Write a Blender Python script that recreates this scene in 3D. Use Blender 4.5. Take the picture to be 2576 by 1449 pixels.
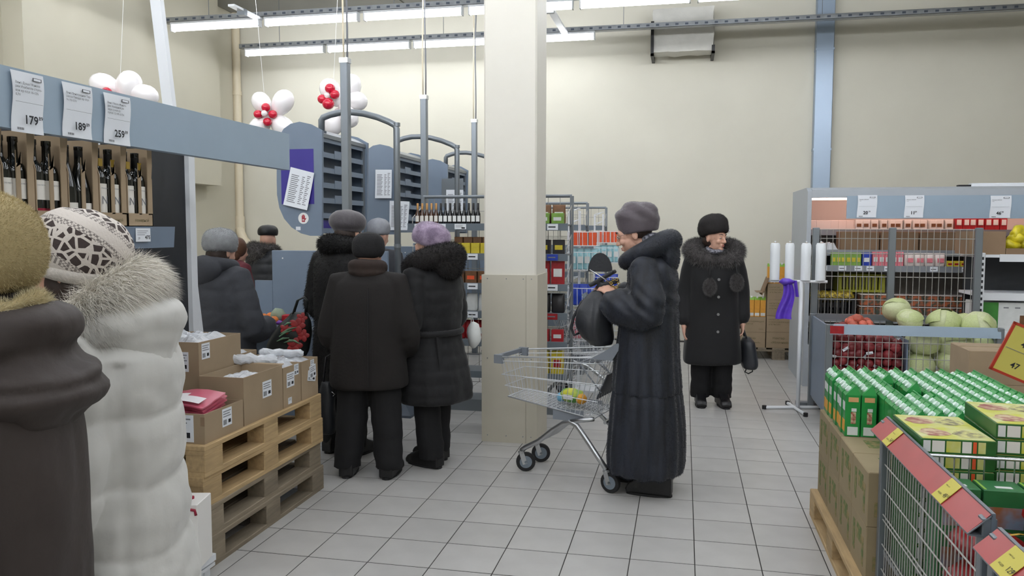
import bpy, bmesh, math, random
import numpy as np
from mathutils import Vector, Matrix, Euler, noise
random.seed(7); np.random.seed(7)
for o in list(bpy.data.objects): bpy.data.objects.remove(o)
SC = bpy.context.scene
COL = SC.collection
PI = math.pi
R = math.radians

# ---------------------------------------------------------------- camera, world, exposure
CF, CPITCH, CROLL, CYAW, CH = 2008.7, .0736, -.00175, .2114, 1.557
cam = bpy.data.cameras.new('camera'); camo = bpy.data.objects.new('camera', cam); COL.objects.link(camo)
cam.sensor_fit = 'HORIZONTAL'; cam.sensor_width = 36.0; cam.lens = 36.0 * CF / 2576; cam.clip_start = .05; cam.clip_end = 60
camo.matrix_world = Matrix.Translation((0, 0, CH)) @ Matrix.Rotation(CYAW, 4, 'Z') @ Matrix.Rotation(PI/2 - CPITCH, 4, 'X') @ Matrix.Rotation(-CROLL, 4, 'Z')
SC.camera = camo
W = bpy.data.worlds.new('world'); SC.world = W; W.use_nodes = True
W.node_tree.nodes['Background'].inputs[0].default_value = (.9, .95, 1, 1)
W.node_tree.nodes['Background'].inputs[1].default_value = .05
SC.view_settings.view_transform = 'Standard'
try: SC.view_settings.look = 'None'
except Exception: pass
SC.view_settings.gamma = 1.0; SC.view_settings.use_curve_mapping = False
SC.view_settings.exposure = 0.8
TUBE_STRENGTH = 10.0
ROOM = dict(x0=-6.8, x1=7.0, y0=-5.0, y1=11.4, h=4.85)

# pixel of the 2576x1449 frame -> world point on a plane (used to measure positions)
_cy, _sy = math.cos(-CYAW), math.sin(-CYAW); _cp, _sp = math.cos(CPITCH), math.sin(CPITCH); _cr, _sr = math.cos(CROLL), math.sin(CROLL)
def ray(x, y):
    X = (x-1288)/CF; Z = (724.5-y)/CF
    xx = X*_cr - Z*_sr; zz = X*_sr + Z*_cr
    yy = _cp + _sp*zz; z = -_sp + _cp*zz
    return Vector((_cy*xx + _sy*yy, -_sy*xx + _cy*yy, z))
def pZ(x, y, z=0.0):
    d = ray(x, y); t = (z-CH)/d.z; return Vector((d.x*t, d.y*t, z))
def pY(x, y, Y):
    d = ray(x, y); t = Y/d.y; return Vector((d.x*t, Y, CH+d.z*t))
def pX(x, y, X):
    d = ray(x, y); t = X/d.x; return Vector((X, d.y*t, CH+d.z*t))
def pD(x, y, D):
    d = ray(x, y); return Vector((d.x*D, d.y*D, CH+d.z*D))

# ---------------------------------------------------------------- materials
MATS = {}
def s2l(c):
    return tuple(((v/12.92) if v <= .04045 else ((v+.055)/1.055)**2.4) for v in c)
def rgb(r, g, b): return s2l((r/255, g/255, b/255))
def mat(name, col, rough=.6, metal=0., var=0., vscale=8., bump=0., bscale=60., rand=0., sheen=0., emit=0., alpha=1., trans=0., coat=0., stretch=None, col2=None, attr=None, spec=.5, detail=3.):
    if name in MATS: return MATS[name]
    m = bpy.data.materials.new(name); m.use_nodes = True; MATS[name] = m
    nt = m.node_tree; b = nt.nodes['Principled BSDF']; L = nt.links.new
    b.inputs['Base Color'].default_value = (*col, 1); b.inputs['Roughness'].default_value = rough; b.inputs['Metallic'].default_value = metal
    b.inputs['Specular IOR Level'].default_value = spec
    if sheen: b.inputs['Sheen Weight'].default_value = sheen; b.inputs['Sheen Roughness'].default_value = .4
    if coat: b.inputs['Coat Weight'].default_value = coat; b.inputs['Coat Roughness'].default_value = .1
    if alpha < 1: b.inputs['Alpha'].default_value = alpha
    if trans: b.inputs['Transmission Weight'].default_value = trans
    if emit: b.inputs['Emission Color'].default_value = (*col, 1); b.inputs['Emission Strength'].default_value = emit
    tc = None; src = None
    def coords():
        nonlocal tc, src
        if tc is None:
            tc = nt.nodes.new('ShaderNodeTexCoord'); src = tc.outputs['Object']
            if stretch:
                mp = nt.nodes.new('ShaderNodeMapping'); mp.inputs['Scale'].default_value = stretch; L(src, mp.inputs['Vector']); src = mp.outputs[0]
        return src
    cs = None
    if attr:
        a = nt.nodes.new('ShaderNodeVertexColor'); a.layer_name = attr; cs = a.outputs['Color']
    if var or col2:
        n = nt.nodes.new('ShaderNodeTexNoise'); n.inputs['Scale'].default_value = vscale; n.inputs['Detail'].default_value = detail; L(coords(), n.inputs['Vector'])
        if col2:
            cr = nt.nodes.new('ShaderNodeValToRGB'); cr.color_ramp.elements[0].position = .38; cr.color_ramp.elements[1].position = .62
            cr.color_ramp.elements[0].color = (*col, 1); cr.color_ramp.elements[1].color = (*col2, 1); L(n.outputs['Fac'], cr.inputs['Fac']); cs = cr.outputs['Color']
        else:
            mr = nt.nodes.new('ShaderNodeMapRange'); mr.inputs['From Min'].default_value = .3; mr.inputs['From Max'].default_value = .7; mr.inputs['To Min'].default_value = 1-var; mr.inputs['To Max'].default_value = 1+var
            L(n.outputs['Fac'], mr.inputs['Value'])
            hs = nt.nodes.new('ShaderNodeHueSaturation')
            if cs is not None: L(cs, hs.inputs['Color'])
            else: hs.inputs['Color'].default_value = (*col, 1)
            L(mr.outputs[0], hs.inputs['Value']); cs = hs.outputs['Color']
    if rand:
        oi = nt.nodes.new('ShaderNodeObjectInfo'); mr = nt.nodes.new('ShaderNodeMapRange'); mr.inputs['To Min'].default_value = 1-rand; mr.inputs['To Max'].default_value = 1+rand
        L(oi.outputs['Random'], mr.inputs['Value']); hs = nt.nodes.new('ShaderNodeHueSaturation')
        if cs is not None: L(cs, hs.inputs['Color'])
        else: hs.inputs['Color'].default_value = (*col, 1)
        L(mr.outputs[0], hs.inputs['Value']); cs = hs.outputs['Color']
    if cs is not None: L(cs, b.inputs['Base Color'])
    if bump:
        n = nt.nodes.new('ShaderNodeTexNoise'); n.inputs['Scale'].default_value = bscale; n.inputs['Detail'].default_value = 4; L(coords(), n.inputs['Vector'])
        bp = nt.nodes.new('ShaderNodeBump'); bp.inputs['Strength'].default_value = bump; bp.inputs['Distance'].default_value = .01; L(n.outputs['Fac'], bp.inputs['Height']); L(bp.outputs[0], b.inputs['Normal'])
    return m
M = lambda n: MATS[n]
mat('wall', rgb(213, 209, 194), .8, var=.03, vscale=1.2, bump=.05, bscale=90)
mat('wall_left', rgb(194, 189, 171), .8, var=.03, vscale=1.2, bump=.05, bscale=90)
mat('ceiling', rgb(138, 137, 133), .85, var=.06, vscale=2)
mat('grout', rgb(52, 50, 48), .9)
mat('tile', rgb(182, 180, 177), .32, var=.07, vscale=5, rand=.035, detail=6, bump=.02, bscale=30)
mat('pillar', rgb(222, 218, 207), .55, var=.01)
mat('pillar_panel', rgb(196, 190, 174), .5, var=.02)
mat('galv', rgb(158, 162, 166), .38, .75, var=.12, vscale=14)
mat('tube', (.935, .962, 1), .5, emit=TUBE_STRENGTH)
mat('white_metal', rgb(225, 228, 232), .4)
mat('white', rgb(232, 232, 230), .6)
mat('paper', rgb(226, 230, 236), .7)
mat('ink', rgb(28, 30, 36), .7)
mat('ink_grey', rgb(120, 122, 128), .7)
mat('fascia', rgb(150, 168, 184), .45, var=.02)
mat('greyblue', rgb(116, 130, 148), .45, var=.03)
mat('greyblue_dark', rgb(80, 90, 103), .5, var=.03)
mat('grey_metal', rgb(128, 134, 140), .35, .5)
mat('steel', rgb(186, 188, 190), .28, .9)
mat('chrome', rgb(205, 207, 210), .2, .95)
mat('wire', rgb(176, 174, 170), .4, .35)
mat('dark_panel', rgb(36, 39, 44), .5, var=.1)
mat('black', rgb(20, 20, 22), .5)
mat('black_rubber', rgb(30, 30, 32), .7)
mat('cardboard', rgb(160, 140, 114), .85, var=.06, vscale=6, rand=.05)
mat('cardboard_dark', rgb(138, 114, 90), .85, var=.08, vscale=6, rand=.05)
mat('carton_print', rgb(104, 98, 66), .9)
mat('wood', rgb(190, 160, 114), .75, var=.16, vscale=5, stretch=(1, 9, 9), rand=.12, bump=.15, bscale=30)
mat('wood_grey', rgb(146, 128, 100), .8, var=.16, vscale=5, stretch=(1, 9, 9), rand=.12, bump=.15, bscale=30)
mat('balloon_white', rgb(244, 240, 240), .22, coat=.3)
mat('balloon_red', rgb(206, 22, 56), .2, coat=.4)
mat('cream_pipe', rgb(220, 208, 182), .5)
mat('skin', rgb(214, 168, 146), .55, var=.05, vscale=20)
mat('glass_green', rgb(12, 16, 15), .08, spec=.8)

# ---------------------------------------------------------------- mesh builder
def ortho(d):
    d = Vector(d).normalized()
    a = Vector((0, 0, 1)) if abs(d.z) < .9 else Vector((1, 0, 0))
    u = d.cross(a).normalized(); return u, d.cross(u).normalized()
class MB:
    def __init__(s): s.v = []; s.f = []; s.mi = []; s.m = 0
    def add(s, vs, fs):
        n = len(s.v); s.v += [tuple(v) for v in vs]; s.f += [tuple(i+n for i in f) for f in fs]; s.mi += [s.m]*len(fs); return s
    def box(s, x0, x1, y0, y1, z0, z1):
        return s.add([(x0,y0,z0),(x1,y0,z0),(x1,y1,z0),(x0,y1,z0),(x0,y0,z1),(x1,y0,z1),(x1,y1,z1),(x0,y1,z1)],
                     [(0,3,2,1),(4,5,6,7),(0,1,5,4),(1,2,6,5),(2,3,7,6),(3,0,4,7)])
    def bx(s, c, d, rot=None):
        h = [v/2 for v in d]; vs = [Vector((a*h[0], b*h[1], e*h[2])) for e in (-1,1) for a, b in ((-1,-1),(1,-1),(1,1),(-1,1))]
        if rot is not None: vs = [rot @ v for v in vs]
        return s.add([v+Vector(c) for v in vs], [(0,3,2,1),(4,5,6,7),(0,1,5,4),(1,2,6,5),(2,3,7,6),(3,0,4,7)])
    def cbox(s, x0, x1, y0, y1, z0, z1, c=.006):
        # box with chamfered vertical and top edges
        def ring(z, i): return [(x0+c+i,y0+i,z),(x1-c-i,y0+i,z),(x1-i,y0+c+i,z),(x1-i,y1-c-i,z),(x1-c-i,y1-i,z),(x0+c+i,y1-i,z),(x0+i,y1-c-i,z),(x0+i,y0+c+i,z)]
        return s.rings([ring(z0, 0), ring(z1-c, 0), ring(z1, c)])
    def rings(s, rs, cap=True, close=True):
        n = len(rs[0]); vs = [p for r in rs for p in r]; fs = []
        for k in range(len(rs)-1):
            for i in range(n if close else n-1):
                j = (i+1) % n; fs.append((k*n+i, k*n+j, (k+1)*n+j, (k+1)*n+i))
        if cap: fs.append(tuple(range(n-1,-1,-1))); fs.append(tuple(range((len(rs)-1)*n, len(rs)*n)))
        return s.add(vs, fs)
    def cyl(s, p0, p1, r0, r1=None, n=8, cap=True):
        r1 = r0 if r1 is None else r1
        p0 = Vector(p0); p1 = Vector(p1); u, w = ortho(p1-p0)
        rs = [[p + (u*math.cos(2*PI*i/n)+w*math.sin(2*PI*i/n))*r for i in range(n)] for p, r in ((p0, r0), (p1, r1))]
        return s.rings(rs, cap)
    def tube(s, pts, r, n=8, cap=True):
        pts = [Vector(p) for p in pts]; rr = r if isinstance(r, (list, tuple)) else [r]*len(pts)
        rs = []; u = None
        for i, p in enumerate(pts):
            d = (pts[min(i+1, len(pts)-1)] - pts[max(i-1, 0)]).normalized()
            if u is None: u, w = ortho(d)
            else:
                u = (u - d*u.dot(d)).normalized()
                w = d.cross(u).normalized()
            rs.append([p + (u*math.cos(2*PI*k/n)+w*math.sin(2*PI*k/n))*rr[i] for k in range(n)])
        return s.rings(rs, cap)
    def capsule(s, pts, r, n=10):
        # tube with rounded ends
        pts = [Vector(p) for p in pts]; rr = list(r) if isinstance(r, (list, tuple)) else [r]*len(pts)
        d0 = (pts[0]-pts[1]).normalized(); d1 = (pts[-1]-pts[-2]).normalized()
        P = [pts[0]+d0*rr[0]*k for k in (.97, .7)] + pts + [pts[-1]+d1*rr[-1]*k for k in (.7, .97)]
        Rr = [rr[0]*k for k in (.24, .71)] + rr + [rr[-1]*k for k in (.71, .24)]
        return s.tube(P, Rr, n)
    def ell(s, c, r, n=12, m=8, rot=None):
        c = Vector(c); r = (r, r, r) if not isinstance(r, (tuple, list)) else r
        vs = []
        for j in range(1, m):
            t = PI*j/m
            for i in range(n):
                a = 2*PI*i/n; vs.append(Vector((r[0]*math.sin(t)*math.cos(a), r[1]*math.sin(t)*math.sin(a), r[2]*math.cos(t))))
        vs += [Vector((0,0,r[2])), Vector((0,0,-r[2]))]
        if rot is not None: vs = [rot @ v for v in vs]
        fs = []
        for j in range(m-2):
            for i in range(n):
                k = (i+1) % n; fs.append((j*n+i, (j+1)*n+i, (j+1)*n+k, j*n+k))
        T = (m-1)*n
        for i in range(n):
            k = (i+1) % n; fs.append((T, i, k)); fs.append((T+1, (m-2)*n+k, (m-2)*n+i))
        return s.add([v+c for v in vs], fs)
    def lathe(s, prof, n=14, c=(0,0,0)):
        c = Vector(c)
        rs = [[c+Vector((max(r,1e-4)*math.cos(2*PI*i/n), max(r,1e-4)*math.sin(2*PI*i/n), z)) for i in range(n)] for r, z in prof]
        return s.rings(rs, True)
    def prism(s, poly, axis, a0, a1):
        # poly: 2D outline; axis 'x': (y,z), 'y': (x,z), 'z': (x,y)
        f = {'x': lambda p, a: (a, p[0], p[1]), 'y': lambda p, a: (p[0], a, p[1]), 'z': lambda p, a: (p[0], p[1], a)}[axis]
        return s.rings([[f(p, a0) for p in poly], [f(p, a1) for p in poly]])
    def grid(s, fn, nu, nv, closeu=False):
        vs = [fn(i/(nu if closeu else nu-1), j/(nv-1)) for j in range(nv) for i in range(nu)]
        fs = []
        for j in range(nv-1):
            for i in range(nu if closeu else nu-1):
                k = (i+1) % nu; fs.append((j*nu+i, j*nu+k, (j+1)*nu+k, (j+1)*nu+i))
        return s.add(vs, fs)
    def xf(s, mtx, i0=0):
        s.v = s.v[:i0] + [tuple(mtx @ Vector(v)) for v in s.v[i0:]]; return s
    def mesh(s, name, mats, smooth=False, fix=True):
        me = bpy.data.meshes.new(name); me.from_pydata(s.v, [], s.f)
        for m in (mats if isinstance(mats, (list, tuple)) else [mats]): me.materials.append(M(m) if isinstance(m, str) else m)
        if any(s.mi): me.polygons.foreach_set('material_index', s.mi)
        if fix:
            bm = bmesh.new(); bm.from_mesh(me); bmesh.ops.recalc_face_normals(bm, faces=bm.faces); bm.to_mesh(me); bm.free()
        if smooth: me.polygons.foreach_set('use_smooth', [True]*len(me.polygons))
        me.update(); return me
    def build(s, name, mats, parent=None, smooth=False, loc=None, auto=None, fix=True):
        return obj(name, s.mesh(name, mats, smooth or auto is not None, fix), parent, loc, auto)
def obj(name, me, parent=None, loc=None, auto=None):
    o = bpy.data.objects.new(name, me); COL.objects.link(o)
    if auto is not None and me is not None:
        try: me.set_sharp_from_angle(angle=R(auto))
        except Exception: pass
    if parent is not None: o.parent = parent
    if loc is not None: o.location = loc
    return o
def tag(o, label, cat, group=None, kind=None):
    if label: o['label'] = label
    if cat: o['category'] = cat
    if group: o['group'] = group
    if kind: o['kind'] = kind
    return o
def thing(name, label, cat, loc=(0,0,0), rz=0., group=None):
    o = bpy.data.objects.new(name, None); COL.objects.link(o); o.empty_display_size = .05
    o.location = loc; o.rotation_euler = (0, 0, rz); return tag(o, label, cat, group)
def struct(o): o['kind'] = 'structure'; return o
def kids(o): return list(o.children)
def copy_tree(o, parent=None, loc=None, rz=None, label=None, group=None, rot=None, scale=None):
    c = o.copy(); COL.objects.link(c); c.parent = parent
    for ch in KIDS.get(o.name, []): copy_tree(ch, c)
    if loc is not None: c.location = loc
    if rz is not None: c.rotation_euler = (0, 0, rz)
    if rot is not None: c.rotation_euler = rot
    if scale is not None: c.scale = scale if not isinstance(scale, (int, float)) else (scale,)*3
    if label: c['label'] = label
    if group: c['group'] = group
    return c
KIDS = {}
def remember(o):
    KIDS[o.name] = [c for c in COL.objects if c.parent == o]
    for c in KIDS[o.name]: remember(c)
    return o
def text(s, size, m, parent=None, loc=(0,0,0), rot=None, name='lettering', align='LEFT', bold=0., sx=1.):
    cu = bpy.data.curves.new('t', 'FONT'); cu.body = s; cu.size = size; cu.align_x = align; cu.offset = bold; cu.resolution_u = 2
    t = bpy.data.objects.new('t', cu); me = bpy.data.meshes.new_from_object(t)
    bpy.data.objects.remove(t); bpy.data.curves.remove(cu)
    me.name = name; me.materials.clear(); me.materials.append(M(m)); 
    if sx != 1.: me.transform(Matrix.Diagonal((sx, 1, 1, 1)))
    if rot is not None: me.transform(rot.to_4x4())
    return obj(name, me, parent, loc)
# letter orientations: facing -Y (read from -Y), facing +X, facing -X
F_FRONT = Matrix.Rotation(PI/2, 3, 'X')
F_RIGHT = Matrix.Rotation(PI/2, 3, 'Z') @ F_FRONT
F_LEFT = Matrix.Rotation(-PI/2, 3, 'Z') @ F_FRONT

# ---------------------------------------------------------------- room shell
x0, x1, y0, y1, hh = ROOM['x0'], ROOM['x1'], ROOM['y0'], ROOM['y1'], ROOM['h']
fl = struct(MB().box(x0, x1, y0, y1, -.2, -.0016).build('floor', 'grout'))
T = .30; GX = -5.746*T; GY = 15.38*T
def tile_mesh(b, cx, cy):
    g = .0024; c = .0012; h = T/2-g; hy = T/2-.0034
    r = lambda z, i: [(cx-h+i, cy-hy+i, z), (cx+h-i, cy-hy+i, z), (cx+h-i, cy+hy-i, z), (cx-h+i, cy+hy-i, z)]
    b.rings([r(-.0016, 0), r(-.0008, 0), r(0, c)])
tb = MB(); tile_mesh(tb, 0, 0); tme = tb.mesh('tile', 'tile')
near, far = [], []
nx0 = math.floor((x0-GX)/T); ny0 = math.floor((y0-GY)/T)
for i in range(nx0, nx0+48):
    for j in range(ny0, ny0+57):
        cx, cyy = GX+(i+.5)*T, GY+(j+.5)*T
        if cx-T/2 < x0 or cx+T/2 > x1 or cyy-T/2 < y0 or cyy+T/2 > y1: continue
        # seen in the photograph: in front of the camera, in the aisle
        c = Vector((cx, cyy, -CH)); fx = c.x*math.cos(CYAW)+c.y*math.sin(CYAW); fy = -c.x*math.sin(CYAW)+c.y*math.cos(CYAW)
        vis = fy > 2.9 and -2.75 < cx < 1.15 and abs(fx/fy) < .68 and fy < 11
        (near if vis else far).append((cx, cyy))
near.sort(key=lambda p: p[0]**2+p[1]**2); far += near[300:]; near = near[:300]
for p in near:
    o = obj('tile', tme, fl, (p[0], p[1], 0)); o.rotation_euler = (random.uniform(-.0008, .0008), random.uniform(-.0008, .0008), random.uniform(-.002, .002))
fb = MB()
for p in far: tile_mesh(fb, *p)
fo = fb.build('tile_field', 'tile', fl, fix=False); fo['kind'] = 'stuff'

struct(MB().box(x0-.2, x1+.2, y1, y1+.2, -.2, hh+.2).build('wall_back', 'wall'))
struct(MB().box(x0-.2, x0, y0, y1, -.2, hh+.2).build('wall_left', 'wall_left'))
struct(MB().box(x1, x1+.2, y0, y1, -.2, hh+.2).build('wall_right', 'wall'))
struct(MB().box(x0-.2, x1+.2, y0-.2, y0, -.2, hh+.2).build('wall_front', 'wall'))
ce = struct(MB().box(x0, x1, y0, y1, hh, hh+.2).build('ceiling', 'ceiling'))
for k in range(9):   # concrete ceiling slabs with recessed joints
    for i in range(5):
        xa = x0+.02+i*2.76; ya = y0+.02+k*1.82
        MB().box(xa, xa+2.73, ya, ya+1.79, hh-.02, hh).build('panel', 'ceiling', ce)
# boxed pier with a recess under it near the left corner
pb = pX(558, 470, -6.55)
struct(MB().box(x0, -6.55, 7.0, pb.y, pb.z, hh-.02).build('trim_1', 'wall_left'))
# pillar
PX0, PX1, PY0, PY1 = -1.415, -1.03, 5.62, 6.03
pil = struct(MB().cbox(PX0, PX1, PY0, PY1, 0, hh, .012).build('pillar', 'pillar'))
e = .014
pp = MB(); z1 = 1.228
pp.box(PX0-e, PX1-.07, PY0-e, PY0, 0, z1); pp.build('cladding_panel', 'pillar_panel', pil)
MB().box(PX1-.068, PX1+e, PY0-e-.003, PY0, 0, z1).build('cladding_panel', 'pillar_panel', pil)
MB().box(PX1, PX1+e, PY0, PY1, 0, z1).build('cladding_panel', 'pillar_panel', pil)
MB().box(PX0-e, PX0, PY0, PY1, 0, z1).build('cladding_panel', 'pillar_panel', pil)
for sx_ in (PX0+.03, PX0+.17, PX1-.09, PX1-.03):
    for sz_ in (1.2, .62, .05): MB().cyl((sx_, PY0-e-.005, sz_), (sx_, PY0-e, sz_), .004, n=6).build('screw', 'grey_metal', pil)

# ---------------------------------------------------------------- ceiling light rows
RZ = 4.0
def tray(X0, X1, Y, label):
    t = thing('cable_tray', label, 'cable tray', (X0, Y, RZ+.1), 0, 'cable trays over the lamps')
    b = MB(); L = X1-X0
    b.box(0, L, -.05, .05, 0, .004); b.box(0, L, -.05, -.046, 0, .06); b.box(0, L, .046, .05, 0, .06)
    b.build('channel', 'galv', t)
    r = MB(); n = int(L/.12)
    for k in range(n): r.box(.05+k*.12, .09+k*.12, -.0535, -.05, .018, .042)
    rr = r.build('slots', 'greyblue_dark', t); rr['kind'] = 'stuff'
    k = .6
    while k < L:
        MB().cyl((k, 0, .004), (k, 0, hh-RZ-.1), .004, n=5).build('hanger_rod', 'grey_metal', t); k += 2.4
    return t
lm = MB(); lm.prism([(-.045, .075), (.045, .075), (.045, .1), (-.045, .1)], 'x', 0, 1.2)
lamp = thing('ceiling_lamp', '', 'lamp')
lm.build('housing', 'white_metal', lamp)
lt = MB(); lt.cyl((.015, 0, .035), (1.185, 0, .035), .037, n=10); lt.build('tube', 'tube', lamp, smooth=False)
for xx in (0, 1.185): MB().box(xx, xx+.015, -.04, .04, -.005, .075).build('end_cap', 'white_metal', lamp)
remember(lamp)
first = [True]
def put_lamp(X, Y, label, group='fluorescent ceiling lamps'):
    if first[0]: o = lamp; first[0] = False; o.location = (X, Y, RZ); o['label'] = label; o['group'] = group
    else: o = copy_tree(lamp, None, (X, Y, RZ), label=label, group=group)
    return o
ordn = ['leftmost', 'second', 'third', 'fourth', 'fifth', 'sixth', 'seventh', 'eighth', 'ninth', 'tenth']
for k in range(4):
    put_lamp(-6.12+k*1.252, 10.5, '%s fluorescent tube from the left in the lamp row nearest the back wall' % ordn[k])
for k in range(6):
    put_lamp(-6.26+k*1.272, 9.02, '%s fluorescent tube from the left in the front row of ceiling lamps' % ordn[k])
tray(-6.2, 6.6, 10.5, 'long galvanised cable tray close to the back wall, running on past its last lamp')
tray(-6.35, 6.6, 9.02, 'galvanised cable tray carrying the front row of ceiling lamps')
for n_, Y in enumerate((7.52, 6.02, 4.52, 3.02, 1.52, .02, -1.48, -2.98)):
    t = thing('light_line', '%s continuous light line under the ceiling, counted from the lamp rows towards the viewer' % ['first', 'second', 'third', 'fourth', 'fifth', 'sixth', 'seventh', 'eighth'][n_], 'lamp', (-6.3, Y, RZ), 0, 'light lines overhead')
    MB().box(0, 10.4, -.045, .045, .075, .1).build('housing', 'white_metal', t)
    MB().cyl((0, 0, .035), (10.4, 0, .035), .037, n=10).build('tube', 'tube', t)
for (xx, ya, yb, lb) in ((-5.07, 8.4, 9.03, 'short white cross channel between two left ceiling lamps'), (-1.55, 9.03, 10.5, 'short white cross channel between lamp rows right of the pillar')):
    t = thing('cross_channel', lb, 'cable channel', (xx, ya, RZ))
    MB().box(-.04, .04, 0, yb-ya, .075, .1).build('channel', 'white_metal', t)
    MB().box(-.05, .05, .2, .26, .03, .1).build('clip', 'grey_metal', t)
# ================================================================ LEFT SIDE
# conduits and drain pipe on the walls
for (px, py, w_, lb) in ((66, 90, .03, 'thin cream conduit on the left wall, the one nearest the viewer'), (316, 120, .03, 'thin cream conduit on the left wall above the hidden balloons'), (389, 200, .022, 'thin cream conduit on the left wall behind the slanting white strut')):
    q = pX(px, py, x0)
    t = thing('conduit', lb, 'conduit', (x0+w_, q.y, 0))
    MB().cyl((0, 0, 1.2), (0, 0, hh-.02), w_, n=8).build('pipe', 'cream_pipe', t, smooth=True)
    for z in (2.2, 3.2, 4.2): MB().cyl((0, 0, z), (0, 0, z+.04), w_*1.25, n=8).build('clip', 'cream_pipe', t)
q = pY(596, 300, 11.3)
t = thing('drain_pipe', 'cream drain pipe running down the back wall corner', 'pipe', (q.x, 11.3, 0))
MB().cyl((0, 0, 1.6), (0, 0, hh-.02), .062, n=14).build('pipe', 'cream_pipe', t, auto=40)
MB().cyl((0, 0, 1.55), (0, 0, 1.75), .075, n=14).build('socket', 'cream_pipe', t, auto=40)
MB().tube([(0, 0, 1.6), (.02, -.02, 1.5), (.1, -.06, 1.38), (.2, -.08, 1.3)], .068, 12).build('elbow', 'cream_pipe', t, smooth=True)
MB().cyl((.05, -.03, 1.45), (.05, -.03, .05), .06, n=12).build('lower_pipe', 'cream_pipe', t, smooth=True)
for z in (2.6, 3.6): MB().cyl((0, 0, z), (0, 0, z+.06), .072, n=14).build('collar', 'cream_pipe', t, auto=40)
t = thing('riser_cable', 'thin dark cable beside the drain pipe in the corner', 'cable', (q.x-.14, 11.36, 0))
MB().tube([(0, 0, .5), (.02, 0, 1.5), (-.015, 0, 2.5), (.01, 0, 3.6), (0, 0, hh-.05)], .02, 6).build('cable_run', 'cardboard_dark', t, smooth=True)

# ---- gondola with wine
GXF, GXB = -2.2, -2.95
g = thing('wine_gondola', 'wine shelving unit with dark back panel and white posts along the left', 'shelving', (0, 0, 0))
MB().box(GXB-.02, GXB, .6, 4.34, .1, 2.06).build('back_panel', 'dark_panel', g)
for Y in (.62, pX(227, 365, GXB).y, 4.36):
    b = MB(); b.box(GXB-.03, GXB+.03, Y-.03, Y+.03, 0, 2.1); b.build('post', 'white_metal', g)
bp = MB(); bp.box(GXB, GXF+.14, .6, 3.13, 0, .1); bp.build('base', 'white_metal', g)
for z in (.62, 1.06, 1.535):
    ye = 3.12 if z > 1.5 else 2.5
    sh = MB().box(GXB, GXF, .6, ye, z-.03, z+.03).build('shelf_board', 'white_metal', g)
    b = MB(); b.prism([(GXF, z-.06), (GXF+.012, z-.06), (GXF+.02, z+.03), (GXF, z+.03)], 'y', .6, ye); 
    b.build('price_rail', 'greyblue', sh)
    for Y in (1.2, 2.2, ye-.12): MB().box(GXB, GXF-.05, Y, Y+.02, z-.1, z-.03).build('bracket', 'greyblue_dark', sh)
# canopy board with the price sheets
fy1 = pX(727, 380, -2.18).y
zt, zb_ = 2.088, 1.887
c = MB(); c.box(-2.2, -2.18, .5, fy1, zb_, zt); c.box(-2.225, -2.2, .5, fy1, zb_, zb_+.012); c.box(-2.225, -2.2, .5, fy1, zt-.012, zt)
cb = c.build('canopy_board', 'fascia'); tag(cb, 'long grey-blue canopy board above the wine shelf holding price sheets', 'canopy board')
for Y in (1.0, 3.69, 4.15):
    b = MB(); b.box(GXB, -2.2, Y-.012, Y+.012, 2.04, 2.07); b.build('arm', 'white_metal', cb)
def price_sheet(face, w, h, lines, price, cents, label, name='price_sheet', group='price sheets', curl=.006, top=None):
    """sheet of paper, local x to the right, z up, facing -y; origin at top left"""
    b = MB()
    b.grid(lambda u, v: (w*u + .004*math.sin(v*5)*h*4, -.003 - curl*math.sin(v*PI*1.6+u)*1.0 - .002*v, -h*v), 3, 9)
    b.grid(lambda u, v: (w*u + .004*math.sin(v*5)*h*4, -.0022 - curl*math.sin(v*PI*1.6+u)*1.0 - .002*v, -h*v), 3, 9)
    o = b.build(name, 'paper', smooth=True, fix=False); tag(o, label, 'price tag', group)
    yy = -curl-.008
    sz = h*.055
    for k, ln in enumerate(lines): text(ln, sz, 'ink', o, (w*.07, yy, -h*(.21+.065*k)), F_FRONT, 'small_print')
    MB().box(w*.62, w*.9, yy, yy+.0005, -h*.125, -h*.07).build('logo_box', 'ink', o)
    MB().box(w*.645, w*.875, yy-.0004, yy, -h*.117, -h*.078).build('logo_panel', 'paper', o)
    MB().box(w*.06, w*.92, yy, yy+.0004, -h*.505, -h*.5).build('rule', 'ink_grey', o)
    pt = text(price, h*.2, 'ink', o, (w*.3, yy, -h*.85), F_FRONT, 'price', bold=h*.0045)
    text(cents, h*.09, 'ink', o, (w*.3+max(v.co.x for v in pt.data.vertices)+h*.012, yy, -h*.765), F_FRONT, 'cents', bold=h*.002)
    for k in range(7): MB().box(w*(.08+k*.03), w*(.095+k*.03), yy, yy+.0004, -h*.965, -h*.925).build('barcode_bar', 'ink', o)
    return o
for (pxa, pxb, pya, pyb, ln, pr_, ce_, lb) in (
    (20, 100, 178, 333, ['Вино Душа Монаха', 'рии Изабелла столо-', 'вое кр п/сл 10-12%', '0,7л'], '179', '89', 'leftmost white price sheet on the canopy board'),
    (150, 223, 208, 345, ['Вино Виноградная Тер-', 'расса Пикадо кр п/сл', '9-11% 0,7л'], '189', '89', 'middle white price sheet of three on the canopy board'),
    (255, 320, 235, 362, ['Вино Мерло Фанаго-', 'рия Номерной ре-', 'зерв сухое кр', 'сухое 12-14% 0,75л'], '259', '89', 'last white price sheet on the canopy board, towards the kiosk')):
    a = pX(pxa, pya, -2.178); b_ = pX(pxb, pya, -2.178); c_ = pX(pxa, pyb, -2.178)
    o = price_sheet(None, b_.y-a.y, a.z-c_.z, ln, pr_, ce_, lb, curl=.004)
    o.location = (-2.176, a.y, a.z); o.rotation_euler = (0, 0, PI/2)
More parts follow.
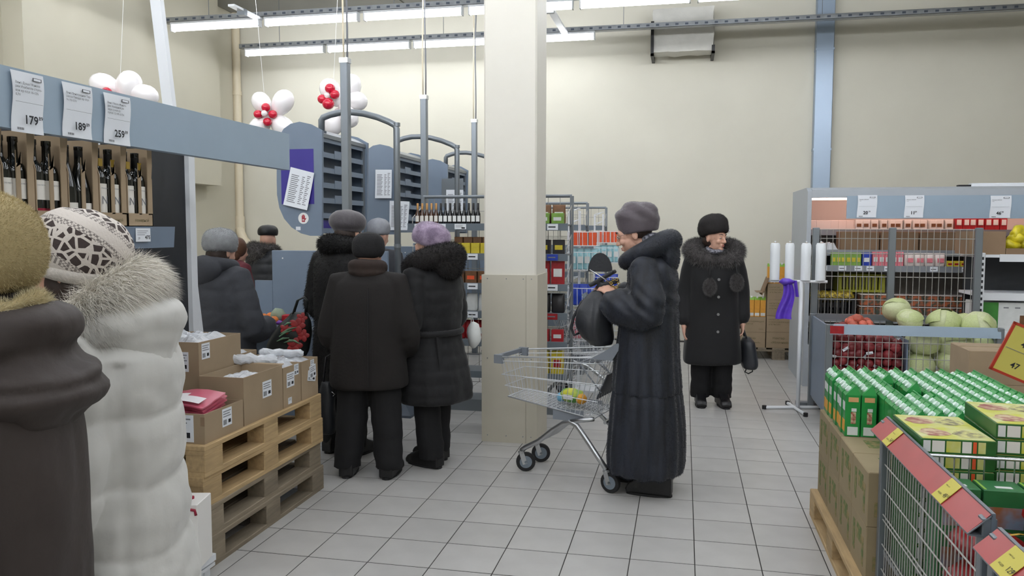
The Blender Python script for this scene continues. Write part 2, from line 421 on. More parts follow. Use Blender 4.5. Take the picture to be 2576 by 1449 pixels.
# slanting white strut behind the gondola
a, b_ = pY(391, -5, 4.6), pY(424, 262, 4.6); d = (b_-a).normalized()
lo = b_ + d*.6; up = a - d*((hh-.02-a.z)/abs(d.z))*1.0
rr = MB(); w_ = .036
for k in (0,): rr.rings([[p+Vector((w_, .02, 0)), p+Vector((w_, -.02, 0)), p+Vector((-w_, -.02, 0)), p+Vector((-w_, .02, 0))] for p in (lo + d*1.0, up)])
st = rr.build('slanting_strut', 'white_metal'); tag(st, 'slanting white metal strut rising to the ceiling behind the canopy board', 'strut')
MB().bx(up+Vector((0, 0, -.01)), (.14, .1, .02)).build('foot_plate', 'white_metal', st)
MB().bx(lo+d*.98, (.12, .09, .02)).build('foot_plate', 'white_metal', st)
# post of the strut down to the floor so that it stands
b = MB(); q = lo+d*1.0; b.box(q.x-.03, q.x+.03, q.y-.02, q.y+.02, 0, q.z+.02); b.build('lower_post', 'white_metal', st)

# ---- wine cartons and bottles
mat('wine_red', rgb(150, 20, 50), .5); mat('label_cream', rgb(226, 222, 214), .7); mat('gold', rgb(190, 160, 70), .4, .4)
def bottle_mesh(kind):
    b = MB()
    if kind == 'burgundy': b.lathe([(.002, .002), (.038, 0), (.040, .01), (.040, .12), (.036, .15), (.024, .20), (.016, .235), (.0145, .285), (.016, .287), (.016, .30), (.002, .30)], 16)
    else: b.lathe([(.002, .002), (.036, 0), (.0375, .01), (.0375, .185), (.034, .205), (.022, .222), (.0155, .235), (.0145, .285), (.0165, .287), (.0165, .305), (.002, .305)], 16)
    return b
def label_patch(z0, z1, r, m, a0=-65, a1=65):
    b = MB(); n = 8
    b.grid(lambda u, v: (r*math.cos(R(a0+(a1-a0)*u)), r*math.sin(R(a0+(a1-a0)*u)), z0+(z1-z0)*v), n+1, 2); return b
def make_bottle(kind):
    t = thing('wine_bottle', '', 'bottle')
    bottle_mesh('burgundy' if kind == 'dark' else 'bordeaux').build('glass', 'glass_green', t, auto=50)
    if kind == 'white':
        label_patch(.09, .16, .0382, 'label_cream').build('label', 'label_cream', t, smooth=True, fix=False)
        label_patch(.02, .06, .0382, 'wine_red').build('lower_label', 'wine_red', t, smooth=True, fix=False)
        text('CASA MAYA', .0068, 'ink_grey', t, (.0386, -.022, .14), F_RIGHT, 'label_lettering')
        MB().box(.0384, .0388, -.012, .012, .034, .042).build('label_panel', 'label_cream', t)
    elif kind == 'N':
        label_patch(.02, .165, .0382, 'label_cream', -40, 40).build('label', 'label_cream', t, smooth=True, fix=False)
        text('N', .045, 'ink_grey', t, (.0388, -.017, .085), F_RIGHT, 'label_letter')
        text('Номерной', .007, 'ink_grey', t, (.0386, -.017, .145), F_RIGHT, 'label_lettering')
        MB().lathe([(.0158, .24), (.0158, .30), (.0172, .306), (.001, .3065)], 12).build('foil', 'black', t, smooth=True)
        MB().box(.013, .018, -.004, .018, .235, .265).build('neck_tag', 'gold', t)
    else:
        label_patch(.02, .085, .0405, 'label_cream', -38, 38).build('label', 'label_cream', t, smooth=True, fix=False)
        MB().lathe([(.0155, .235), (.0155, .295), (.0168, .301), (.001, .3015)], 12).build('foil', 'black', t, smooth=True)
    return remember(t)
protos = {}
def put_bottle(kind, loc, label, group):
    if kind not in protos:
        protos[kind] = make_bottle(kind); o = protos[kind]; o.location = loc; o['label'] = label; o['group'] = group; o.rotation_euler = (0, 0, 0)
    else: o = copy_tree(protos[kind], None, loc, 0, label, group)
    return o
XC = -2.24; ZS = 1.565
pxs = [-80, 5, 88, 170, 248, 318, 383]
ys = [pX(p, 480, XC).y for p in pxs]
kinds = ['white', 'white', 'white', 'dark', 'N', 'N']
desc = {'white': 'wine bottle, cream label over red,', 'dark': 'slope-shouldered wine bottle', 'N': 'wine bottle, tall white N label,'}
where = ['in carton one from left', 'in carton two from left', 'in carton three from left', 'in the middle carton', 'in the last but one carton', 'in the last carton']
for i in range(6):
    ya, yb = ys[i]+.003, ys[i+1]-.003; w = yb-ya; xf, xb = XC, XC-.27; hgt = .335 if i != 3 else .33
    t = thing('wine_carton', 'brown cut-out cardboard wine carton holding %s, %s' % ({'white': 'cream-label bottles', 'dark': 'slope-shouldered bottles', 'N': 'N-label bottles'}[kinds[i]], where[i].split(' in the ')[-1].replace('in the ', 'the ')), 'carton', (0, 0, ZS), 0, 'wine cartons on the shelf')
    MB().box(xb, xf, ya, yb, 0, .004).build('base', 'cardboard', t)
    lip = MB().box(xf-.004, xf, ya, yb, 0, .055).build('front_lip', 'cardboard', t)
    if kinds[i] == 'N': text('Abrau'[:0] or 'Номерной', .018, 'carton_print', lip, (xf+.001, ya+w*.25, .02), F_RIGHT, 'lettering')
    for side, yy in ((0, ya), (1, yb-.004)):     # side walls with a waved outline
        prof = [(xb, 0), (xf, 0), (xf, .2), (xf-.012, .24), (xf-.004, .28), (xf, hgt), (xb, hgt)]
        MB().prism(prof, 'y', yy, yy+.004).build('side_wall', 'cardboard', t)
    # outer post strips and centre strip on the front
    def strip(yc, ww, top):
        b = MB(); pr = [(yc-ww, .05), (yc+ww, .05), (yc+ww, .2), (yc+ww*1.6, .26), (yc+ww*1.6, top), (yc-ww*.9, top), (yc-ww*.9, .26), (yc-ww, .2)]
        b.prism(pr, 'x', xf-.004, xf); b.build('front_strip', 'cardboard', t)
    strip(yb-.016, .012, hgt)
    strip((ya+yb)/2, .009, .215)
    MB().box(xb, xb+.004, ya, yb, 0, hgt).build('rear_wall', 'cardboard', t)
    div = MB(); div.box(xb, xf-.09, (ya+yb)/2-.002, (ya+yb)/2+.002, 0, .3); div.build('divider', 'cardboard_dark', t)
    for j in range(2):
        for k in range(2):
            put_bottle(kinds[i], (xf-.046-k*.085, ya+w*(.27+.46*j)-.004, ZS+.004), desc[kinds[i]]+' '+('front ' if k == 0 else 'back ')+('left ' if j == 0 else 'right ')+where[i], 'wine bottles in cartons')
# tag on the price rail
a = pX(330, 582, GXF+.02); t = MB().box(0, .002, 0, .09, -.055, 0).build('shelf_label', 'paper', None, loc=(GXF+.0205, 2.86, 1.558)); tag(t, 'small white price label on the grey rail under the wine cartons', 'price tag')
text('475', .022, 'ink', t, (.0026, .055, -.045), F_RIGHT, 'price', bold=.0004); text('29', .012, 'ink', t, (.0026, .012, -.045), F_RIGHT, 'price')
for k in range(3): MB().box(.002, .0024, .008, .075-.01*k, -.012-.008*k, -.010-.008*k).build('small_print', 'ink_grey', t)

# ---- pallets
mat('wood2', rgb(176, 150, 110), .75, var=.18, vscale=5, stretch=(9, 1, 9), rand=.14, bump=.15, bscale=30)
mat('wood2_grey', rgb(134, 122, 104), .8, var=.18, vscale=5, stretch=(9, 1, 9), rand=.14, bump=.15, bscale=30)
def make_pallet(m, name='pallet'):
    """euro pallet, long side along y, origin at centre bottom"""
    t = thing(name, '', 'pallet')
    def board(nm, x0, x1, y0, y1, z0, z1):
        MB().cbox(x0, x1, y0, y1, z0, z1, .003).build(nm, m, t)
    for xc, w in ((-.3275, .145), (-.19, .1), (0, .145), (.19, .1), (.3275, .145)): board('deck_board', xc-w/2, xc+w/2, -.6, .6, .122, .144)
    for yc in (-.5275, 0, .5275): board('stringer_board', -.4, .4, yc-.0725, yc+.0725, .1, .122)
    for yc, l in ((-.5275, .145), (0, .145), (.5275, .145)):
        for xc, w in ((-.35, .1), (0, .145), (.35, .1)): board('block', xc-w/2, xc+w/2, yc-l/2, yc+l/2, .022, .1)
    for xc, w in ((-.35, .1), (0, .145), (.35, .1)): board('bottom_board', xc-w/2, xc+w/2, -.6, .6, 0, .022)
    return remember(t)
pal = make_pallet('wood2_grey'); pal.location = (-2.495, 3.77, 0); pal['label'] = 'grey weathered wooden pallet at the bottom of the stack of four'; pal['group'] = 'stacked pallets'
pal2 = make_pallet('wood2')
PS = [(pal, None)]
copy_tree(pal, None, (-2.505, 3.765, .144), .012, 'weathered wooden pallet second from the floor in the stack of four', 'stacked pallets')
pal2.location = (-2.5, 3.772, .288); pal2.rotation_euler = (0, 0, -.01); pal2['label'] = 'honey-coloured wooden pallet third from the floor in the stack of four'; pal2['group'] = 'stacked pallets'
copy_tree(pal2, None, (-2.5, 3.768, .432), .006, 'honey-coloured wooden pallet on top of the stack, carrying cartons', 'stacked pallets')

# ---- cartons on the pallets
def open_carton(name, label, x0, x1, y0, y1, z0, z1, m='cardboard', group='cartons on the stacked pallets', flaps=(), closed=False, th=.005, fill=None):
    o = thing(name, label, 'carton', ((x0+x1)/2, (y0+y1)/2, z0), 0, group)
    hx, hy, h = (x1-x0)/2, (y1-y0)/2, z1-z0
    MB().box(-hx, hx, -hy, hy, 0, th).build('bottom', m, o)
    for nm, a in (('side', (-hx, -hx+th, -hy, hy)), ('side', (hx-th, hx, -hy, hy)), ('side', (-hx+th, hx-th, -hy, -hy+th)), ('side', (-hx+th, hx-th, hy-th, hy))):
        MB().box(*a, th, h).build(nm, m, o)
    if closed:
        MB().box(-hx, 0-.001, -hy, hy, h, h+th).build('flap', m, o); MB().box(.001, hx, -hy, hy, h, h+th).build('flap', m, o)
    for f in flaps:
        side, ang, ln = f
        r = Matrix.Rotation(R(ang), 3, 'Y' if side in 'lr' else 'X')
        b = MB()
        if side == 'r': b.bx((ln/2, 0, 0), (ln, 2*hy, .004)); b.xf(r.to_4x4()); b.xf(Matrix.Translation((hx, 0, h)))
        if side == 'l': b.bx((-ln/2, 0, 0), (ln, 2*hy, .004)); b.xf(r.to_4x4()); b.xf(Matrix.Translation((-hx, 0, h)))
        if side == 'f': b.bx((0, -ln/2, 0), (2*hx, ln, .004)); b.xf(r.to_4x4()); b.xf(Matrix.Translation((0, -hy, h)))
        if side == 'b': b.bx((0, ln/2, 0), (2*hx, ln, .004)); b.xf(r.to_4x4()); b.xf(Matrix.Translation((0, hy, h)))
        b.build('flap', m, o)
    return o, hx, hy, h
def sticker(o, face, c, w, h, bars=True, lines=3, tilt=0.):
    """paper sticker on a carton face: face 'r' (+x), 'f' (-y), 'l' (-x); c = position along face, z"""
    rot = {'r': F_RIGHT, 'f': F_FRONT, 'l': F_LEFT}[face]
    def place(b): b.xf(Matrix.Rotation(tilt, 4, 'Z')); b.xf(rot.to_4x4()); b.xf(Matrix.Translation(c)); return b
    p = place(MB().box(-w/2, w/2, -h/2, h/2, 0, .0012)).build('sticker', 'paper', o)
    for k in range(lines): place(MB().box(-w*.42, w*(.4-.12*(k % 2)), h*(.32-.14*k), h*(.37-.14*k), .0012, .0016)).build('print_line', 'ink_grey', p)
    if bars:
        for k in range(6): place(MB().box(-w*.4+k*w*.06, -w*.37+k*w*.06, -h*.4, -h*.12, .0012, .0016)).build('bar', 'ink', p)
        place(MB().box(w*.12, w*.38, -h*.35, -h*.15, .0012, .0016)).build('print_price', 'ink', p)
    return p
ZP = .5765
cA, hx, hy, h = open_carton('carton', 'tall brown carton at the back left of the pallet beside the white coat', -2.78, -2.375, 3.56, 3.95, ZP, .985)
sticker(cA, 'f', (hx-.1, -hy-.0005, h-.1), .085, .1); sticker(cA, 'r', (hx+.0005, -hy+.06, h-.05), .07, .08)
cB, hx, hy, h = open_carton('carton', 'low open carton of pink packets at the near corner of the pallet', -2.46, -2.115, 3.2, 3.525, ZP, .715)
sticker(cB, 'f', (hx-.13, -hy-.0005, h*.5), .15, .125, lines=2); sticker(cB, 'r', (hx+.0005, .02, h*.62), .08, .085)
MB().box(hx-.02, hx+.001, -hy-.0008, -hy, h*.6, h*.9).build('hand_slot', 'cardboard_dark', cB)
cC, hx, hy, h = open_carton('carton', 'open brown carton of clear plastic bags in the middle of the pallet edge', -2.365, -2.118, 3.54, 3.93, ZP, .82, flaps=(('b', 10, .02),))
sticker(cC, 'r', (hx+.0005, .03, h*.6), .09, .085)
cD, hx, hy, h = open_carton('carton', 'narrow brown carton with a sticker between two others on the pallet edge', -2.5, -2.118, 3.94, 4.14, ZP, .80)
sticker(cD, 'r', (hx+.0005, -.02, h*.66), .085, .08); sticker(cD, 'r', (hx+.0005, .05, h*.86), .05, .06); sticker(cD, 'r', (hx+.0005, -.03, h*.14), .04, .035, bars=False)
cE, hx, hy, h = open_carton('carton', 'brown carton with overlapping stickers at the far corner of the pallet', -2.5, -2.116, 4.15, 4.355, ZP, .80)
sticker(cE, 'r', (hx+.0015, .02, h*.55), .1, .06, tilt=-.2); sticker(cE, 'r', (hx+.003, .03, h*.66), .08, .075, tilt=.1); sticker(cE, 'r', (hx+.0005, .03, h*.86), .045, .05)
cF, hx, hy, h = open_carton('carton', 'brown carton topped with crumpled film at the back of the pallet', -2.88, -2.51, 3.97, 4.35, ZP, .83)
# clear film and plastic bags
mat('film', rgb(222, 226, 232), .18, alpha=.72, spec=.8)
def film(name, label, cx, cy, z0, sx, sy, hgt, seed, n=26):
    b = MB()
    def fn(u, v):
        x = (u-.5)*sx; y = (v-.5)*sy; e = min(u, 1-u, v, 1-v)*6; e = min(1, e)
        k = noise.noise(Vector((x*22+seed, y*22, seed)))*.5 + noise.noise(Vector((x*60+seed, y*60, 3+seed)))*.3
        return (cx+x, cy+y, z0 + hgt*e*(.55+.45*k))
    b.grid(fn, n, n); o = b.build(name, 'film', fix=False); tag(o, label, 'plastic film'); return o
film('plastic_film', 'crumpled clear film heaped in the open carton behind the pink packets', -2.242, 3.735, .765, .22, .36, .05, 1)
film('plastic_film', 'crumpled clear film on top of the rear carton', -2.695, 4.16, .80, .34, .36, .075, 5)
film('plastic_film', 'clear film spilling from the tall carton beside the white coat', -2.575, 3.755, .95, .36, .34, .08, 9)
film('plastic_film', 'crumpled clear film lying over the two far cartons', -2.305, 4.15, .775, .33, .38, .06, 13)
def roll(p0, p1, r, label):
    b = MB(); p0, p1 = Vector(p0), Vector(p1); n_ = 14
    b.tube([p0+(p1-p0)*k/(n_-1)+Vector((0, 0, .004*math.sin(k*1.3))) for k in range(n_)], [r*(.55 if k in (0, n_-1) else .85+.3*noise.noise(Vector((k*.8, r*90, 0)))) for k in range(n_)], 14)
    for i_ in range(len(b.v)): v = Vector(b.v[i_]); b.v[i_] = tuple(v+Vector((1, 1, 1))*.007*noise.noise(v*55)+Vector((0, 0, 1))*.004*noise.noise(v*140))
    o = b.build('bag_roll', 'film', None, smooth=False)
    return tag(o, label, 'plastic roll')
roll((-2.42, 3.87, .855), (-2.2, 4.02, .83), .03, 'rolled clear plastic bag lying across the middle carton edge')
roll((-2.36, 4.12, .85), (-2.17, 4.28, .83), .025, 'rolled clear plastic bag on the far carton')
# pink packets
mat('pink_film', rgb(222, 110, 134), .3, alpha=.72, spec=.7); mat('packet_white', rgb(228, 224, 226), .4)
for k in range(9):
    b = MB(); sd = k*1.7; dx, dy = random.uniform(-.012, .012), random.uniform(-.01, .01)
    zz = ZP+.012+k*.0165
    b.grid(lambda u, v: (-.125+.25*u+dx, -.1+.2*v+dy, .012*math.sin(u*PI)*(.4+.1*k)+.035*v*min(1, k/6)+.004*noise.noise(Vector((u*6+sd, v*6, sd)))), 9, 7)
    b.grid(lambda u, v: (-.125+.25*u+dx, -.1+.2*v+dy, .006+.012*math.sin(u*PI)*(.4+.1*k)+.035*v*min(1, k/6)+.004*noise.noise(Vector((u*6+sd, v*6, sd)))), 9, 7)
    o = b.build('pink_packet', 'pink_film', None, smooth=True, loc=(-2.285, 3.36, zz), fix=False)
    tag(o, 'pink film packet %s from the bottom in the low open carton' % ['first', 'second', 'third', 'fourth', 'fifth', 'sixth', 'seventh', 'eighth'][k] if k < 8 else 'topmost pink film packet with a white printed card', 'packet', 'pink packets in the carton')
    if k == 8:
        for (u0, v0, u1, v1) in ((-.11, -.09, 0, .0), (.0, -.095, .1, -.03)):
            bb = MB(); bb.grid(lambda u, v: (u0+(u1-u0)*u, v0+(v1-v0)*v, .022+.012*math.sin((.5+(u0+(u1-u0)*u)/.25)*PI)*1.2+.035*(.5+(v0+(v1-v0)*v)/.2)), 5, 5); bb.build('printed_card', 'packet_white', o, fix=False, smooth=True)
# ---- boxed wine on the white gondola base
mat('box_white', rgb(236, 234, 230), .5); mat('meadow', rgb(70, 120, 50), .6, col2=rgb(120, 50, 50), vscale=60); mat('sky_print', rgb(120, 160, 205), .6, col2=rgb(220, 226, 232), vscale=14)
def merlot(loc, label, rz):
    t = thing('wine_box', label, 'box', loc, rz, 'boxed wine on the gondola base')
    MB().cbox(-.055, .055, -.08, .08, 0, .285, .002).build('body', 'box_white', t)
    z0 = .15
    poly = [(.043*math.cos(a)-.0, z0+.06*math.sin(a)) for a in [2*PI*k/20 for k in range(20)]]
    for f in ('f', 'r'):
        if f == 'f':
            q_ = [(p[0], -.0815, p[1]) for p in poly]; b = MB(); b.add(q_, [tuple(range(20))]); b.build('picture_sky', 'sky_print', t)
            g_ = [(p[0], -.0822, p[1]) for p in poly if p[1] <= z0-.005]; b = MB(); b.add(g_, [tuple(range(len(g_)))]); b.build('picture_meadow', 'meadow', t)
            b = MB(); b.box(.0, .011, -.0828, -.0815, .12, .215); b.build('picture_bottle', 'wine_red', t)
            text('МЕРЛО', .026, 'wine_red', t, (-.042, -.0822, .058), F_FRONT, 'lettering')
            for k in range(3): MB().box(-.035, .035-.012*k, -.0818, -.0812, .045-.009*k, .047-.009*k).build('print_line', 'ink_grey', t)
    b = MB(); b.tube([(-.05, -.083, .262), (.0, -.085, .27), (.045, -.083, .262), (.05, -.083, .24)], .006, 6); b.build('red_ribbon', 'wine_red', t, smooth=True)
    MB().cyl((0, 0, .285), (0, 0, .295), .012, n=10).build('tap_cap', 'wine_red', t)
    return t
merlot((-2.075, 3.03, .1), 'white boxed merlot with a round meadow picture at the end of the gondola base', .22)
merlot((-2.2, 3.04, .1), 'white boxed wine pressed against the merlot box beside the white coat', .22)
merlot((-2.11, 2.84, .1), 'white boxed wine hidden behind the white coat', .2)
b = MB(); b.box(-2.06, -2.035, .6, 3.14, .07, .1); b.box(-2.06, -2.04, .6, 3.14, .045, .06); o = b.build('base_edge', 'white_metal', g)
b = MB(); b.box(-2.075, -2.055, 3.08, 3.12, 0, .09); b.build('foot', 'white_metal', g)

# ---- balloon flowers
def balloon(b, c, r, ax, k=1.35):
    """rounded petal balloon: c centre, r radius, ax long axis"""
    z = Vector(ax).normalized(); x, y = ortho(z); m = Matrix((x, y, z)).transposed()
    n, mm = 16, 10; vs = []
    i0 = len(b.v); b.ell((0, 0, 0), (r, r*.92, r*k), n, mm)
    for i in range(i0, len(b.v)):
        v = Vector(b.v[i]); t = v.z/(r*k); s_ = 1+.18*t - .12*(t < 0)*abs(t); b.v[i] = tuple(m @ Vector((v.x*s_, v.y*s_, v.z)) + Vector(c))
def bunch(label, D, whites, reds, cen, string_px):
    root = pD(cen[0], cen[1], D)
    t = thing('balloon_flower', label, 'balloons', root, CYAW, 'balloon flowers')
    kx = D*math.cos(0)/CF
    def off(px, py, dz=0): return Vector(((px-cen[0])*kx, dz, -(py-cen[1])*kx))
    for (px, py, r, ax, dz) in whites:
        b = MB(); balloon(b, off(px, py, dz), r*kx, (ax[0], 0.05, -ax[1])); b.build('white_balloon', 'balloon_white', t, smooth=True)
    for (px, py, r, dz) in reds:
        b = MB(); b.ell(off(px, py, dz), (r*kx, r*kx, r*kx*.95), 14, 9); b.build('red_balloon', 'balloon_red', t, smooth=True)
    b = MB(); b.ell(off(cen[0], cen[1], -.13), (.033, .033, .033), 12, 8); b.build('centre_balloon', 'balloon_white', t, smooth=True)
    if string_px:
        b = MB(); top = off(string_px[0], string_px[1]); top.y = 0; top.z = hh-.02-root.z; b.cyl((top.x*.2, .02, .1), top, .0022, n=4); b.build('string', 'white', t)
    return t
bunch('white balloon flower with red centre beside the tall cash kiosk', 8.4,
      [(660, 266, 25, (-.6, -1), 0), (708, 264, 28, (.6, -1), 0), (654, 318, 26, (-.8, .8), 0), (706, 318, 28, (.8, .8), 0)],
      [(675, 276, 11, -.1), (655, 293, 11, -.1), (692, 293, 11, -.1), (678, 312, 11, -.1)], (673, 292), (632, 0))
bunch('large white and red balloon flower behind the steel pole', 8.4,
      [(833, 236, 28, (-.5, -1), 0), (878, 222, 27, (.2, -1), .06), (886, 252, 26, (1, .2), .05), (872, 290, 25, (.6, 1), 0), (838, 305, 27, (-.4, 1), .04)],
      [(836, 230, 13, -.13), (815, 255, 12, -.11), (848, 245, 12, -.14), (832, 268, 15, -.15), (893, 263, 11, .05)], (829, 247), (864, 0))
bunch('white balloon flower half hidden behind the canopy board', 7.0,
      [(268, 222, 32, (-1, -.4), 0), (322, 226, 33, (.3, -1), 0), (358, 242, 29, (1, .3), 0), (262, 275, 30, (-1, .6), 0), (330, 280, 30, (.7, .8), 0)],
      [(285, 242, 13, -.12), (266, 262, 12, -.12), (304, 262, 12, -.12), (285, 280, 12, -.12)], (286, 262), (345, 0))
# ================================================================ CHECKOUT ZONE
mat('violet', rgb(58, 48, 140), .45); mat('sign_red', rgb(170, 30, 50), .5)
def wires(b, o, u, v, nu, nv, r, n=4):
    """grid of wires spanning vectors u, v from o: nu wires along v, nv wires along u"""
    o, u, v = Vector(o), Vector(u), Vector(v)
    for i in range(nu):
        p = o+u*(i/(nu-1)) if nu > 1 else o; b.cyl(p, p+v, r, n=n)
    for j in range(nv):
        p = o+v*(j/(nv-1)) if nv > 1 else o; b.cyl(p, p+u, r, n=n)
    return b
KO = [pY(a, b, 6.2) for a, b in ((809, 595), (780, 595), (757, 589), (733, 574), (714, 552), (702, 525), (696, 492), (695, 455), (695, 370), (700, 346), (712, 326), (730, 313), (752, 308), (780, 314), (809, 330))]
KP = [(p.x, p.z) for p in KO]
KR = KP[0][0]
def kiosk(i):
    dy = 1.8*i; Y0 = 6.2+dy
    nm = ['nearest grey cigarette kiosk with violet poster hanging over the first checkout', 'second grey cigarette kiosk hanging behind the first arch', 'farthest grey cigarette kiosk beside the pillar'][i]
    t = thing('cigarette_kiosk', nm, 'kiosk', (0, Y0, 0), 0, 'hanging cigarette kiosks')
    MB().prism(KP, 'y', 0, .03).build('front_panel', 'greyblue', t)
    MB().prism(KP, 'y', .97, 1.0).build('rear_panel', 'greyblue', t)
    xl, xr, zb, zt = KP[6][0]+.1, KR-.02, 1.52, 2.34
    MB().box(xr-.15, xr-.13, .03, .97, zb, zt).build('back_board', 'greyblue', t)
    # rounded roof
    b = MB(); n = 8
    b.rings([[(xl+(KR-xl)*k/n, yy, zt+.0+.075*math.sin(PI*(.12+.83*k/n))) for k in range(n+1)] + [(KR, yy, zt-.02), (xl, yy, zt-.02)] for yy in (.03, .97)])
    b.build('roof', 'grey_metal', t, auto=40)
    for k in range(7):
        z = zb+.02+k*.128
        s_ = MB().box(xr-.13, xr, .03, .97, z, z+.008).build('shelf', 'greyblue', t)
        MB().box(xr, xr+.006, .03, .97, z-.022, z+.022).build('lip', 'greyblue', s_)
        if k < 6: MB().box(xr+.006, xr+.008, .3, .48, z-.016, z+.05).build('pusher', 'greyblue', s_)
    MB().box(xr-.01, xr+.008, .93, .97, zb, zt).build('corner_strip', 'grey_metal', t)
    MB().box(xr-.01, xr+.008, .03, .06, zb, zt).build('corner_strip', 'grey_metal', t)
    if i == 0:
        MB().box(xr-.12, xr-.02, .1, .3, zb+.03, zb+.11).build('blue_pack_row', 'violet', t)
        a, c = pY(705, 378, 6.2), pY(790, 515, 6.2)
        MB().box(a.x, c.x, -.002, 0, c.z, a.z).build('violet_poster', 'violet', t)
        c = pY(763, 551, 6.2)
        b = MB(); b.cyl((c.x, -.003, c.z), (c.x, 0, c.z), .047, n=24); s_ = b.build('round_sign', 'white', t)
        # red hand: palm, four fingers, thumb
        h = MB(); h.box(c.x-.014, c.x+.014, -.0045, -.003, c.z-.03, c.z+.004)
        for k in range(4): h.box(c.x-.0145+k*.0075, c.x-.0085+k*.0075, -.0045, -.003, c.z+.002, c.z+(.022, .03, .031, .024)[k])
        h.add([(c.x+.013, -.0045, c.z-.02), (c.x+.027, -.0045, c.z-.002), (c.x+.023, -.0045, c.z+.004), (c.x+.012, -.0045, c.z-.006)], [(0, 1, 2, 3)])
        h.build('red_hand', 'sign_red', s_)
        text('18', .02, 'white', s_, (c.x-.011, -.0056, c.z-.02), F_FRONT, 'lettering', bold=.0006)
        a = pY(744, 572, 6.2); MB().box(a.x, a.x+.042, -.002, 0, a.z-.03, a.z).build('small_sticker', 'paper', t)
    if i == 2:
        a, c = pY(1110, 450, 9.8), pY(1165, 520, 9.8); MB().box(a.x, c.x, -.003, 0, c.z, a.z).build('inset_panel', 'grey_metal', t)
    return t
for i in range(3): kiosk(i)
def notice(pa, pb, pc, pd, Y, label, curl=.02):
    """paper with its four corners measured in the photograph (tl, tr, br, bl)"""
    q = [pY(*p, Y) for p in (pa, pb, pc, pd)]; b = MB()
    def fn(u, v, e=0):
        p = (q[0]*(1-u)+q[1]*u)*(1-v)+(q[3]*(1-u)+q[2]*u)*v
        return p+Vector((0, -.006-e-curl*v*v*(.5+.5*u), 0))
    b.grid(fn, 5, 9); b.grid(lambda u, v: fn(u, v, -.001), 5, 9)
    o = b.build('paper_notice', 'paper', None, smooth=True, fix=False); tag(o, label, 'notice')
    for k in range(16):
        v = .12+k*.05
        for (u0, u1) in ((.1, .45), (.55, .7), (.75, .9)):
            bb = MB(); p = [fn(u0, v, .0012), fn(u1-.1*((k*7) % 3)/3, v, .0012), fn(u1-.1*((k*7) % 3)/3, v+.02, .0012), fn(u0, v+.02, .0012)]; bb.add(p, [(0, 1, 2, 3)]); 
            if k == 0: base = bb
            else: base.add(bb.v, [(0, 1, 2, 3)])
    r = base.build('print_lines', 'ink_grey', o, fix=False); r['kind'] = 'stuff'
    return o
notice((731, 422), (790, 437), (775, 531), (714, 517), 6.19, 'curled white printed list taped to the violet poster')
notice((944, 428), (985, 428), (986, 500), (944, 500), 7.99, 'printed sheet on the second kiosk, upper one')
notice((980, 506), (1030, 508), (1026, 580), (980, 580), 7.99, 'printed sheet on the second kiosk, lower one')
notice((1122, 478), (1165, 478), (1165, 545), (1122, 545), 9.79, 'printed sheet on the farthest kiosk')
# arches and power poles
def arch(i):
    t = thing('kiosk_arch', ['nearest', 'second', 'farthest'][i]+' grey tubular arch carrying a cigarette kiosk down to the floor', 'arch', (0, 6.32+1.8*i, 0), 0, 'kiosk arches')
    pts = [(-3.0, 0, 2.33), (-3.0, 0, 2.47), (-2.985, 0, 2.49), (-2.92, 0, 2.512), (-2.83, 0, 2.528), (-2.73, 0, 2.528), (-2.62, 0, 2.513), (-2.5, 0, 2.48), (-2.4, 0, 2.44), (-2.345, 0, 2.41), (-2.333, 0, 2.38), (-2.333, 0, 2.2), (-2.333, 0, .02)]
    MB().tube(pts, .027, 10).build('tube_frame', 'grey_metal', t, smooth=True)
    b = MB(); b.rings([[(-2.333+sx*w, sy*w, z) for sx, sy in ((-1,-1),(1,-1),(1,1),(-1,1))] for z, w in ((0, .16), (.02, .16), (.13, .06), (.2, .035))]); b.build('foot', 'greyblue_dark', t)
    MB().box(-3.03, -2.97, -.03, .03, 2.34, 2.38).build('clamp', 'greyblue_dark', t)
    for z in (2.4, 1.4, .6): MB().cyl((-2.333, 0, z), (-2.333, 0, z+.03), .03, n=10).build('sleeve', 'grey_metal', t)
    return t
for i in range(3): arch(i)
def pole(i):
    q = [pY(866, 150, 6.0), pY(1065, 240, 7.8), pY(1192, 305, 9.6)][i]
    t = thing('power_pole', ['tall steel power pole in front of the nearest kiosk', 'steel power pole in front of the second kiosk', 'thin steel power pole by the farthest kiosk'][i], 'pole', (q.x, q.y, 0), 0, 'power poles')
    MB().cbox(-.032, .032, -.032, .032, 0, 2.88, .006).build('square_tube', 'grey_metal', t)
    MB().box(-.036, .036, -.036, .036, 2.86, 2.9).build('cap', 'steel', t)
    b = MB(); b.box(-.08, .08, -.08, .08, 0, .01); b.build('base_plate', 'grey_metal', t)
    for k, (dx, m) in enumerate(((-.012, 'cream_pipe'), (.014, 'ink_grey'))):
        pts = [(dx*(1+s_*1.2*math.sin(s_*9+k)), .01*k, 2.88+(hh-2.9)*s_) for s_ in [j/8 for j in range(9)]]
        MB().tube(pts, .008, 5).build('cable', m, t, smooth=True)
    return t
for i in range(3): pole(i)
